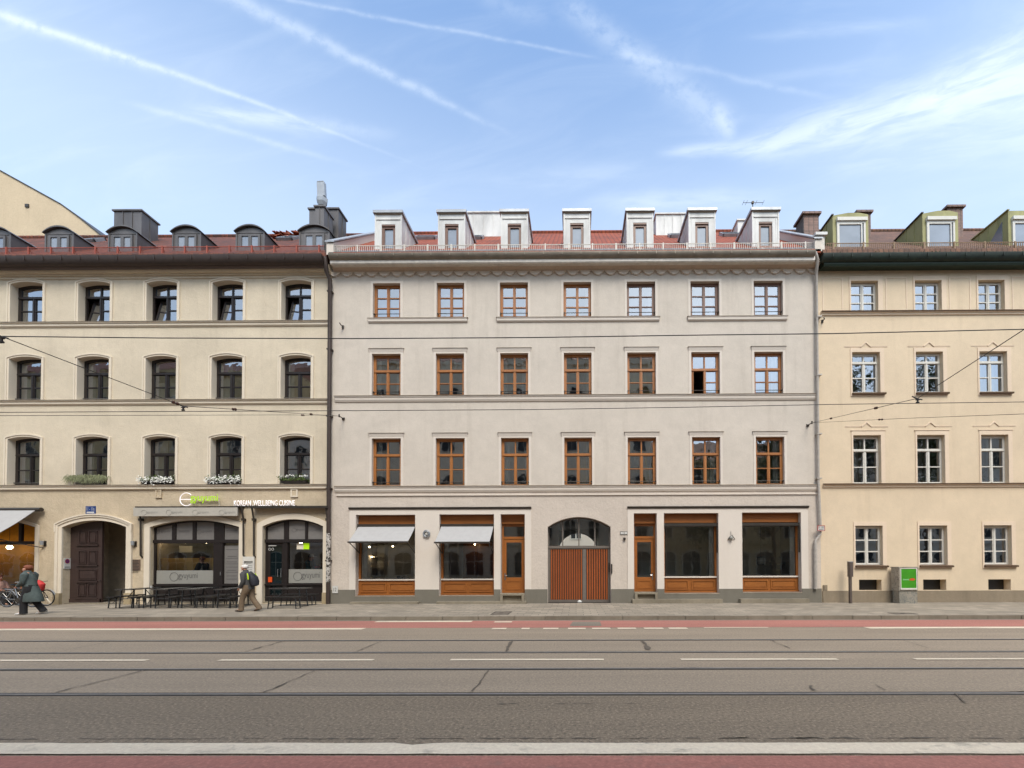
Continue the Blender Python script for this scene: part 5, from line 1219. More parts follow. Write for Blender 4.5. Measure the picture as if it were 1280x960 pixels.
# passage behind the gate and daylight arch at its end
m = MB(); m.box(gx0 - .2, gx0 - .02, D + .36, D + 12.1, 0, 4.6); m.box(gx1 + .02, gx1 + .2, D + .36, D + 12.1, 0, 4.6); m.box(gx0 - .2, gx1 + .2, D + .36, D + 12.1, 4.35, 4.5)
m.build('passage', M['room'], bm_)
# rooms behind the shops
zsm = [ZP - .02, ZM1 + .25, PZ(505, D), PZ(409, D), PZ(334, D)]
s = MB()
for z in zsm:
    if z == zsm[0]:
        s.box(XM0 + .3, gx0 - .2, D + .36, D + 11, z - .16, z + .16); s.box(gx1 + .2, XM1 - .3, D + .36, D + 11, z - .16, z + .16)
    else: s.box(XM0 + .3, XM1 - .3, D + .36, D + 11, z - .12, z + .12)
s.build('interior_floor', M['room_dark'], bm_)
w = MB(); w.box(XM0 + .3, XM1 - .3, D + 3.6, D + 3.72, zsm[1] + .13, zsm[-1])
for i in range(6): x_ = XM0 + 2.9 + i * 2.77 * 1.0; w.box(x_, x_ + .12, D + .36, D + 3.6, zsm[1] + .13, zsm[-1])
w.build('interior_wall', M['room'], bm_)
w = MB(); w.box(XM0 + .3, gx0 - .2, D + 3.6, D + 3.72, zsm[0] + .1, zsm[1]); w.box(gx1 + .2, XM1 - .3, D + 3.0, D + 3.12, zsm[0] + .1, zsm[1])
w.box(PX(535, D + 1, 700), PX(535, D + 1, 700) + .14, D + .36, D + 3.6, .2, 4.2); w.box(PX(912, D + 1, 700), PX(912, D + 1, 700) + .14, D + .36, D + 3, .2, 4.2)
w.build('interior_wall', M['shop_white'], bm_)
w = MB(); w.box(XM0 + .3, gx0 - .21, D + .36, D + 3.6, zsm[0] + .165, zsm[0] + .18); w.box(gx1 + .21, XM1 - .3, D + .36, D + 3, zsm[0] + .165, zsm[0] + .18); w.build('interior_floor', M['room'], bm_)
shell(bm_, XM0, XM1, ztm, D + 12.4, M['wall_grey'], arch(gx0 + .03, gx1 - .03, .13, 3.2, 4.1))
# downpipe at the right end
zg = PZ(318, D - .42); m = MB()
m.tube([(PX(1019, D - .45, 318), D - .45, zg), (PX(1022, D - .4, 326), D - .4, PZ(327, D - .4)), (PX(1020.4, D - .2, 342), D - .2, PZ(342, D - .2)), (PX(1020.6, D - .12, 350), D - .12, PZ(352, D - .12)), (PX(1023, D - .12, 600), D - .12, PZ(600, D - .12)), (PX(1025.6, D - .12, 660), D - .12, PZ(660, D - .12)), (PX(1025.2, D - .12, 668), D - .12, PZ(669, D - .12)), (PX(1019.8, D - .12, 675), D - .12, PZ(676, D - .12)), (PX(1019.4, D - .12, 682), D - .12, PZ(682, D - .12)), (PX(1019.6, D - .12, 735), D - .12, PZ(737, D - .12))], [.07, .07, .065, .055, .055, .055, .055, .055, .07, .07], 10)
for p_ in (400, 472, 545, 600): m.box(PX(1018.5, D, p_), PX(1024.5, D, p_), D - .19, D, PZ(p_, D) - .025, PZ(p_, D) + .025)
m.build('drainpipe', M['pipe_white'], bm_, smooth=True)
yc_ = D + 24; cy = empty('added_courtyard_house', (0, yc_, 0)); tag(cy, 'pale courtyard house added behind the fanlight of the wooden gate to dim its bright arch', 'building')  # added house, keeps bright sky out of the fanlight arch
m = MB(); m.box(-9, 9, yc_, yc_ + 8, 0, 11); m.build('wall', M['portal'], cy)
m = MB(); m.extr([(yc_ - .3, 11), (yc_ + 4, 13), (yc_ + 8.3, 11)], -9.2, 9.2); m.build('roof', M['tile_red'], cy)
for i in range(5):
    for k in range(3):
        xw_, zw_ = -7 + 3.5 * i, 1.2 + 3.2 * k
        m = MB(); m.plate(rect(xw_ - .6, xw_ + .6, zw_, zw_ + 1.7), [rect(xw_ - .5, xw_ - .05, zw_ + .1, zw_ + 1.6), rect(xw_ + .05, xw_ + .5, zw_ + .1, zw_ + 1.6)], yc_ - .05, yc_ + .01); w = m.build('window', M['frame_white'], cy)
        m = MB(); m.poly(rect(xw_ - .55, xw_ + .55, zw_ + .05, zw_ + 1.65), yc_ - .01); m.build('pane', M['opp_glass'], w, recalc=False)
# ------------------------------------------------------------------ right building (peach, white windows, green dormers)
XR0, XR1 = XM1 + .002, PX(1480)
br = empty('apartment_house', (19, D, 0)); tag(br, 'peach coloured house with white windows and green clad roof dormers', 'building')
R1 = [(1063.4, 1097.4), (1143.3, 1176.8), (1222.5, 1255.5), (1302, 1335)]
R2 = [(1065, 1100), (1144.5, 1178.7), (1224, 1258.8), (1303.5, 1338)]
R3 = [(1066.4, 1101.2), (1146.2, 1181), (1226.2, 1260.5), (1306, 1340)]
R4 = [(1069, 1103.2), (1149, 1184), (1229.7, 1264.4), (1310, 1345)]
dyR = .15; RW = []; rh = []
for ri, (cols, t, b, tr) in enumerate(((R1, 350.6, 389.6, None), (R2, 439.6, 490.6, 453.6), (R3, 543.6, 604.6, 562.8), (R4, 656.8, 706.4, None))):
    for ci, (a, c) in enumerate(cols):
        x0, x1 = PX(a, D, (t + b) / 2), PX(c, D, (t + b) / 2); xf = PX(c - 3.4, D + dyR, (t + b) / 2)
        pm = 1160; z1, z0 = PZ(t, D, pm), PZ(b, D, pm)
        rh.append(rect(x0, x1, z0, z1)); RW.append((ri, ci, x0, x1, z0, z1, None if tr is None else PZ(tr, D + dyR, pm)))
CEL = [(1073.8, 1102), (1154, 1182.8), (1235.4, 1263.6), (1316, 1345)]
for a, c in CEL: rh.append(rect(PX(a, D, 730), PX(c, D, 730), PZ(737.8, D, 1160), PZ(724.4, D, 1160)))
ztr = PZ(333, D, 1160)
m = MB(); m.plate(rect(XR0, XR1, z0g, ztr), rh, D, D + .35); m.build('wall', M['wall_peach'], br)
for ri, ci, x0, x1, z0, z1, tr in RW:
    gmat = M['glass_sky'] if ri == 0 or (ri == 1 and ci >= 2) else M['glass_mid']
    zt_ = z1 - .03
    if tr is None: w = casement(br, x0, x1, z0, zt_, zt_, D + dyR, (M['frame_white'], gmat), 'R', border=.09, mullion=.14, rows=3, muntin=.05, sill=.10)
    else: w = casement(br, x0, x1, z0, zt_, zt_, D + dyR, (M['frame_white'], gmat), 'R', border=.09, mullion=.14, transom=tr, rows=2, muntin=.045, sill=.10)
    s = MB(); wd = .17 if ri else .2
    s.plate(rect(x0 - .07, x1 + wd, z0 - (.0 if ri in (0, 2) else .15), z1 + wd), [rect(x0 + .003, x1 - .003, z0 + .002, z1 - .003)], D - .022, D + .002)
    if ri == 0:                                            # flat pilaster panels beside the windows
        for a, b in (([(x0 - 1.25, x0 - .34)] if ci == 0 else []) + [(x1 + .33, x1 + 1.27)]):
            s.plate(rect(max(a, XR0 + .2), b, z0 + .03, z1 + .15), [rect(max(a, XR0 + .2) + .05, b - .05, z0 + .08, z1 + .10)], D - .014, D + .002)
    if ri in (1, 2):
        xm = (x0 + x1) / 2; zl = z1 + (.36 if ri == 2 else .22); hw = (x1 - x0) / 2 + .33
        prof = [(D + .002, zl - .02), (D - .010, zl - .01), (D - .02, zl + .04), (D + .002, zl + .05)]
        s.extr(prof, xm - hw, xm - .2); s.extr(prof, xm + .2, xm + hw)
        s.plate([(xm - .24, zl), (xm - .2, zl), (xm, zl + .17), (xm + .2, zl), (xm + .24, zl), (xm + .24, zl + .05), (xm + .21, zl + .05), (xm, zl + .235), (xm - .21, zl + .05), (xm - .24, zl + .05)], [], D - .028, D + .001)
        if ri == 2: s.extr([(D, z1 + wd + .002), (D - .04, z1 + wd + .02), (D - .04, z1 + wd + .045), (D, z1 + wd + .05)], x0 - .1, x1 + .2)
    s.build('surround', M['trim_peach'], w)
    if ri in (1, 3):
        t = MB(); t.extr([(D + .14, z0 + .03), (D - .1, z0 - .02), (D - .1, z0 - .09), (D + .14, z0 - .07)], x0 - .02, x1 + .2); t.build('window_sill', M['ledge_brown'], w)
    if (ri, ci) in ((2, 0), (2, 1)): curtain(w, x0 + .1, (x0 + x1) / 2 - .02, z0 + .1, z1 - .2, D + .45, M['curtain'], rc)
    if ri == 0: curtain(w, x0 + .06, x1 - .2, z0 + .06, z1 - .1, D + .45, M['curtain'], rc)
    if (ri, ci) in ((1, 2),): curtain(w, x0 + .06, x1 - .2, z0 + .06, z1 - .1, D + .4, M['curtain'], rc)
    if (ri, ci) in ((2, 0), (2, 2), (2, 1)):
        pl_ = MB(); rr2 = random.Random(ci + 3)
        for i in range(40): pl_.leaf((x1 - .45 + rr2.gauss(0, .12), D + .42 + rr2.gauss(0, .05), z0 + .35 + rr2.gauss(0, .16)), .09, rr2)
        pl_.build('houseplant', M['leaf'], w, recalc=False)
for py_, prt in ((389.8, 0), (604.8, 1)):
    z = PZ(py_, D, 1160); x0 = XR0 + .12
    molding(br, 'string_course', [(D + .01, z), (D - .10, z - .01), (D - .10, z - .05), (D - .05, z - .08), (D - .05, z - .14), (D + .01, z - .16)], x0, XR1, M['trim_peach'])
    t = MB(); t.extr([(D + .02, z + .03), (D - .13, z + .01), (D - .13, z - .03), (D + .02, z + .003)], x0, XR1); t.build('string_course_flashing', M['ledge_brown'], br)
m = MB(); zp_ = PZ(738.2, D, 1160)
m.box(XR0 + .05, XR1, D - .045, D + .001, 0, zp_); m.box(XR0 + .05, XR1, D - .06, D - .04, 0, PZ(748.5, D, 1160)); m.build('plinth', M['plinth_beige'], br)
for a, c in CEL:
    m = MB(); x0, x1 = PX(a, D, 730), PX(c, D, 730); m.box(x0, x1, D + .3, D + .34, PZ(737.8, D, 1160), PZ(724.4, D, 1160)); m.build('cellar_window', M['black'], br)
molding(br, 'cornice', [(D + .01, PZ(337, D, 1160)), (D - .05, PZ(336, D - .05, 1160)), (D - .05, PZ(333.6, D - .05, 1160)), (D - .12, PZ(332.6, D - .12, 1160)), (D + .01, PZ(330, D, 1160))], XR0 + .1, XR1, M['wall_peach'])
m = MB(); m.extr([(D - .02, PZ(332.2, D - .3, 1160)), (D - .38, PZ(331.8, D - .38, 1160)), (D - .42, PZ(329, D - .42, 1160)), (D - .42, PZ(322, D - .42, 1160)), (D - .02, PZ(322, D - .42, 1160))], XR0 + .05, XR1); m.build('eaves_board', M['soffit_green'], br)
gutter(br, PX(1029.5, D - .6, 320), XR1, PZ(323.5, D - .6, 1160), PZ(315.2, D - .6, 1160), D - .6, M['gutter_green'])
ro3, RZR = roof(br, XR0, XR1, 314.6, 6.2, M['tile_brown'])
snow_guard(br, PX(1033, D - .3, 310), XR1, PZ(314.2, D - .3, 1160), PZ(303.5, D - .3, 1160), D - .3, 1.3, .085, M['brown_rail'], .018)
# moss along the gutter
m = MB(); rm = random.Random(12)
for i in range(1500):
    x = rm.uniform(PX(1034, D - .5, 314), XR1); m.leaf((x, D - .55 + rm.uniform(0, .3), PZ(314.8, D - .58, 1160) + rm.uniform(-.02, .05) * (1 + math.sin(x * 3) * .6)), rm.uniform(.02, .05), rm)
o = m.build('moss', M['leaf_dark'], br, recalc=False); o['kind'] = 'stuff'
def green_dormer(px0, px1, pyt, peak, wpx, lean=False):
    yf = D + .3; x0, x1 = PX(px0, yf, 290), PX(px1, yf, 290); z0, zt_ = PZ(313, yf, 1160), PZ(pyt, yf, 1160); zp = PZ(peak, yf, 1160)
    m = MB(); xm = (x0 + x1) / 2 + .1
    m.plate([(x0, z0), (x1, z0), (x1, zt_ + .04), (xm + .3, zp), (xm - .2, zp), (x0, zt_)], [], yf, yf + 2.4)
    for k in range(1, 5): m.box(x0 - .025, x0, yf + .45 * k - .012, yf + .45 * k + .012, z0, zt_)
    d = m.build('dormer', M['green_clad'], br)
    c_ = MB(); c_.extr([(yf - .04, zt_ + .0), (yf - .04, zt_ + .05), (yf + 2.4, zt_ + .05), (yf + 2.4, zt_)], x0 - .06, x0 + .03); c_.build('roof_cap', M['dark_metal'] if not lean else M['green_clad'], d)
    wa, wb_ = PX(wpx[0], yf, 290), PX(wpx[1], yf, 290); zb_, zw = PZ(312.4, yf, 1160), PZ(276.5, yf, 1160)
    f = MB(); f.plate(rect(wa, wb_, zb_, zw), [rect(wa + .1, wb_ - .2, zb_ + .1, zw - .16), rect(wb_ - .15, wb_ - .08, zb_ + .1, zw - .1)], yf - .06, yf + .002); f.build('window_frame', M['frame_white'], d)
    p = MB(); p.poly(rect(wa + .05, wb_ - .06, zb_ + .05, zw - .1), yf - .02); p.build('pane', M['glass_curtained'], d, recalc=False)
    b = MB(); b.box(wa - .02, wb_ + .05, yf - .12, yf + .002, zw - .02, zw + .13); b.build('blind_box', M['frame_white'], d)
    if lean:
        s = MB(); y_a, y_b = yf + .25, yf + 1.4
        s.extr([(y_a, z0 + .35), (y_a, zt_ - .3), (y_b, z0 + .35)], x0 - .03, x0 - .001); s.build('side_window', M['glass_curtained'], d)
green_dormer(1041, 1085.5, 268.6, 265.2, (1045.5, 1081)); green_dormer(1153.2, 1197.8, 267.0, 263.4, (1157.6, 1192.4)); green_dormer(1260.5, 1318, 264.2, 264.0, (1264.5, 1312), True)
def brick_chimney(px0, px1, pyt, y, depth, parent=None):
    x0, x1, z1 = PX(px0, y, 280), PX(px1, y, 280), PZ(pyt + 3, y, 1100)
    m = MB(); m.box(x0, x1, y, y + depth, RZR(y) - .5, z1); o = m.build('chimney', M['brick'], br)
    c_ = MB(); c_.box(x0 - .09, x1 + .09, y - .09, y + depth + .09, z1 - .002, z1 + .10); c_.build('coping', M['brick'], o)
brick_chimney(1004.5, 1023.5, 264.6, 20.2, .7); brick_chimney(1071.5, 1088.5, 263, 21.4, 1.2); brick_chimney(1184.5, 1203.8, 257.5, 21.2, .9)
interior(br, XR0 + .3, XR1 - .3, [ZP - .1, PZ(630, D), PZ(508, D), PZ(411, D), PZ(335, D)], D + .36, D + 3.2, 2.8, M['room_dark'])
shell(br, XR0, XR1, ztr, D + 12.2, M['wall_peach'])

# ------------------------------------------------------------------ tall gable behind on the left
yg_ = 27.0
pts = [PZ(292, yg_), None]
gp = [P(-330, 60, yg_), P(0, 213.5, yg_), P(77, 256, yg_), P(100, 273, yg_), P(128, 296, yg_), P(140, 310, yg_)]
outl = [(gp[0][0], 0), (gp[-1][0], 0)] + list(reversed(gp))
bg_ = empty('gable_house', (-32, yg_, 0)); tag(bg_, 'tall cream house with a bare sloping gable behind the barrel dormers', 'building')
m = MB(); m.plate(outl, [], yg_, yg_ + 9); m.build('wall', M['gable'], bg_)
m = MB()
for (xa, za_), (xb, zb_) in zip(gp, gp[1:]): m.plate([(xa, za_), (xb, zb_), (xb, zb_ + .06), (xa, za_ + .06)], [], yg_ - .05, yg_ + 9)
m.build('verge', M['dark_metal'], bg_)
m = MB(); c = P(34.5, 257.5, yg_); m.box(c[0] - .12, c[0] + .12, yg_ - .06, yg_ + .01, c[1] - .1, c[1] + .1); m.build('vent', M['dark_metal'], bg_)

# ------------------------------------------------------------------ the other side of the street (seen in the panes)
def opposite(x0, x1, h, mat, cols, label, storeys=5):
    y = -11.2; o = empty('apartment_house', ((x0 + x1) / 2, y, 0)); tag(o, label, 'building')
    m = MB(); m.box(x0, x1, y - 10, y, 0, h); m.box(x0, x1, y - .01, y + .25, h - .5, h); m.box(x0, x1, y - .01, y + .18, 4.1, 4.35); m.build('wall', mat, o)
    m = MB(); m.extr([(y + .3, h), (y - 5, h + 3.4), (y - 10.2, h)], x0, x1); m.build('roof', M['tile_red'], o)
    n = cols; st = (x1 - x0) / n
    for k in range(storeys):
        zb_ = .7 if k == 0 else 4.9 + (k - 1) * ((h - 5.2) / (storeys - 1)); hh = 2.4 if k == 0 else 1.9
        for i in range(n):
            xc = x0 + st * (i + .5); wd = .95 if k == 0 else .6
            f = MB(); f.plate(arch(xc - wd - .14, xc + wd + .14, zb_ - .1, zb_ + hh, zb_ + hh + .4), [arch(xc - wd, xc + wd, zb_, zb_ + hh - .1, zb_ + hh + .25)], y - .01, y + .08)
            f.box(xc - .04, xc + .04, y - .01, y + .05, zb_, zb_ + hh + .2); f.box(xc - wd, xc + wd, y - .01, y + .045, zb_ + hh * .62, zb_ + hh * .62 + .08)
            w = f.build('window', M['opp_trim'], o)
            p = MB(); p.poly(arch(xc - wd, xc + wd, zb_, zb_ + hh - .1, zb_ + hh + .25), y + .02); p.build('pane', M['opp_glass'], w, recalc=False)
opposite(-85, -33.2, 24.5, M['opp'], 18, 'tall ochre house with arched windows across the street facing the restaurant')
opposite(-33.1, -27, 18.0, M['wall_grey'], 2, 'narrow grey house across the street between two taller ones', 4)
opposite(-26.9, 9.0, 25.5, M['wall_tan'], 13, 'tall cream house with arched windows across the street facing the wooden gate')
opposite(9.1, 26, 14.0, M['opp'], 6, 'low ochre house across the street behind the shorter street trees', 4)
opposite(26.1, 75, 17.0, M['wall_grey'], 17, 'long grey house across the street behind the tallest street trees', 4)
def tree(x, y, h, seed, label):
    rnd = random.Random(seed); t = empty('street_tree', (x, y, 0)); tag(t, label, 'tree', 'street trees across the road')
    m = MB(); m.tube([(x, y, ZP - .1), (x + .1, y, 2.5), (x - .05, y + .1, h * .6), (x, y, h * .9)], [.24, .19, .13, .04], 8)
    cl = []
    for i in range(20):
        a = rnd.uniform(0, 6.28); rr_ = rnd.uniform(.6, 2.7); z = rnd.uniform(h * .38, h * .98); rr_ *= 1 - max(0, (z / h - .6)) * 1.3
        c = (x + rr_ * math.cos(a), y + rr_ * math.sin(a) * .8, z); cl.append(c)
        m.tube([(x, y, z - 1.4), ((x + c[0]) / 2, (y + c[1]) / 2, z - .5), c], [.09, .06, .02], 6)
    m.build('trunk', M['bark'], t, smooth=True)
    m = MB()
    for c in cl:
        for k in range(int(12 * h)):
            m.leaf((c[0] + rnd.gauss(0, .7), c[1] + rnd.gauss(0, .7), c[2] + rnd.gauss(0, .7)), rnd.uniform(.10, .22), rnd)
    m.build('crown', M['leaf_dark'], t, recalc=False)
tree(13.5, -4.0, 13, 1, 'shortest leafy street tree across the road')
tree(19.5, -4.4, 15, 2, 'leafy street tree across the road before the low ochre house, second from the gate')
tree(27.0, -4.2, 21, 3, 'tall leafy street tree across the road at the corner of the long grey house')
tree(34.5, -4.4, 22, 4, 'tallest leafy street tree across the road')
# ------------------------------------------------------------------ overhead wires
def catenary(a, b, sag, n=10):
    a, b = Vector(a), Vector(b); return [a.lerp(b, i / n) - Vector((0, 0, sag * 4 * (i / n) * (1 - i / n))) for i in range(n + 1)]
def at(px_, py_, y): x, z = P(px_, py_, y); return (x, y, z)
yw1, yw2 = (y_r3 + y_r4) / 2, (y_r1 + y_r2) / 2
wl = [at(-12, 420.5, yw1), at(640, 422.8, yw1), at(1290, 411.2, yw1)]
pts = []; 
def wire_line(name, pts_px, y, r, label, ext=40):
    q = [at(a, b, y) for a, b in pts_px]
    q = [(q[0][0] - ext, y, q[0][2])] + q + [(q[-1][0] + ext, y, q[-1][2] + .1)]
    m = MB(); m.tube(q, r, 6); tag(m.build(name, M['wire'], smooth=True), label, 'overhead wire', 'tram wires')
wire_line('contact_wire', [(-12, 420.3), (200, 422.5), (440, 423.2), (660, 422), (860, 419), (1040, 417), (1280, 411.6)], yw1, .0072, 'upper and heavier tram wire, crossing every facade just above the third storey windows')
wire_line('contact_wire', [(-12, 515.5), (200, 514.4), (440, 513.3), (660, 512), (860, 509), (1040, 505.5), (1280, 502.4)], yw2, .0072, 'lower tram wire crossing the facades between the second and third storey windows')
def insulator(p, d, r=.035, l=.14):
    m = MB(); p = Vector(p); d = Vector(d).normalized(); k = [(-.5, .4), (-.42, 1), (-.2, 1), (-.14, .45), (.14, .45), (.2, 1), (.42, 1), (.5, .4)]
    m.tube([p + d * l * a for a, _ in k], [r * b for _, b in k], 8); return m
def span(name, anchor, pts, label, ins, hang=None):
    a = Vector(anchor); o = empty(name, anchor); tag(o, label, 'span wire')
    m = MB(); m.tube([anchor] + pts, .0075, 5); m.build('wire', M['wire'], o)
    m = MB(); m.tube([(a.x, D, a.z), (a.x, a.y - .02, a.z)], .02, 6); m.tube([(a.x - .05, D - .012, a.z), (a.x + .05, D - .012, a.z)], .06, 8); m.tube([(a.x, a.y, a.z - .05), (a.x, a.y, a.z + .07)], .03, 6); m.build('wall_anchor', M['dark_metal'], o)
    for p, d in ins: insulator(p, d).build('insulator', M['porcelain'], o, smooth=True)
    if hang:
        for p in hang:
            m = MB(); p = Vector(p); m.tube([p + Vector((-.12, 0, .045)), p + Vector((0, 0, -.01)), p + Vector((.10, 0, -.03))], .012, 6); m.tube([p, p + Vector((0, 0, -.10))], .018, 6); m.tube([p + Vector((-.03, 0, -.09)), p + Vector((.03, 0, -.09))], .018, 6); m.tube([p + Vector((-.04, 0, -.03)), p + Vector((.04, 0, -.03))], .014, 6); m.build('wire_clamp', M['wire'], o)
def mid(a, b, t): return tuple(Vector(a).lerp(Vector(b), t))
A = at(424, 520, D - .35); B = at(229, 507.5, yw2); C_ = at(2, 420.5, yw1); E_ = (C_[0] - .3, -5.9, 7.6)
span('span_wire', A, [B, C_, E_], 'thin span wire fixed beside the dark drainpipe, rising to the upper left', [(mid(A, B, .30), Vector(B) - Vector(A)), (mid(A, B, .80), Vector(B) - Vector(A)), (mid(B, C_, .06), Vector(C_) - Vector(B))], [B, C_])
A2 = at(1015, 528.5, D - .35); B2 = at(1147, 498, yw2); C2 = at(1283, 410, yw1); E2 = (C2[0] + .3, -5.9, 7.6)
span('span_wire', A2, [B2, C2, E2], 'thin span wire fixed beside the pale drainpipe, rising to the right', [(mid(A2, B2, .3), Vector(B2) - Vector(A2)), (mid(A2, B2, .75), Vector(B2) - Vector(A2))], [B2])
for A_, pts_, lab in ((A, [(363, 518.6, 13), (0, 519.6, yw2)], 'faint guy wire stretched level across the cream house below the lower tram wire'), (A2, [(1130, 523, 13), (1280, 517.4, yw2)], 'faint guy wire stretched across the peach house above the second storey pediments')):
    q = [at(*p) for p in pts_]; q.append((q[-1][0] + (q[-1][0] - q[-2][0]) * 3, q[-1][1] + (q[-1][1] - q[-2][1]) * .6, q[-1][2]))
    m = MB(); m.tube([A_] + q, .006, 5); m.bm.verts.ensure_lookup_table(); o = m.build('guy_wire', M['wire']); tag(o, lab, 'guy wire')
    insulator(mid(A_, q[0], .8), Vector(q[0]) - Vector(A_), .03, .2).build('insulator', M['porcelain'], o, smooth=True)
for p_, lab in (((429, 409), 'small rusty wall hook at the upper left of the grey house below its top storey'), ((1027.5, 402), 'small rusty wall hook at the upper left corner of the peach house')):
    a = at(p_[0], p_[1], D); m = MB(); m.tube([(a[0], D, a[2]), (a[0], D - .18, a[2]), (a[0] - .05, D - .2, a[2] + .08)], .022, 6); m.tube([(a[0], D - .012, a[2] - .06), (a[0], D - .012, a[2] + .06)], .05, 6); tag(m.build('wall_hook', M['dark_metal']), lab, 'wall hook')
# ------------------------------------------------------------------ signs and small things on the walls
# green and white restaurant sign
y = D - .12; c = P(233, 624.2, y)
sg = empty('restaurant_sign', (c[0], D, c[1])); tag(sg, 'round restaurant sign with the glowing green word gyuyumi above the long pale valance', 'sign')
ring(sg, c[0], c[1], y, .28, .016, M['signwhite'], 45, 315)
m = MB(); m.box(c[0] - .28, c[0] + .25, y - .012, y + .012, c[1] - .014, c[1] + .014); m.build('crossbar', M['signwhite'], sg)
x0, x1 = PX(238.2, y, 623), PX(272.5, y, 623); tz0, tz1 = PZ(629.2, y, 255), PZ(617.8, y, 255)
text_mesh('gyuyumi', tz1 - tz0, .015, M['lime'], 'lettering', sg, x0, tz0, y, x1 - x0, bold=.0)
m = MB(); m.box(x0 + .05, x1, y + .02, y + .04, (tz0 + tz1) / 2 - .06, (tz0 + tz1) / 2 + .0); m.tube([(x1, y + .05, (tz0 + tz1) / 2 - .05), (x1 + .02, y + .05, tz0 - .3)], .012, 5); m.build('bracket', M['trim_cream'], sg)
x0, x1 = PX(291.5, D - .1, 629), PX(367.8, D - .1, 629); z0_, z1_ = PZ(632.2, D - .1, 330), PZ(625.2, D - .1, 330)
sg = empty('restaurant_sign', ((x0 + x1) / 2, D, z0_)); tag(sg, 'row of white letters reading KOREAN WELL BEING CUISINE', 'sign')
text_mesh('KOREAN .WELL.BEING CUISINE', z1_ - z0_, .008, M['signwhite'], 'lettering', sg, x0, z0_, D - .06, x1 - x0, bold=.004)
m = MB(); m.box(x0 + .1, x1 + .08, D - .05, D - .03, z0_ - .04, z0_ + .02); m.box(x0 + .3, x0 + .34, D - .04, D, z0_ - .03, z0_); m.box(x1 - .34, x1 - .3, D - .04, D, z0_ - .03, z0_); m.build('rail', M['dark_metal'], sg)
def sign_plate(name, label, cat, a, b, pt, pb, mat, dy=0.0, rim=None, extra=None):
    y = D + dy; x0, x1 = PX(a, y, pb), PX(b, y, pb); z0, z1 = PZ(pb, y, (a + b) / 2), PZ(pt, y, (a + b) / 2)
    e = empty(name, ((x0 + x1) / 2, y, z0)); tag(e, label, cat)
    m = MB(); m.box(x0, x1, y - .022, y - .001, z0, z1); m.build('plate', mat, e)
    if rim:
        t = min(x1 - x0, z1 - z0) * .08
        r = MB(); r.plate(rect(x0 - t, x1 + t, z0 - t, z1 + t), [rect(x0 + t * .3, x1 - t * .3, z0 + t * .3, z1 - t * .3)], y - .028, y - .002); r.build('rim', rim, e)
    if extra: extra(e, x0, x1, z0, z1, y - .024)
    return e
def ex_house(e, x0, x1, z0, z1, y):
    text_mesh('11 - 11a', (z1 - z0) * .48, 0, M['white_plate'], 'lettering', e, x0 + .04, z0 + (z1 - z0) * .42, y, (x1 - x0) - .08)
    m = MB(); m.poly(rect(x0 + .05, x1 - .05, z0 + (z1 - z0) * .12, z0 + (z1 - z0) * .3), y); m.build('street_name_strip', M['white_plate'], e, recalc=False)
sign_plate('house_number_sign', 'blue enamel house number plate above the arched passage with the brown door', 'sign', 107.6, 119.9, 632.8, 642.6, M['blue_plate'], 0, None, ex_house)
def ex_park(e, x0, x1, z0, z1, y):
    xm, zm, r = (x0 + x1) / 2, z1 - (x1 - x0) * .46, (x1 - x0) * .36
    for rr_, mt_, dy in ((r, M['red_paint'], 0), (r * .74, M['blue_plate'], -.002)):
        m = MB(); m.poly([(xm + rr_ * math.cos(R(i * 15)), zm + rr_ * math.sin(R(i * 15))) for i in range(24)], y + dy); m.build('symbol', mt_, e, recalc=False)
    m = MB()
    for s in (1, -1): m.poly([(xm - r * .62, zm + s * r * .5), (xm - r * .5, zm + s * r * .62), (xm + r * .62, zm - s * r * .5), (xm + r * .5, zm - s * r * .62)], y - .004 - .001 * s)
    m.build('symbol_cross', M['red_paint'], e, recalc=False)
    lines(e, x0 + .04, x1 - .04, [z0 + .05, z0 + .09], y, M['ink'], .015)
yrev = D + .1
e = sign_plate('no_stopping_sign', 'white plate with a round red and blue no stopping symbol beside the brown door', 'sign', 78.8, 87, 697.8, 711, M['white_plate'], RL - .005, None, ex_park)
e.location = (gx0L + .004, D + .145, e.location.z); e.rotation_euler = (0, 0, math.pi / 2); e.scale = (.8, 1, 1)
def ex_bz(e, x0, x1, z0, z1, y): lines(e, x0 + .03, x1 - .03, [z1 - .05 - i * .062 for i in range(9)], y, M['ink_dark'], .02, rl)
sign_plate('bronze_plaque', 'bronze plaque with lines of text between the passage and the wide restaurant window', 'plaque', 163.4, 175.6, 699.4, 712.8, M['bronze'], 0, None, ex_bz)
def ex_menu(e, x0, x1, z0, z1, y):
    m = MB(); m.plate(rect(x0, x1, z0, z1), [rect(x0 + .05, x1 - .05, z0 + .05, z1 - .2)], y - .05, y + .002); m.build('case', M['frame_white'], e)
    m = MB(); m.box(x0 + .06, x1 - .06, y - .002, y, z1 - .15, z1 - .06); m.build('header', M['frost'], e)
    lines(e, x0 + .09, x1 - .09, [z1 - .3 - i * .09 for i in range(12)], y, M['ink_faint'], .02, rl)
sign_plate('menu_case', 'white framed menu case on the pier behind the walking man', 'menu case', 304.6, 318.6, 695.8, 742, M['white_plate'], -.02, None, ex_menu)
def ex_small(e, x0, x1, z0, z1, y): text_mesh('15', (z1 - z0) * .55, 0, M['ink'], 'lettering', e, (x0 + x1) / 2, z0 + (z1 - z0) * .22, y, (x1 - x0) * .3, True)
sign_plate('house_number_sign', 'small white plate with a dark rim on the wall right of the wooden gate', 'sign', 775.4, 784, 664.6, 667.8, M['white_plate'], 0, M['ink_dark'], ex_small)
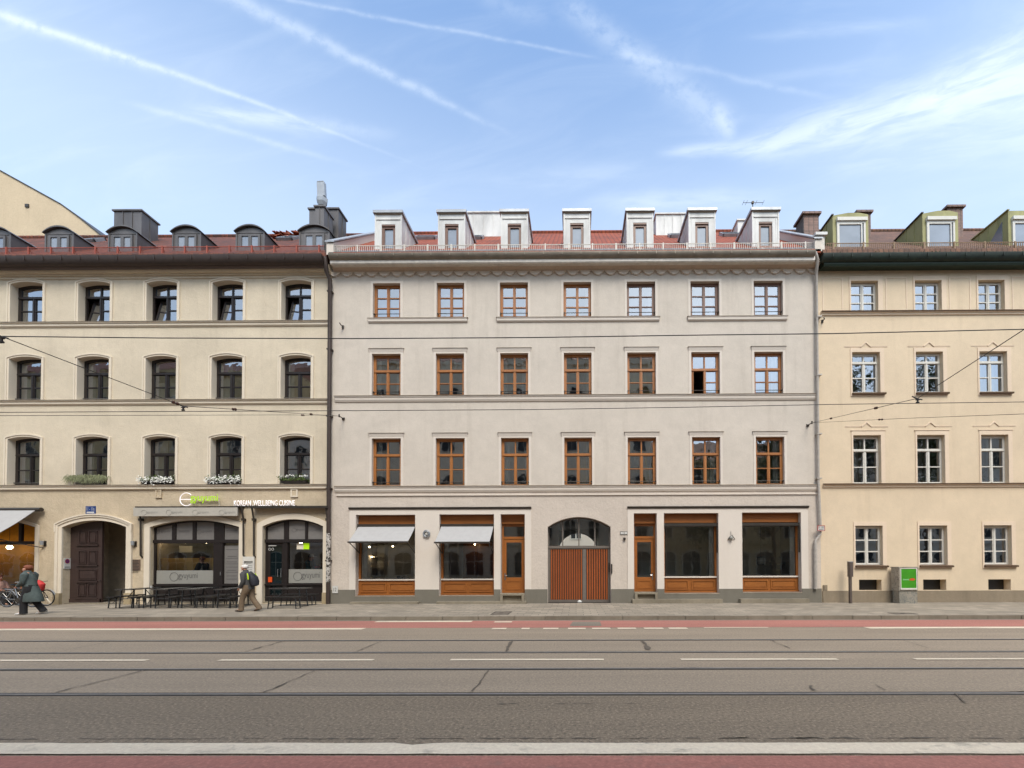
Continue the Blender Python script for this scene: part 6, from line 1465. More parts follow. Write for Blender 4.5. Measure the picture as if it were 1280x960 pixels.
def ex_arrow(e, x0, x1, z0, z1, y): text_mesh('H 100', (z1 - z0) * .4, 0, M['ink'], 'lettering', e, x0 + .03, z0 + (z1 - z0) * .45, y, (x1 - x0) - .06); lines(e, x0 + .04, x1 - .04, [z0 + .05], y, M['ink'], .02)
sign_plate('hydrant_sign', 'small white plate with a red rim in front of the pale drainpipe', 'sign', 1022.2, 1030.4, 657.4, 663.2, M['white_plate'], -.22, M['red_paint'], ex_arrow)
def ex_12(e, x0, x1, z0, z1, y): text_mesh('12', (z1 - z0) * .5, 0, M['ink_dark'], 'lettering', e, (x0 + x1) / 2, z0 + (z1 - z0) * .25, y, (x1 - x0) * .5, True)
sign_plate('paper_notice', 'scrap of white paper numbered 12 stuck at the foot of the dark drainpipe', 'notice', 415.6, 422.6, 732.4, 741.4, M['white_plate'], -.06, None, ex_12)
# small wall lamps
def wall_box_lamp(px_, py_, label):
    a = at(px_, py_, D); e = empty('wall_lamp', a); tag(e, label, 'wall lamp')
    m = MB(); m.box(a[0] - .03, a[0] + .06, D - .02, D + .01, a[2] - .14, a[2] + .10); m.build('back_plate', M['dark_metal'], e)
    m = MB(); m.tube([(a[0] - .02, D - .1, a[2] + .1), (a[0] - .02, D - .1, a[2] - .08)], [.07, .055], 10); m.build('shade', M['cap_zinc'], e, smooth=True)
wall_box_lamp(56.6, 679, 'small wall lamp between the cafe awning and the arched passage'); wall_box_lamp(169.4, 679.4, 'small wall lamp above the bronze plaque')
def disc_lamp(px_, py_, r, label, kind):
    a = at(px_, py_, D - .03); e = empty('wall_lamp', (a[0], D - .03, a[2])); tag(e, label, 'wall lamp')
    if kind == 0:
        m = MB(); 
        for k in range(7):
            t = R(k * 51); rr_ = r * (.55 + .45 * ((k * 37) % 10) / 10); m.tube([(a[0] + rr_ * math.cos(t + R(i * 24)) * (1 - .02 * k), D - .05 - .012 * k, a[2] + rr_ * math.sin(t + R(i * 24))) for i in range(15)], .009, 5, closed=True)
        m.build('wire_ball', M['cap_zinc'], e)
        m = MB(); m.tube([(a[0], D - .005, a[2]), (a[0], D - .09, a[2])], .05, 8); m.build('socket', M['white_plate'], e)
    else:
        m = MB(); m.tube([(a[0], D - .05, a[2] + .26), (a[0], D - .06, a[2] + .1)], .008, 5); m.tube([(a[0] - .13, D - .05, a[2] - .1), (a[0] - .06, D - .12, a[2] + .03), (a[0] + .03, D - .1, a[2] + .09), (a[0] + .1, D - .1, a[2] - .02), (a[0] + .17, D - .05, a[2] - .09)], .016, 6); m.build('bracket', M['dark_metal'], e)
        m = MB(); m.ball((a[0] - .01, D - .1, a[2] - .04), .085, 8); m.build('bulb', M['frost'], e, smooth=True)
disc_lamp(533.6, 667.4, .18, 'wire ball wall lamp on the pier between the two grey awnings', 0)
disc_lamp(913.4, 671.5, .1, 'small bracket wall lamp on the pier between the two right hand shop windows', 1)
def tiny(px_, py_, name, label, cat, w, h, mat, d=.08):
    a = at(px_, py_, D); m = MB(); m.box(a[0] - w / 2, a[0] + w / 2, D - d, D + .001, a[2] - h / 2, a[2] + h / 2); m.box(a[0] - w * .3, a[0] + w * .3, D - d - .02, D - d + .005, a[2] - h * .3, a[2] + h * .3); tag(m.build(name, mat), label, cat)
tiny(780.4, 673.6, 'doorbell_camera', 'tiny grey entry camera below the small white plate by the gate', 'entry camera', .1, .1, M['dark_metal'])
tiny(764.6, 711, 'key_box', 'slim black box on the wall edge right of the wooden gate', 'key box', .05, .42, M['black'], .05)
tiny(1031, 735, 'junction_box', 'small beige junction box at the foot of the peach house beside the pale drainpipe', 'junction box', .17, .26, M['plinth_beige'], .05)
# ------------------------------------------------------------------ awnings of the restaurant and the cafe
def folding_frame(label, pa, pb, valance, arms, extra_arm=None):
    y = D - .2; x0, x1 = PX(pa, y, 640), PX(pb, y, 640); z1 = PZ(634.4, y, 240)
    e = empty('awning', ((x0 + x1) / 2, D, z1)); tag(e, label, 'awning')
    m = MB(); m.box(x0, x1, D - .25, D - .01, z1, z1 + .05); m.build('cassette', M['dark_metal'], e)
    if valance:
        m = MB(); m.box(x0 - .04, x1 - .1, D - .27, D - .22, PZ(645, D - .25, 240), z1 - .01); v = m.build('valance', M['awning_white'], e)
        for a in (180, 211, 244, 277):
            yy = D - .274; c = P(a, 640.6, yy); ring(v, c[0], c[1], yy, .11, .005, M['ink_faint']); text_mesh('gyuyumi', .12, 0, M['ink_faint'], 'lettering', v, c[0] + .13, c[1] - .06, yy, .45)
    else:
        m = MB(); m.box(x0, x1, D - .26, D - .22, z1 - .05, z1 + .03); m.build('front_bar', M['dark_metal'], e)
    for a in arms:
        xa = PX(a, D - .1, 670); m = MB(); m.tube([(xa + .05 * (1 if a in (304, 409) else -1) * 0, D - .22, z1), (xa, D - .1, PZ(649, D - .1, a)), (xa, D - .08, PZ(694, D - .08, a)), (xa, D, PZ(697, D, a))], .035, 6); m.box(xa - .05, xa + .05, D - .16, D, PZ(651, D - .1, a), PZ(648, D - .1, a)); m.build('arm', M['dark_metal'], e)
folding_frame('folded restaurant awning with a long pale valance under the green sign', 170, 301, True, (175.4, 304))
folding_frame('bare folded awning frame above the open restaurant door', 314, 410.5, False, (317, 409))
y1_ = D - .2; xr_ = PX(44.4, y1_, 639); z1_ = PZ(637.6, y1_, 40); xl_ = XL0 + 2
e = empty('awning', (xr_, D, z1_)); tag(e, 'light cafe awning let out over the ochre shop front at the far left', 'awning')
yf_, zf_ = D - 1.55, PZ(671.5, D - 1.55, -20)
m = MB(); n = 5
for zo in (0, -.015):
    for i in range(n):
        a_, b_ = i / n, (i + 1) / n; ya_, yb_ = y1_ + (yf_ - y1_) * a_, y1_ + (yf_ - y1_) * b_; za_, zb_ = z1_ + (zf_ - z1_) * a_ - .05 * math.sin(math.pi * a_), z1_ + (zf_ - z1_) * b_ - .05 * math.sin(math.pi * b_)
        m.quad((xl_, ya_, za_ + zo), (xr_, ya_, za_ + zo), (xr_, yb_, zb_ + zo), (xl_, yb_, zb_ + zo))
m.build('cloth', M['awning_grey'], e, recalc=False)
m = MB(); m.tube([(xl_, y1_ + .06, z1_ + .03), (xr_ + .18, y1_ + .06, z1_ + .03)], .09, 10); m.build('cassette', M['dark_metal'], e, smooth=True)
m = MB(); m.box(xl_, xr_ + .02, yf_ - .03, yf_ + .03, zf_ - .04, zf_ + .03); m.build('front_bar', M['dark_metal'], e)
m = MB(); m.tube([(xr_ + .1, D - .02, PZ(684.6, D, 47)), (xr_ - .2, D - .5, PZ(680, D - .5, 20)), (xr_ - .06, yf_, zf_)], .02, 6); m.build('arm', M['dark_metal'], e)
# ------------------------------------------------------------------ flower boxes on the first floor ledge
def flower_box(ci, label, kind, seed):
    ri, c_, x0, x1, zb, zs, zc, tr = [w for w in LW if w[0] == 2 and w[1] == ci][0]
    rnd = random.Random(seed); xa, xb = x0 - (.12 if kind != 'plant' else -.02), x1 + (.04 if kind != 'plant' else -.08); yc = D + .02; zb += .03
    e = empty('flower_box', ((x0 + x1) / 2, yc, zb)); tag(e, label, 'flower box', 'flower boxes on the first floor ledge' )
    m = MB(); k = .22 if kind == 'grass' else .08; m.box(xa + k, xb - k, yc - .13, yc + .07, zb, zb + .15); m.box(xa + k - .02, xb - k + .02, yc - .15, yc + .09, zb + .13, zb + .16); m.build('planter', M['planter'], e)
    lf = MB(); fl = MB(); nf = 0
    for i in range(520 if kind != 'grass' else 130):
        x = rnd.uniform(xa, xb); t = (x - xa) / (xb - xa); hump = .5 + .5 * math.sin(t * 9 + seed) * .5
        lf.leaf((x, yc - .10 + rnd.gauss(0, .08), zb + .10 + abs(rnd.gauss(0, .09)) * (.6 + hump)), rnd.uniform(.02, .05), rnd)
    if kind == 'grass':
        for i in range(420):
            x = rnd.uniform(xa - .12, xb - .05); a = rnd.uniform(-1.2, 1.2); l = rnd.uniform(.15, .42) * (1.2 if rnd.random() < .15 else 1); dr_ = rnd.uniform(.1, .9)
            p0 = Vector((x, yc - .05, zb + .14)); p1 = p0 + Vector((math.sin(a) * l * .55, rnd.uniform(-.15, .05), l * .6)); p2 = p0 + Vector((math.sin(a) * l * 1.1, rnd.uniform(-.26, -.08), l * (.55 - dr_ * 1.3))); w = Vector((.007, .004, 0))
            lf.quad(p0 - w, p0 + w, p1 + w, p1 - w); lf.quad(p1 - w, p1 + w, p2 + w * .3, p2 - w * .3)
    o = lf.build('leaves', M['leaf_grey'] if kind == 'grass' else M['leaf'], e, recalc=False)
    if kind in ('white', 'plant'):
        for i in range(330 if kind == 'white' else 30):
            x = rnd.uniform(xa - .03, xb + .03); t = (x - xa) / (xb - xa); z = zb + (.11 + rnd.gauss(.03, .075) if kind == 'white' else .25 + rnd.uniform(0, .10))
            p = Vector((x, yc - (.20 if kind == 'white' else .13) + rnd.gauss(0, .03), z)); r_ = rnd.uniform(.022, .04)
            nx = Vector((rnd.gauss(0, .4), -1, rnd.gauss(.5, .3))).normalized(); a_ = nx.cross(Vector((0, 0, 1))).normalized(); b_ = nx.cross(a_)
            fl.face([fl.bm.verts.new(p + a_ * r_ * (1 if k % 2 else .55) * math.cos(R(k * 36)) + b_ * r_ * (1 if k % 2 else .55) * math.sin(R(k * 36))) for k in range(10)])
        fl.build('blossoms', M['petal'], e, recalc=False)

flower_box(2, 'trailing grey green grass in a window box above the arched passage', 'grass', 3)
flower_box(3, 'white flower box above the round restaurant sign and the long valance', 'white', 4)
flower_box(4, 'white flower box above the gap between the green sign and the white letters', 'white', 6)
flower_box(4 + 1, 'box of leafy green plants in the window next to the dark drainpipe', 'plant', 8)
# ------------------------------------------------------------------ beer garden tables and benches
def make_table(L, name='beer_table'):
    e = empty(name); w = .27
    m = MB(); 
    for i in range(3): m.box(-w + i * .18 + .003, -w + (i + 1) * .18 - .003, -L / 2, L / 2, .722, .762)
    m.build('table_top', M['black_wood_y'], e)
    for s in (-1, 1):
        yy = s * (L / 2 - .22); m = MB()
        m.tube([(-.20, yy, .73), (-.22, yy + s * .06, .02), (.22, yy + s * .06, .02), (.20, yy, .73)], .024, 6); m.tube([(-.21, yy + s * .03, .38), (.21, yy + s * .03, .38)], .012, 6)
        m.tube([(0, yy + s * .03, .38), (0, yy - s * .35, .72)], .012, 6); m.build('leg', M['black'], e)
    return e
def make_bench(L):
    e = empty('beer_bench'); w = .13
    m = MB(); m.box(-w, w, -L / 2, L / 2, .425, .47); m.box(-w, w, -L / 2 + .1, -L / 2 + .14, .40, .426); m.build('seat', M['black_wood'], e)
    for s in (-1, 1):
        yy = s * (L / 2 - .16); m = MB()
        m.tube([(-.10, yy, .43), (-.12, yy + s * .04, .02), (.12, yy + s * .04, .02), (.10, yy, .43)], .021, 6); m.tube([(0, yy, .2), (0, yy - s * .25, .43)], .010, 6); m.tube([(-.11, yy + s * .02, .2), (.11, yy + s * .02, .2)], .010, 6); m.build('leg', M['black'], e)
    return e
yfr = G(200, 761.0, ZP)[1]; AZ = 15
def place(e, pxc, L, az=AZ, yf=None):
    yf = yf or yfr; x = PX(pxc, yf, 750); a = R(az)
    e.location = (x - math.sin(a) * L / 2, yf + math.cos(a) * L / 2, ZP); e.rotation_euler = (0, 0, a)
tabs = [(154, 'black beer table in front of the passage pier, with its end nearest the brown door'), (199, 'black beer table below the left part of the frosted window band'),
        (232, 'black beer table below the round frosted logo of the wide window'), (277, 'black beer table nearest the walking man, before the closed restaurant side door')]
pt_ = None
for p_, lab in tabs:
    if pt_ is None: o = pt_ = make_table(1.7)
    else: o = copy_tree(pt_)
    tag(o, lab, 'table', 'beer tables outside the restaurant'); place(o, p_, 1.7)
pb_ = None
for p_, lab in ((137, 'black bench standing alone in front of the brown door leaf'), (166, 'black bench under the bronze plaque between the first two tables'), (181, 'black bench at the left edge of the wide restaurant window'),
                (215, 'black bench between the second and third beer tables'), (248, 'black bench on the right of the table below the frosted logo'), (259.5, 'black bench close behind another, left of the table nearest the walking man'), (289, 'black bench closest to the walking man')):
    if pb_ is None: o = pb_ = make_bench(1.7)
    else: o = copy_tree(pb_)
    tag(o, lab, 'bench', 'beer benches outside the restaurant'); place(o, p_, 1.7)
def place_x(e, pa, pb, pyb, L):
    y = G((pa + pb) / 2, pyb, ZP)[1] + .12; e.location = ((PX(pa, y, 750) + PX(pb, y, 750)) / 2, y, ZP); e.rotation_euler = (0, 0, R(88))
t = make_table(1.45); tag(t, 'black beer table set parallel to the wall in front of the open dark door', 'table', 'beer tables outside the restaurant'); place_x(t, 340, 386, 758.6, 1.45)
b = make_bench(1.35); tag(b, 'black bench on the street side of the table by the open dark door', 'bench', 'beer benches outside the restaurant'); place_x(b, 333.5, 377, 761.2, 1.35)
b = copy_tree(b); tag(b, 'black bench on the wall side of the table by the open dark door', 'bench', 'beer benches outside the restaurant'); place_x(b, 352, 401, 756.6, 1.35)
# white cup on a table
a = at(189, 731.5, 16.9); m = MB(); zt_ = ZP + .762; m.loft([(a[0], a[1], zt_, .028, .028), (a[0], a[1], zt_ + .09, .04, .04)], 10); tag(m.build('paper_cup', M['white_plate']), 'small white cup on the second beer table under the left window corner', 'cup')
# ------------------------------------------------------------------ cabinet, post
y = 17.45; x0, x1 = PX(1124.0, y, 740), PX(1147.6, y, 740)
cb_ = empty('utility_cabinet', ((x0 + x1) / 2, y, ZP)); tag(cb_, 'beige distribution cabinet covered in graffiti with a green poster', 'utility cabinet')
zt_, zm_ = PZ(709.6, y, 1130), PZ(738.8, y, 1130)
m = MB(); m.box(x0 + .03, x1 - .01, y + .03, y + .4, 0, zm_); m.build('base', M['cab_low'], cb_)
m = MB(); m.box(x0, x1, y, y + .42, zm_ + .02, zt_); m.box(x0 - .02, x1 + .02, y - .02, y + .44, zt_ - .002, zt_ + .035); xm = x0 + .012
m.box(xm - .006, xm + .006, y - .006, y + .01, zm_ + .03, zt_ - .02); m.box(x0 + .02, x1 - .02, y + .04, y + .38, zm_ - .001, zm_ + .021); bd = m.build('body', M['cab'], cb_)
p0, p1, q0, q1 = PX(1126.0, y, 720), PX(1144.8, y, 720), PZ(735, y, 1130), PZ(711, y, 1130)
m = MB(); m.plate(rect(p0 - .03, p1 + .03, q0 - .07, q1 + .03), [rect(p0, p1, q0, q1)], y - .025, y + .001); m.build('poster_frame', M['frame_white'], cb_)
m = MB(); m.poly(rect(p0 - .01, p1 + .01, q0 - .01, q1 + .01), y - .012); ps = m.build('poster', M['poster'], cb_, recalc=False)
m = MB(); zc = q0 + (q1 - q0) * .44; m.poly([(p0 + .33, zc - .03), (p0 + .5, zc - .045), (p1 - .03, zc - .01), (p1 - .06, zc + .04), (p0 + .48, zc + .06), (p0 + .38, zc + .04)], y - .015); m.build('slogan', M['poster_red'], ps, recalc=False)
m = MB(); rp = random.Random(2)
for i in range(9): xx = p0 + .08 + i * .028; m.poly(rect(xx, xx + .02, zc - .02 - rp.uniform(0, .015), zc + rp.uniform(.01, .035)), y - .0155)
m.build('slogan', M['poster_pale'], ps, recalc=False)
y = 17.5; x0, x1 = PX(1062.4, y, 730), PX(1066.8, y, 730)
po = empty('charging_post', ((x0 + x1) / 2, y, ZP)); tag(po, 'slim brown metal post with a wider head in front of the peach plinth', 'post')
m = MB(); m.box(x0 + .02, x1 - .04, y + .03, y + .13, ZP - .02, PZ(720, y, 1063)); m.build('shaft', M['bollard'], po)
m = MB(); m.box(x0, x1, y, y + .16, PZ(721, y, 1063), PZ(702.6, y, 1063)); m.box(x0 + .02, x1 - .02, y - .008, y + .01, PZ(718, y, 1063), PZ(705, y, 1063)); m.build('head', M['bollard'], po)
m = MB(); m.box(x0 - .01, x1 + .01, y - .01, y + .17, PZ(702.6, y, 1063) - .001, PZ(702.6, y, 1063) + .03); m.build('cap', M['cap_zinc'], po)
# ------------------------------------------------------------------ shop interiors
def pendant(px_, py_, y, label, r=.04):
    a = at(px_, py_, y); e = empty('ceiling_lamp', a); tag(e, label, 'lamp', 'small lamps inside the shops')
    m = MB(); m.ball(a, r, 6); m.build('bulb', M['lamp'], e, smooth=True)
    m = MB(); m.tube([(a[0], y, a[2] + r), (a[0], y, 4.35)], .008, 5); m.tube([(a[0], y, a[2] + r * .7), (a[0], y, a[2] + r * 2.2)], [r * .9, r * .4], 8); m.build('cord', M['black'], e)
for p_, q_, y_, lab in ((462, 683.6, 20, 'small glowing lamp highest in the first shop window, at its left side'), (467, 681.4, 21.5, 'small glowing lamp just under the awning bar of the first shop window'), (491, 682.8, 20.5, 'small glowing lamp at the right side of the first shop window'),
                        (465, 696, 21, 'small glowing lamp hanging lower in the first shop window'), (593.5, 680.4, 20.5, 'small glowing lamp below the bar of the second awning')):
    pendant(p_, q_, y_, lab)
for p_, q_, y_, lab in ((232, 676.5, D + .75, 'round warm lamp over the ochre counter of the restaurant, at its centre'), (205, 676, D + .75, 'round warm lamp over the left end of the restaurant counter'), (258, 676.5, D + .75, 'round warm lamp over the right end of the restaurant counter'),
                        (12, 684, D + .9, 'round warm lamp in the ochre cafe, right of its window mullion'), (-22, 684, D + .9, 'round warm lamp in the ochre cafe at the far left edge'), (376, 677, D + 1.6, 'round warm lamp inside the right restaurant window')):
    pendant(p_, q_, y_, lab, .10)
def furn(name, label, cat, boxes, mat, bevel=None):
    m = MB()
    for b in boxes: m.box(*b)
    return tag(m.build(name, mat), label, cat)
gz = .25
a = PX(500, 20.5, 715); furn('shop_chair', 'dark chair standing inside the first shop window near its right edge', 'chair', [(a - .24, a + .24, 20.3, 20.75, gz + .42, gz + .48), (a - .24, a + .24, 20.7, 20.76, gz + .48, gz + 1.0)] + [(a + sx * .2 - .02, a + sx * .2 + .02, 20.5 + sy * .18, 20.54 + sy * .18, gz, gz + .42) for sx in (-1, 1) for sy in (-1, 1)], M['black'])
a = PX(466, 21.5, 700); furn('shop_shelf', 'tall shelf against the back wall of the first shop', 'shelf', [(a - .8, a - .76, 21.1, 21.5, gz, 3.2), (a + .76, a + .8, 21.1, 21.5, gz, 3.2)] + [(a - .78, a + .78, 21.1, 21.5, gz + .3 + i * .55, gz + .34 + i * .55) for i in range(6)], M['frame_white'])
a = PX(565, 21.5, 700); furn('room_divider', 'pale room divider standing inside the second shop window', 'room divider', [(a - .65, a + .65, 20.4, 20.5, gz, 3.4), (a - .6, a + .6, 20.36, 20.4, gz + .1, 3.3)], M['portal'])
a = PX(598, 21, 700); furn('shop_cupboard', 'brown wooden cupboard inside the second shop window', 'cupboard', [(a - .75, a + .75, 20.9, 21.5, gz, 2.9), (a - .78, a + .78, 20.85, 21.52, 2.9, 2.98), (a - .7, a - .03, 20.87, 20.9, gz + .1, 2.8), (a + .03, a + .7, 20.87, 20.9, gz + .1, 2.8)], M['wood_panel'])
a = PX(880, 21, 712); furn('shop_desk', 'small pale desk inside the shop window right of the second door', 'desk', [(a - .6, a + .6, 20.6, 21.3, gz + .72, gz + .76)] + [(a + sx * .56 - .03, a + sx * .56 + .03, 20.95 + sy * .3 - .03, 20.95 + sy * .3 + .03, gz, gz + .72) for sx in (-1, 1) for sy in (-1, 1)], M['frame_white'])
a = PX(985, 21, 700); furn('shop_shelf', 'pale wall shelf inside the last shop window on the right', 'shelf', [(a - .9, a + .6, 20.6, 20.95, gz + 1.55, gz + 1.62), (a - .9, a + .6, 20.9, 20.95, gz + 1.3, gz + 1.9), (a - .6, a - .56, 20.6, 20.91, gz + 1.3, gz + 1.56), (a + .3, a + .34, 20.6, 20.91, gz + 1.3, gz + 1.56)], M['frame_white'])
a = at(951, 701, 19.6); m = MB(); m.loft([(a[0], 19.6, a[2] - .2, .12, .12), (a[0], 19.6, a[2] - .14, .2, .2), (a[0], 19.6, a[2] + .14, .2, .2), (a[0], 19.6, a[2] + .2, .12, .12)], 14); m.tube([(a[0], 19.6, a[2] + .2), (a[0], 19.6, 4.3)], .008, 5); tag(m.build('paper_lantern', M['frost'], smooth=True), 'round pale paper lantern hanging inside the last shop window on the right', 'lantern')
# ------------------------------------------------------------------ people
def skin_mesh(name, nodes, edges, mat, parent, sub=1):
    me = bpy.data.meshes.new(name); me.from_pydata([n[:3] for n in nodes], edges, [])
    o = bpy.data.objects.new(name, me); COL.objects.link(o)
    sk = o.modifiers.new('skin', 'SKIN'); sk.use_smooth_shade = True
    layer = me.skin_vertices[0].data
    for i, n in enumerate(nodes): layer[i].radius = (n[3], n[4] if len(n) > 4 else n[3]); layer[i].use_root = (i == 0)
    sb = o.modifiers.new('sub', 'SUBSURF'); sb.levels = sub; sb.render_levels = sub
    dg = bpy.context.evaluated_depsgraph_get(); dg.update()
    bm = bpy.data.meshes.new_from_object(o.evaluated_get(dg)); bpy.data.objects.remove(o)
    for p in bm.polygons: p.use_smooth = True
    bm.materials.clear(); bm.materials.append(mat)
    r = bpy.data.objects.new(name, bm); COL.objects.link(r); r.parent = parent
    return r
def add_hand(N, E, wi, d, palm=(0, 1, 0)):
    """five bent fingers on the wrist node; d = direction of the hand, palm = sideways direction of the finger row"""
    w = Vector(N[wi][:3]); d = Vector(d).normalized(); s = Vector(palm).normalized(); c = d.cross(s).normalized()
    N.append((*(w + d * .05), .034, .018)); pi = len(N) - 1; E.append((wi, pi))
    for k, (off, l) in enumerate(((-.030, .062), (-.010, .075), (.010, .070), (.030, .055))):
        a = w + d * .095 + s * off; b = a + d * l * .55 + c * .012; e = b + d * l * .35 + c * .03
        i = len(N); N += [(*a, .010), (*b, .009), (*e, .008)]; E += [(pi, i), (i, i + 1), (i + 1, i + 2)]
    a = w + d * .045 - s * .045 + c * .01; b = a + d * .035 - s * .015 + c * .02
    i = len(N); N += [(*a, .011), (*b, .010)]; E += [(pi, i), (i, i + 1)]
def person(loc, rz, pose, label, scale=1.0, name='person'):
    """local frame: faces -Y... here +X is forward, Z up, feet at 0"""
    e = empty(name, loc, rz); e.scale = (scale,) * 3; tag(e, label, 'person')
    N, E = [], []
    def n(x, y, z, r, r2=None): N.append((x, y, z, r, r2 or r)); return len(N) - 1
    J = pose
    pel = n(*J['pelvis'], .125, .15); sp = n(*J['spine'], .12, .14); ch = n(*J['chest'], .125, .165); nk = n(*J['neck'], .052); hd0 = n(*J['head0'], .07, .068); hd1 = n(*J['head1'], .098, .082); hd2 = n(*J['head2'], .075, .068)
    E += [(pel, sp), (sp, ch), (ch, nk), (nk, hd0), (hd0, hd1), (hd1, hd2)]
    f = Vector(J.get('face', (1, 0, 0))).normalized(); h1 = Vector(J['head1']); h0 = Vector(J['head0'])
    p = h1 + f * .112 + Vector((0, 0, -.035)); ns = n(*p, .014); E.append((hd1, ns))
    for side in ('l', 'r'):
        sh = n(*J['sh_' + side], .062); el = n(*J['el_' + side], .044); wr = n(*J['wr_' + side], .029); E += [(ch, sh), (sh, el), (el, wr)]
        add_hand(N, E, wr, Vector(J['wr_' + side]) * 1 - Vector(J['el_' + side]), J.get('palm_' + side, (1, 0, 0)))
        hp = n(*J['hip_' + side], .092); kn = n(*J['kn_' + side], .058); an_ = n(*J['an_' + side], .04); hl = n(*J['heel_' + side], .038); to = n(*J['toe_' + side], .028, .04)
        E += [(pel, hp), (hp, kn), (kn, an_), (an_, hl), (an_, to)]
    skin_mesh('body', N, E, M['skin'], e)
    sd = Vector((0, 0, 1)).cross(f).normalized()
    for s in (1, -1):
        m = MB(); q = h1 + f * .086 + sd * s * .033 + Vector((0, 0, .012)); m.ball(q, .013, 5); o = m.build('eye', M['eye']); o.parent = e
        m = MB(); q = h1 + sd * s * .085 - f * .01; m.ball(q, (.025, .018, .036), 5); o = m.build('ear', M['skin'], smooth=True); o.parent = e
    m = MB(); q = h1 + f * .093 + Vector((0, 0, -.075)); m.ball(q, (.016 + abs(sd.x) * .018, .016 + abs(sd.y) * .018, .007), 4); o = m.build('mouth', M['red_paint'], smooth=True); o.parent = e
    return e
def piece(e, name, mat, fn, smooth=True):
    m = MB(); fn(m); o = m.build(name, mat, smooth=smooth); o.parent = e; return o
def hair(e, J, mat, r=(.115, .10, .10), back=.02, down=.0, name='hair', face=None):
    h = Vector(J['head1']); f = Vector(J.get('face', (1, 0, 0))).normalized(); rnd = random.Random(1)
    m = MB(); n = 10; secs = []
    c = h - f * back
    for i in range(n + 1):
        a = R(-28 - down + (118 + down) * i / n); k = max(.03, math.cos(a))
        secs.append((c.x - f.x * .012, c.y - f.y * .012, c.z + .045 + r[2] * math.sin(a), r[0] * k, r[1] * k))
    m.loft(secs, 16)
    for v in m.bm.verts:
        d = (v.co - c); 
        if d.dot(f) > .04 and d.z < .055: v.co -= f * (d.dot(f) - .04)
        v.co += Vector((rnd.gauss(0, .004), rnd.gauss(0, .004), rnd.gauss(0, .004)))
    o = m.build(name, mat, smooth=True); o.parent = e; return o
def stand(lean=.05, stride=.2, arm=.1, head=(0, 0)):
    J = dict(pelvis=(0, 0, .93), spine=(.01, 0, 1.10), chest=(lean * .7, 0, 1.30), neck=(lean + .01, 0, 1.46), head0=(lean + .03, 0, 1.52), head1=(lean + .045, 0, 1.60), head2=(lean + .04, 0, 1.67))
    for s, y, k in (('l', .095, 1), ('r', -.095, -1)):
        st = stride * k
        J['hip_' + s] = (0, y, .88); J['kn_' + s] = (st * .55 + (.06 if k < 0 else .03), y, .49); J['an_' + s] = (st - (.02 if k > 0 else .10), y, .09 if k > 0 else .13)
        J['heel_' + s] = (st - .06 - (.0 if k > 0 else .10), y, .045 if k > 0 else .10); J['toe_' + s] = (st + .14 - (.0 if k > 0 else .10), y, .035)
        J['sh_' + s] = (lean * .7, y * 1.95, 1.38); J['el_' + s] = (lean * .5 - arm * k * .6 - .03, y * 2.4, 1.12); J['wr_' + s] = (lean + .06 - arm * k * 1.1, y * 2.35, .89)
    return J
def limb(m, pts, rs, n=12): m.tube(pts, rs, n)
def trousers(J, m, w=1.0):
    for s in ('l', 'r'):
        h, k, a = [Vector(J[q + '_' + s]) for q in ('hip', 'kn', 'an')]
        limb(m, [h + Vector((0, 0, .10)), h - Vector((0, 0, .06)), h.lerp(k, .5), k, k.lerp(a, .5), a + Vector((-.01, 0, .0)), a + Vector((-.012, 0, -.05))], [.115, .118 * w, .098 * w, .082 * w, .078 * w, .08 * w, .082 * w])
    p = Vector(J['pelvis']); m.loft([(p.x, 0, p.z - .12, .10, .13), (p.x, 0, p.z - .02, .15, .185), (p.x, 0, p.z + .1, .14, .175)], 16)
def shoes(J, m):
    for s in ('l', 'r'):
        a, b = Vector(J['heel_' + s]), Vector(J['toe_' + s]); up = Vector((0, 0, .012))
        m.tube([a + Vector((-.03, 0, .0)), a + up, a.lerp(b, .55) + up * .6, b, b + (b - a).normalized() * .05], [.03, (.046, .05), (.048, .046), (.042, .036), .018], 10)
def sleeves(J, m, w=1.0, cuff=.0):
    for s in ('l', 'r'):
        a, b, c = [Vector(J[q + '_' + s]) for q in ('sh', 'el', 'wr')]
        limb(m, [a + Vector((0, 0, .05)) - Vector((0, (a.y) * .25, 0)), a + Vector((0, 0, .0)), a.lerp(b, .5), b, b.lerp(c, .5), c + (c - b).normalized() * .01], [.07 * w, .085 * w, .075 * w, .065 * w, .058 * w, .05 * w])
# man with backpack, walking left
xw, yw = G(310.5, 764.3, ZP); J = stand(.10, .22, .10)
J['head1'] = (.17, 0, 1.595); J['head0'] = (.145, 0, 1.52); J['head2'] = (.16, 0, 1.665); J['neck'] = (.11, 0, 1.45)
J['el_l'] = (.02, .235, 1.10); J['wr_l'] = (.15, .22, .90); J['el_r'] = (.0, -.235, 1.10); J['wr_r'] = (.12, -.22, .87)
mn = person((xw, yw, ZP), math.pi, J, 'white haired person in dark jacket and brown trousers walking with a black backpack', .985)
piece(mn, 'trousers', M['trousers'], lambda m: trousers(J, m, 1.08)); piece(mn, 'shoes', M['shoe_brown'], lambda m: shoes(J, m))
def jk(m):
    m.loft([(.01, 0, .82, .165, .205), (.01, 0, .90, .17, .21), (.02, 0, 1.05, .165, .205), (.05, 0, 1.22, .165, .215), (.07, 0, 1.36, .15, .21), (.09, 0, 1.43, .11, .14), (.11, 0, 1.48, .085, .085), (.12, 0, 1.53, .08, .08)], 18); sleeves(J, m, 1.08)
piece(mn, 'jacket', M['jacket'], jk); hair(mn, J, M['hair_white'], (.118, .098, .09), .018, 12)
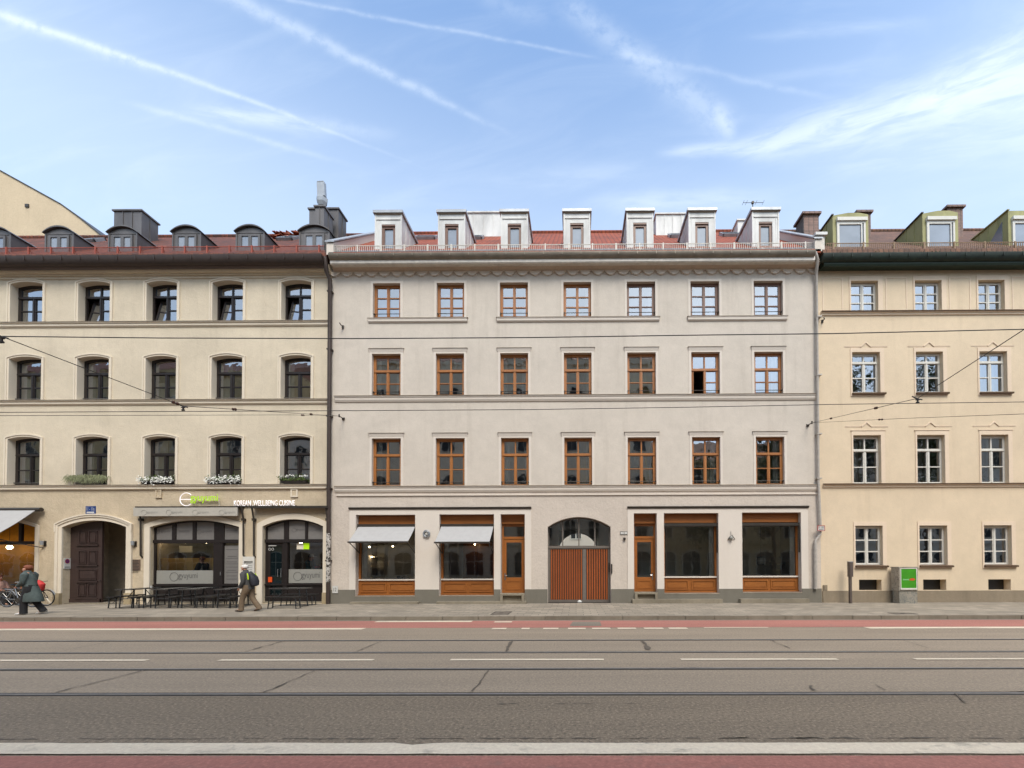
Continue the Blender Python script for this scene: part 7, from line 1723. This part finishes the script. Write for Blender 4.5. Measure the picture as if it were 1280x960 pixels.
def bp(m):
    m.loft([(-.20, 0, .93, .06, .10), (-.22, 0, .97, .12, .15), (-.21, 0, 1.12, .14, .17), (-.17, 0, 1.28, .12, .16), (-.12, 0, 1.38, .06, .11)], 14)
pk = piece(mn, 'backpack', M['pack'], bp)
def sp_(m):
    m.tube([(-.09, .18, 1.40), (-.135, .205, 1.30), (-.15, .215, 1.18)], .018, 6); m.tube([(-.09, -.18, 1.40), (-.135, -.205, 1.30), (-.15, -.215, 1.18)], .018, 6)
piece(mn, 'strap', M['neon'], sp_)
# woman in long quilted coat
xw, yw = G(38.5, 768.2, ZP); J2 = stand(.07, .15, .05)
J2['head1'] = (.13, .0, 1.58); J2['head0'] = (.11, 0, 1.51); J2['head2'] = (.125, 0, 1.65); J2['face'] = (1, .1, -.12)
J2['el_l'] = (.08, .21, 1.12); J2['wr_l'] = (.24, .15, 1.00); J2['el_r'] = (.08, -.21, 1.12); J2['wr_r'] = (.24, -.15, 1.00)
wn = person((xw, yw, ZP), math.pi + .30, J2, 'person in a long grey green quilted coat and black trousers walking left past the bicycles', .99)
piece(wn, 'trousers', M['trousers_black'], lambda m: trousers(J2, m, 1.15)); piece(wn, 'shoes', M['shoe_white'], lambda m: shoes(J2, m))
def ct(m):
    m.loft([(-.07, 0, .45, .245, .225), (-.065, 0, .48, .255, .235), (-.04, 0, .70, .225, .215), (-.01, 0, .80, .205, .205), (.0, 0, .86, .195, .20), (.03, 0, 1.02, .165, .185), (.04, 0, 1.08, .16, .18), (.06, 0, 1.24, .155, .185), (.075, 0, 1.36, .135, .175), (.085, 0, 1.43, .10, .12), (.095, 0, 1.48, .08, .08), (.10, 0, 1.52, .07, .07)], 28)
    for v in m.bm.verts:
        a = math.atan2(v.co.y, v.co.x); k = max(0, 1.25 - v.co.z)
        v.co.x += .022 * k * math.cos(a) * math.sin(a * 5); v.co.y += .022 * k * math.sin(a) * math.sin(a * 5 + 1)
    sleeves(J2, m, 1.12)
piece(wn, 'coat', M['coat_green'], ct); hair(wn, J2, M['hair_red'], (.118, .105, .10), .03, 30)
piece(wn, 'collar', M['coat_green'], lambda m: m.loft([(.09, 0, 1.43, .105, .105), (.10, 0, 1.49, .10, .095), (.11, 0, 1.53, .085, .08)], 14))
# simple indoor figures: standing behind the panes / seated at the cafe
def indoor(px_, py_top, y, rz, label, coat, hair_m, seated=False, scale=1.0, cap=False, zf=None):
    x, z = P(px_, py_top, y); zf = z - 1.70 * scale if zf is None else zf
    J = stand(.04, .06, .04)
    J['el_l'] = (.12, .24, 1.12); J['wr_l'] = (.30, .14, 1.10); J['el_r'] = (.12, -.24, 1.12); J['wr_r'] = (.30, -.14, 1.08)
    if seated:
        for s in ('l', 'r'):
            yy = .1 if s == 'l' else -.1
            J['kn_' + s] = (.44, yy, .90); J['an_' + s] = (.46, yy, .50); J['heel_' + s] = (.42, yy, .455); J['toe_' + s] = (.60, yy, .44)
        zf -= 0
    e = person((x, y, zf), rz, J, label, scale)
    def tp(m): m.loft([(.0, 0, .84, .15, .19), (.01, 0, 1.0, .155, .195), (.03, 0, 1.2, .16, .21), (.04, 0, 1.37, .14, .2), (.05, 0, 1.44, .09, .11)], 16); sleeves(J, m, 1.1)
    piece(e, 'jumper' if seated else 'jacket', coat, tp); piece(e, 'trousers', M['trousers_black'], lambda m: trousers(J, m)); piece(e, 'shoes', M['shoe_brown'], lambda m: shoes(J, m))
    hair(e, J, hair_m)
    if cap:
        h = Vector(J['head1']); piece(e, 'cap', M['cap_white'], lambda m: (m.loft([(h.x, 0, h.z + .03, .118, .10), (h.x, 0, h.z + .08, .112, .096), (h.x, 0, h.z + .13, .06, .055)], 14), m.loft([(h.x + .14, 0, h.z + .03, .08, .07), (h.x + .13, 0, h.z + .045, .08, .07)], 12)))
    return e
p1 = indoor(387, 694, D + .60, 0, 'person in white cap and teal jacket behind the right restaurant window', M['teal'], M['hair_dark'], cap=True)
p2 = indoor(254.5, 697, D + .62, math.pi, 'person in dark clothes beside the ochre counter inside the wide restaurant window', M['jacket'], M['hair_red'])
p3 = indoor(-3.0, 718, 17.62, 0, 'person in a pink jumper seated at the cafe at the far left edge', M['pink'], M['hair_red'], seated=True, zf=ZP - .42)
# held things
q = p1.location; m = MB(); m.loft([(q.x + .36, q.y - .02, q.z + 1.12, .10, .07), (q.x + .36, q.y - .02, q.z + 1.2, .12, .09)], 12); tag(m.build('takeaway_box', M['red_bag']), 'red and white box held by the person in the white cap', 'takeaway box')
m = MB(); m.loft([(q.x + .55, q.y + .25, q.z + .85, .22, .16), (q.x + .58, q.y + .25, q.z + 1.05, .34, .22), (q.x + .60, q.y + .25, q.z + 1.25, .28, .2), (q.x + .60, q.y + .25, q.z + 1.38, .12, .1)], 14); tag(m.build('shoulder_bag', M['brown_bag'], smooth=True), 'large brown bag beside the person in the white cap', 'bag')
# chair and table at the cafe edge
e = empty('cafe_chair', (p3.location.x, 17.62, ZP)); tag(e, 'dark cafe chair under the person in the pink jumper', 'chair'); x = p3.location.x
m = MB(); m.box(x - .22, x + .22, 17.4, 17.84, ZP + .38, ZP + .42); m.build('seat', M['black'], e); m = MB(); m.box(x - .27, x - .23, 17.42, 17.82, ZP + .42, ZP + .85); m.build('backrest', M['black'], e)
for sx in (-1, 1):
    for sy in (-1, 1): m = MB(); m.box(x + sx * .2 - .018, x + sx * .2 + .018, 17.62 + sy * .19 - .018, 17.62 + sy * .19 + .018, ZP, ZP + .38); m.build('leg', M['black'], e)
x = PX(20.5, 17.55, 740); e = empty('cafe_table', (x, 17.55, ZP)); tag(e, 'small dark cafe table between the seated person and the coat wearer', 'table')
m = MB(); m.loft([(x, 17.55, ZP + .72, .36, .36), (x, 17.55, ZP + .75, .37, .37)], 18); m.build('table_top', M['black_wood_y'], e); m = MB(); m.tube([(x, 17.55, ZP + .02), (x, 17.55, ZP + .72)], .03, 8); m.loft([(x, 17.55, ZP, .22, .22), (x, 17.55, ZP + .03, .2, .2)], 14); m.build('pedestal', M['black'], e)
# ------------------------------------------------------------------ bicycles
def bicycle(pxr, pxf, py, label, basket, y=None):
    y = y or G((pxr + pxf) / 2, py + 11, ZP)[1]; x0 = PX(pxr, y, py); rw = .345; x1 = x0 + 1.06; zc = ZP + rw
    e = empty('bicycle', ((x0 + x1) / 2, y, ZP)); tag(e, label, 'bicycle', 'bicycles by the cafe')
    for x in (x0, x1):
        m = MB(); m.tube([(x + rw * .955 * math.cos(R(i * 12)), y, zc + rw * .955 * math.sin(R(i * 12))) for i in range(30)], .018, 8, closed=True); w = m.build('wheel', M['rubber'], e, smooth=True)
        m = MB(); m.tube([(x + rw * .89 * math.cos(R(i * 12)), y, zc + rw * .89 * math.sin(R(i * 12))) for i in range(30)], .011, 6, closed=True)
        for i in range(14): m.tube([(x, y + (.02 if i % 2 else -.02), zc), (x + rw * .89 * math.cos(R(i * 25.7)), y, zc + rw * .89 * math.sin(R(i * 25.7)))], .0022, 4)
        m.tube([(x, y - .045, zc), (x, y + .045, zc)], .022, 8); m.build('rim', M['chrome'], w)
        m = MB(); m.tube([(x + (rw + .035) * math.cos(R(a)), y, zc + (rw + .035) * math.sin(R(a))) for a in range(20, 175, 12)], [(.022, .006)] * 13, 6); m.build('mudguard', M['cap_zinc'], e, smooth=True)
    bb = (x0 + .46, y, ZP + .29); st = (x0 + .30, y, ZP + .78); hd = (x1 - .20, y, ZP + .86); hl = (x1 - .17, y, ZP + .66)
    m = MB()
    for a, b, r in ((bb, st, .016), (st, (hd[0], y, hd[2] - .08), .013) if not basket else (bb, (hd[0] + .01, y, hd[2] - .14), .017), (bb, hl, .018), (hd, hl, .02), ((x0, y + .05, zc), bb, .010), ((x0, y - .05, zc), bb, .010), ((x0, y + .05, zc), st, .009), ((x0, y - .05, zc), st, .009), (hl, (x1, y + .05, zc), .012), (hl, (x1, y - .05, zc), .012)): m.tube([a, b], r, 8)
    m.tube([(x0 - .12, y, ZP + .74), (x0 + .28, y, ZP + .72)], .009, 6); m.tube([(x0 - .05, y, ZP + .73), (x0, y, zc)], .008, 6); m.build('frame', M['dark_metal'] if basket else M['chrome'], e, smooth=True)
    m = MB(); m.tube([st, (st[0] - .03, y, ZP + .90)], .012, 6); m.loft([(st[0] - .04, y, ZP + .89, .11, .07), (st[0] - .04, y, ZP + .93, .14, .085), (st[0] - .03, y, ZP + .95, .10, .06)], 12); m.build('saddle', M['black'], e, smooth=True)
    m = MB(); m.tube([hd, (hd[0] - .03, y, ZP + 1.0)], .013, 6); m.tube([(hd[0] - .16, y - .28, ZP + 1.02), (hd[0] - .03, y - .2, ZP + 1.04), (hd[0] - .03, y, ZP + 1.0), (hd[0] - .03, y + .2, ZP + 1.04), (hd[0] - .16, y + .28, ZP + 1.02)], .012, 8); m.build('handlebar', M['chrome'], e, smooth=True)
    m = MB(); m.tube([(bb[0], y - .03, bb[2]), (bb[0], y + .03, bb[2])], .09, 14); m.tube([(bb[0], y - .05, bb[2]), (bb[0] + .12, y - .06, bb[2] - .12)], .009, 6); m.box(bb[0] + .08, bb[0] + .17, y - .15, y - .06, bb[2] - .135, bb[2] - .11)
    m.tube([(bb[0], y + .05, bb[2]), (bb[0] - .12, y + .06, bb[2] + .12)], .009, 6); m.box(bb[0] - .17, bb[0] - .08, y + .06, y + .15, bb[2] + .11, bb[2] + .135); m.build('crankset', M['dark_metal'], e)
    return e, hd
bicycle(9, 41, 749, 'silver bicycle at the left edge behind the walking person', False, 16.75)
b2, hd = bicycle(27, 58, 747, 'dark bicycle with a red bag, its front wheel before the sandstone block', True, 17.3)
m = MB(); x, y, z = hd[0] + .12, 17.1, ZP + .84
m.loft([(x, y, z - .18, .18, .12), (x, y, z - .15, .21, .14), (x + .01, y, z + .08, .23, .15), (x - .02, y, z + .20, .15, .09), (x - .05, y, z + .26, .05, .03)], 14)
for v in m.bm.verts: v.co += Vector((.015 * math.sin(v.co.z * 30), .01 * math.sin(v.co.x * 25), 0))
tag(m.build('cloth_bag', M['red_bag'], smooth=True), 'red bag hanging on the handlebar of the dark bicycle', 'bag')
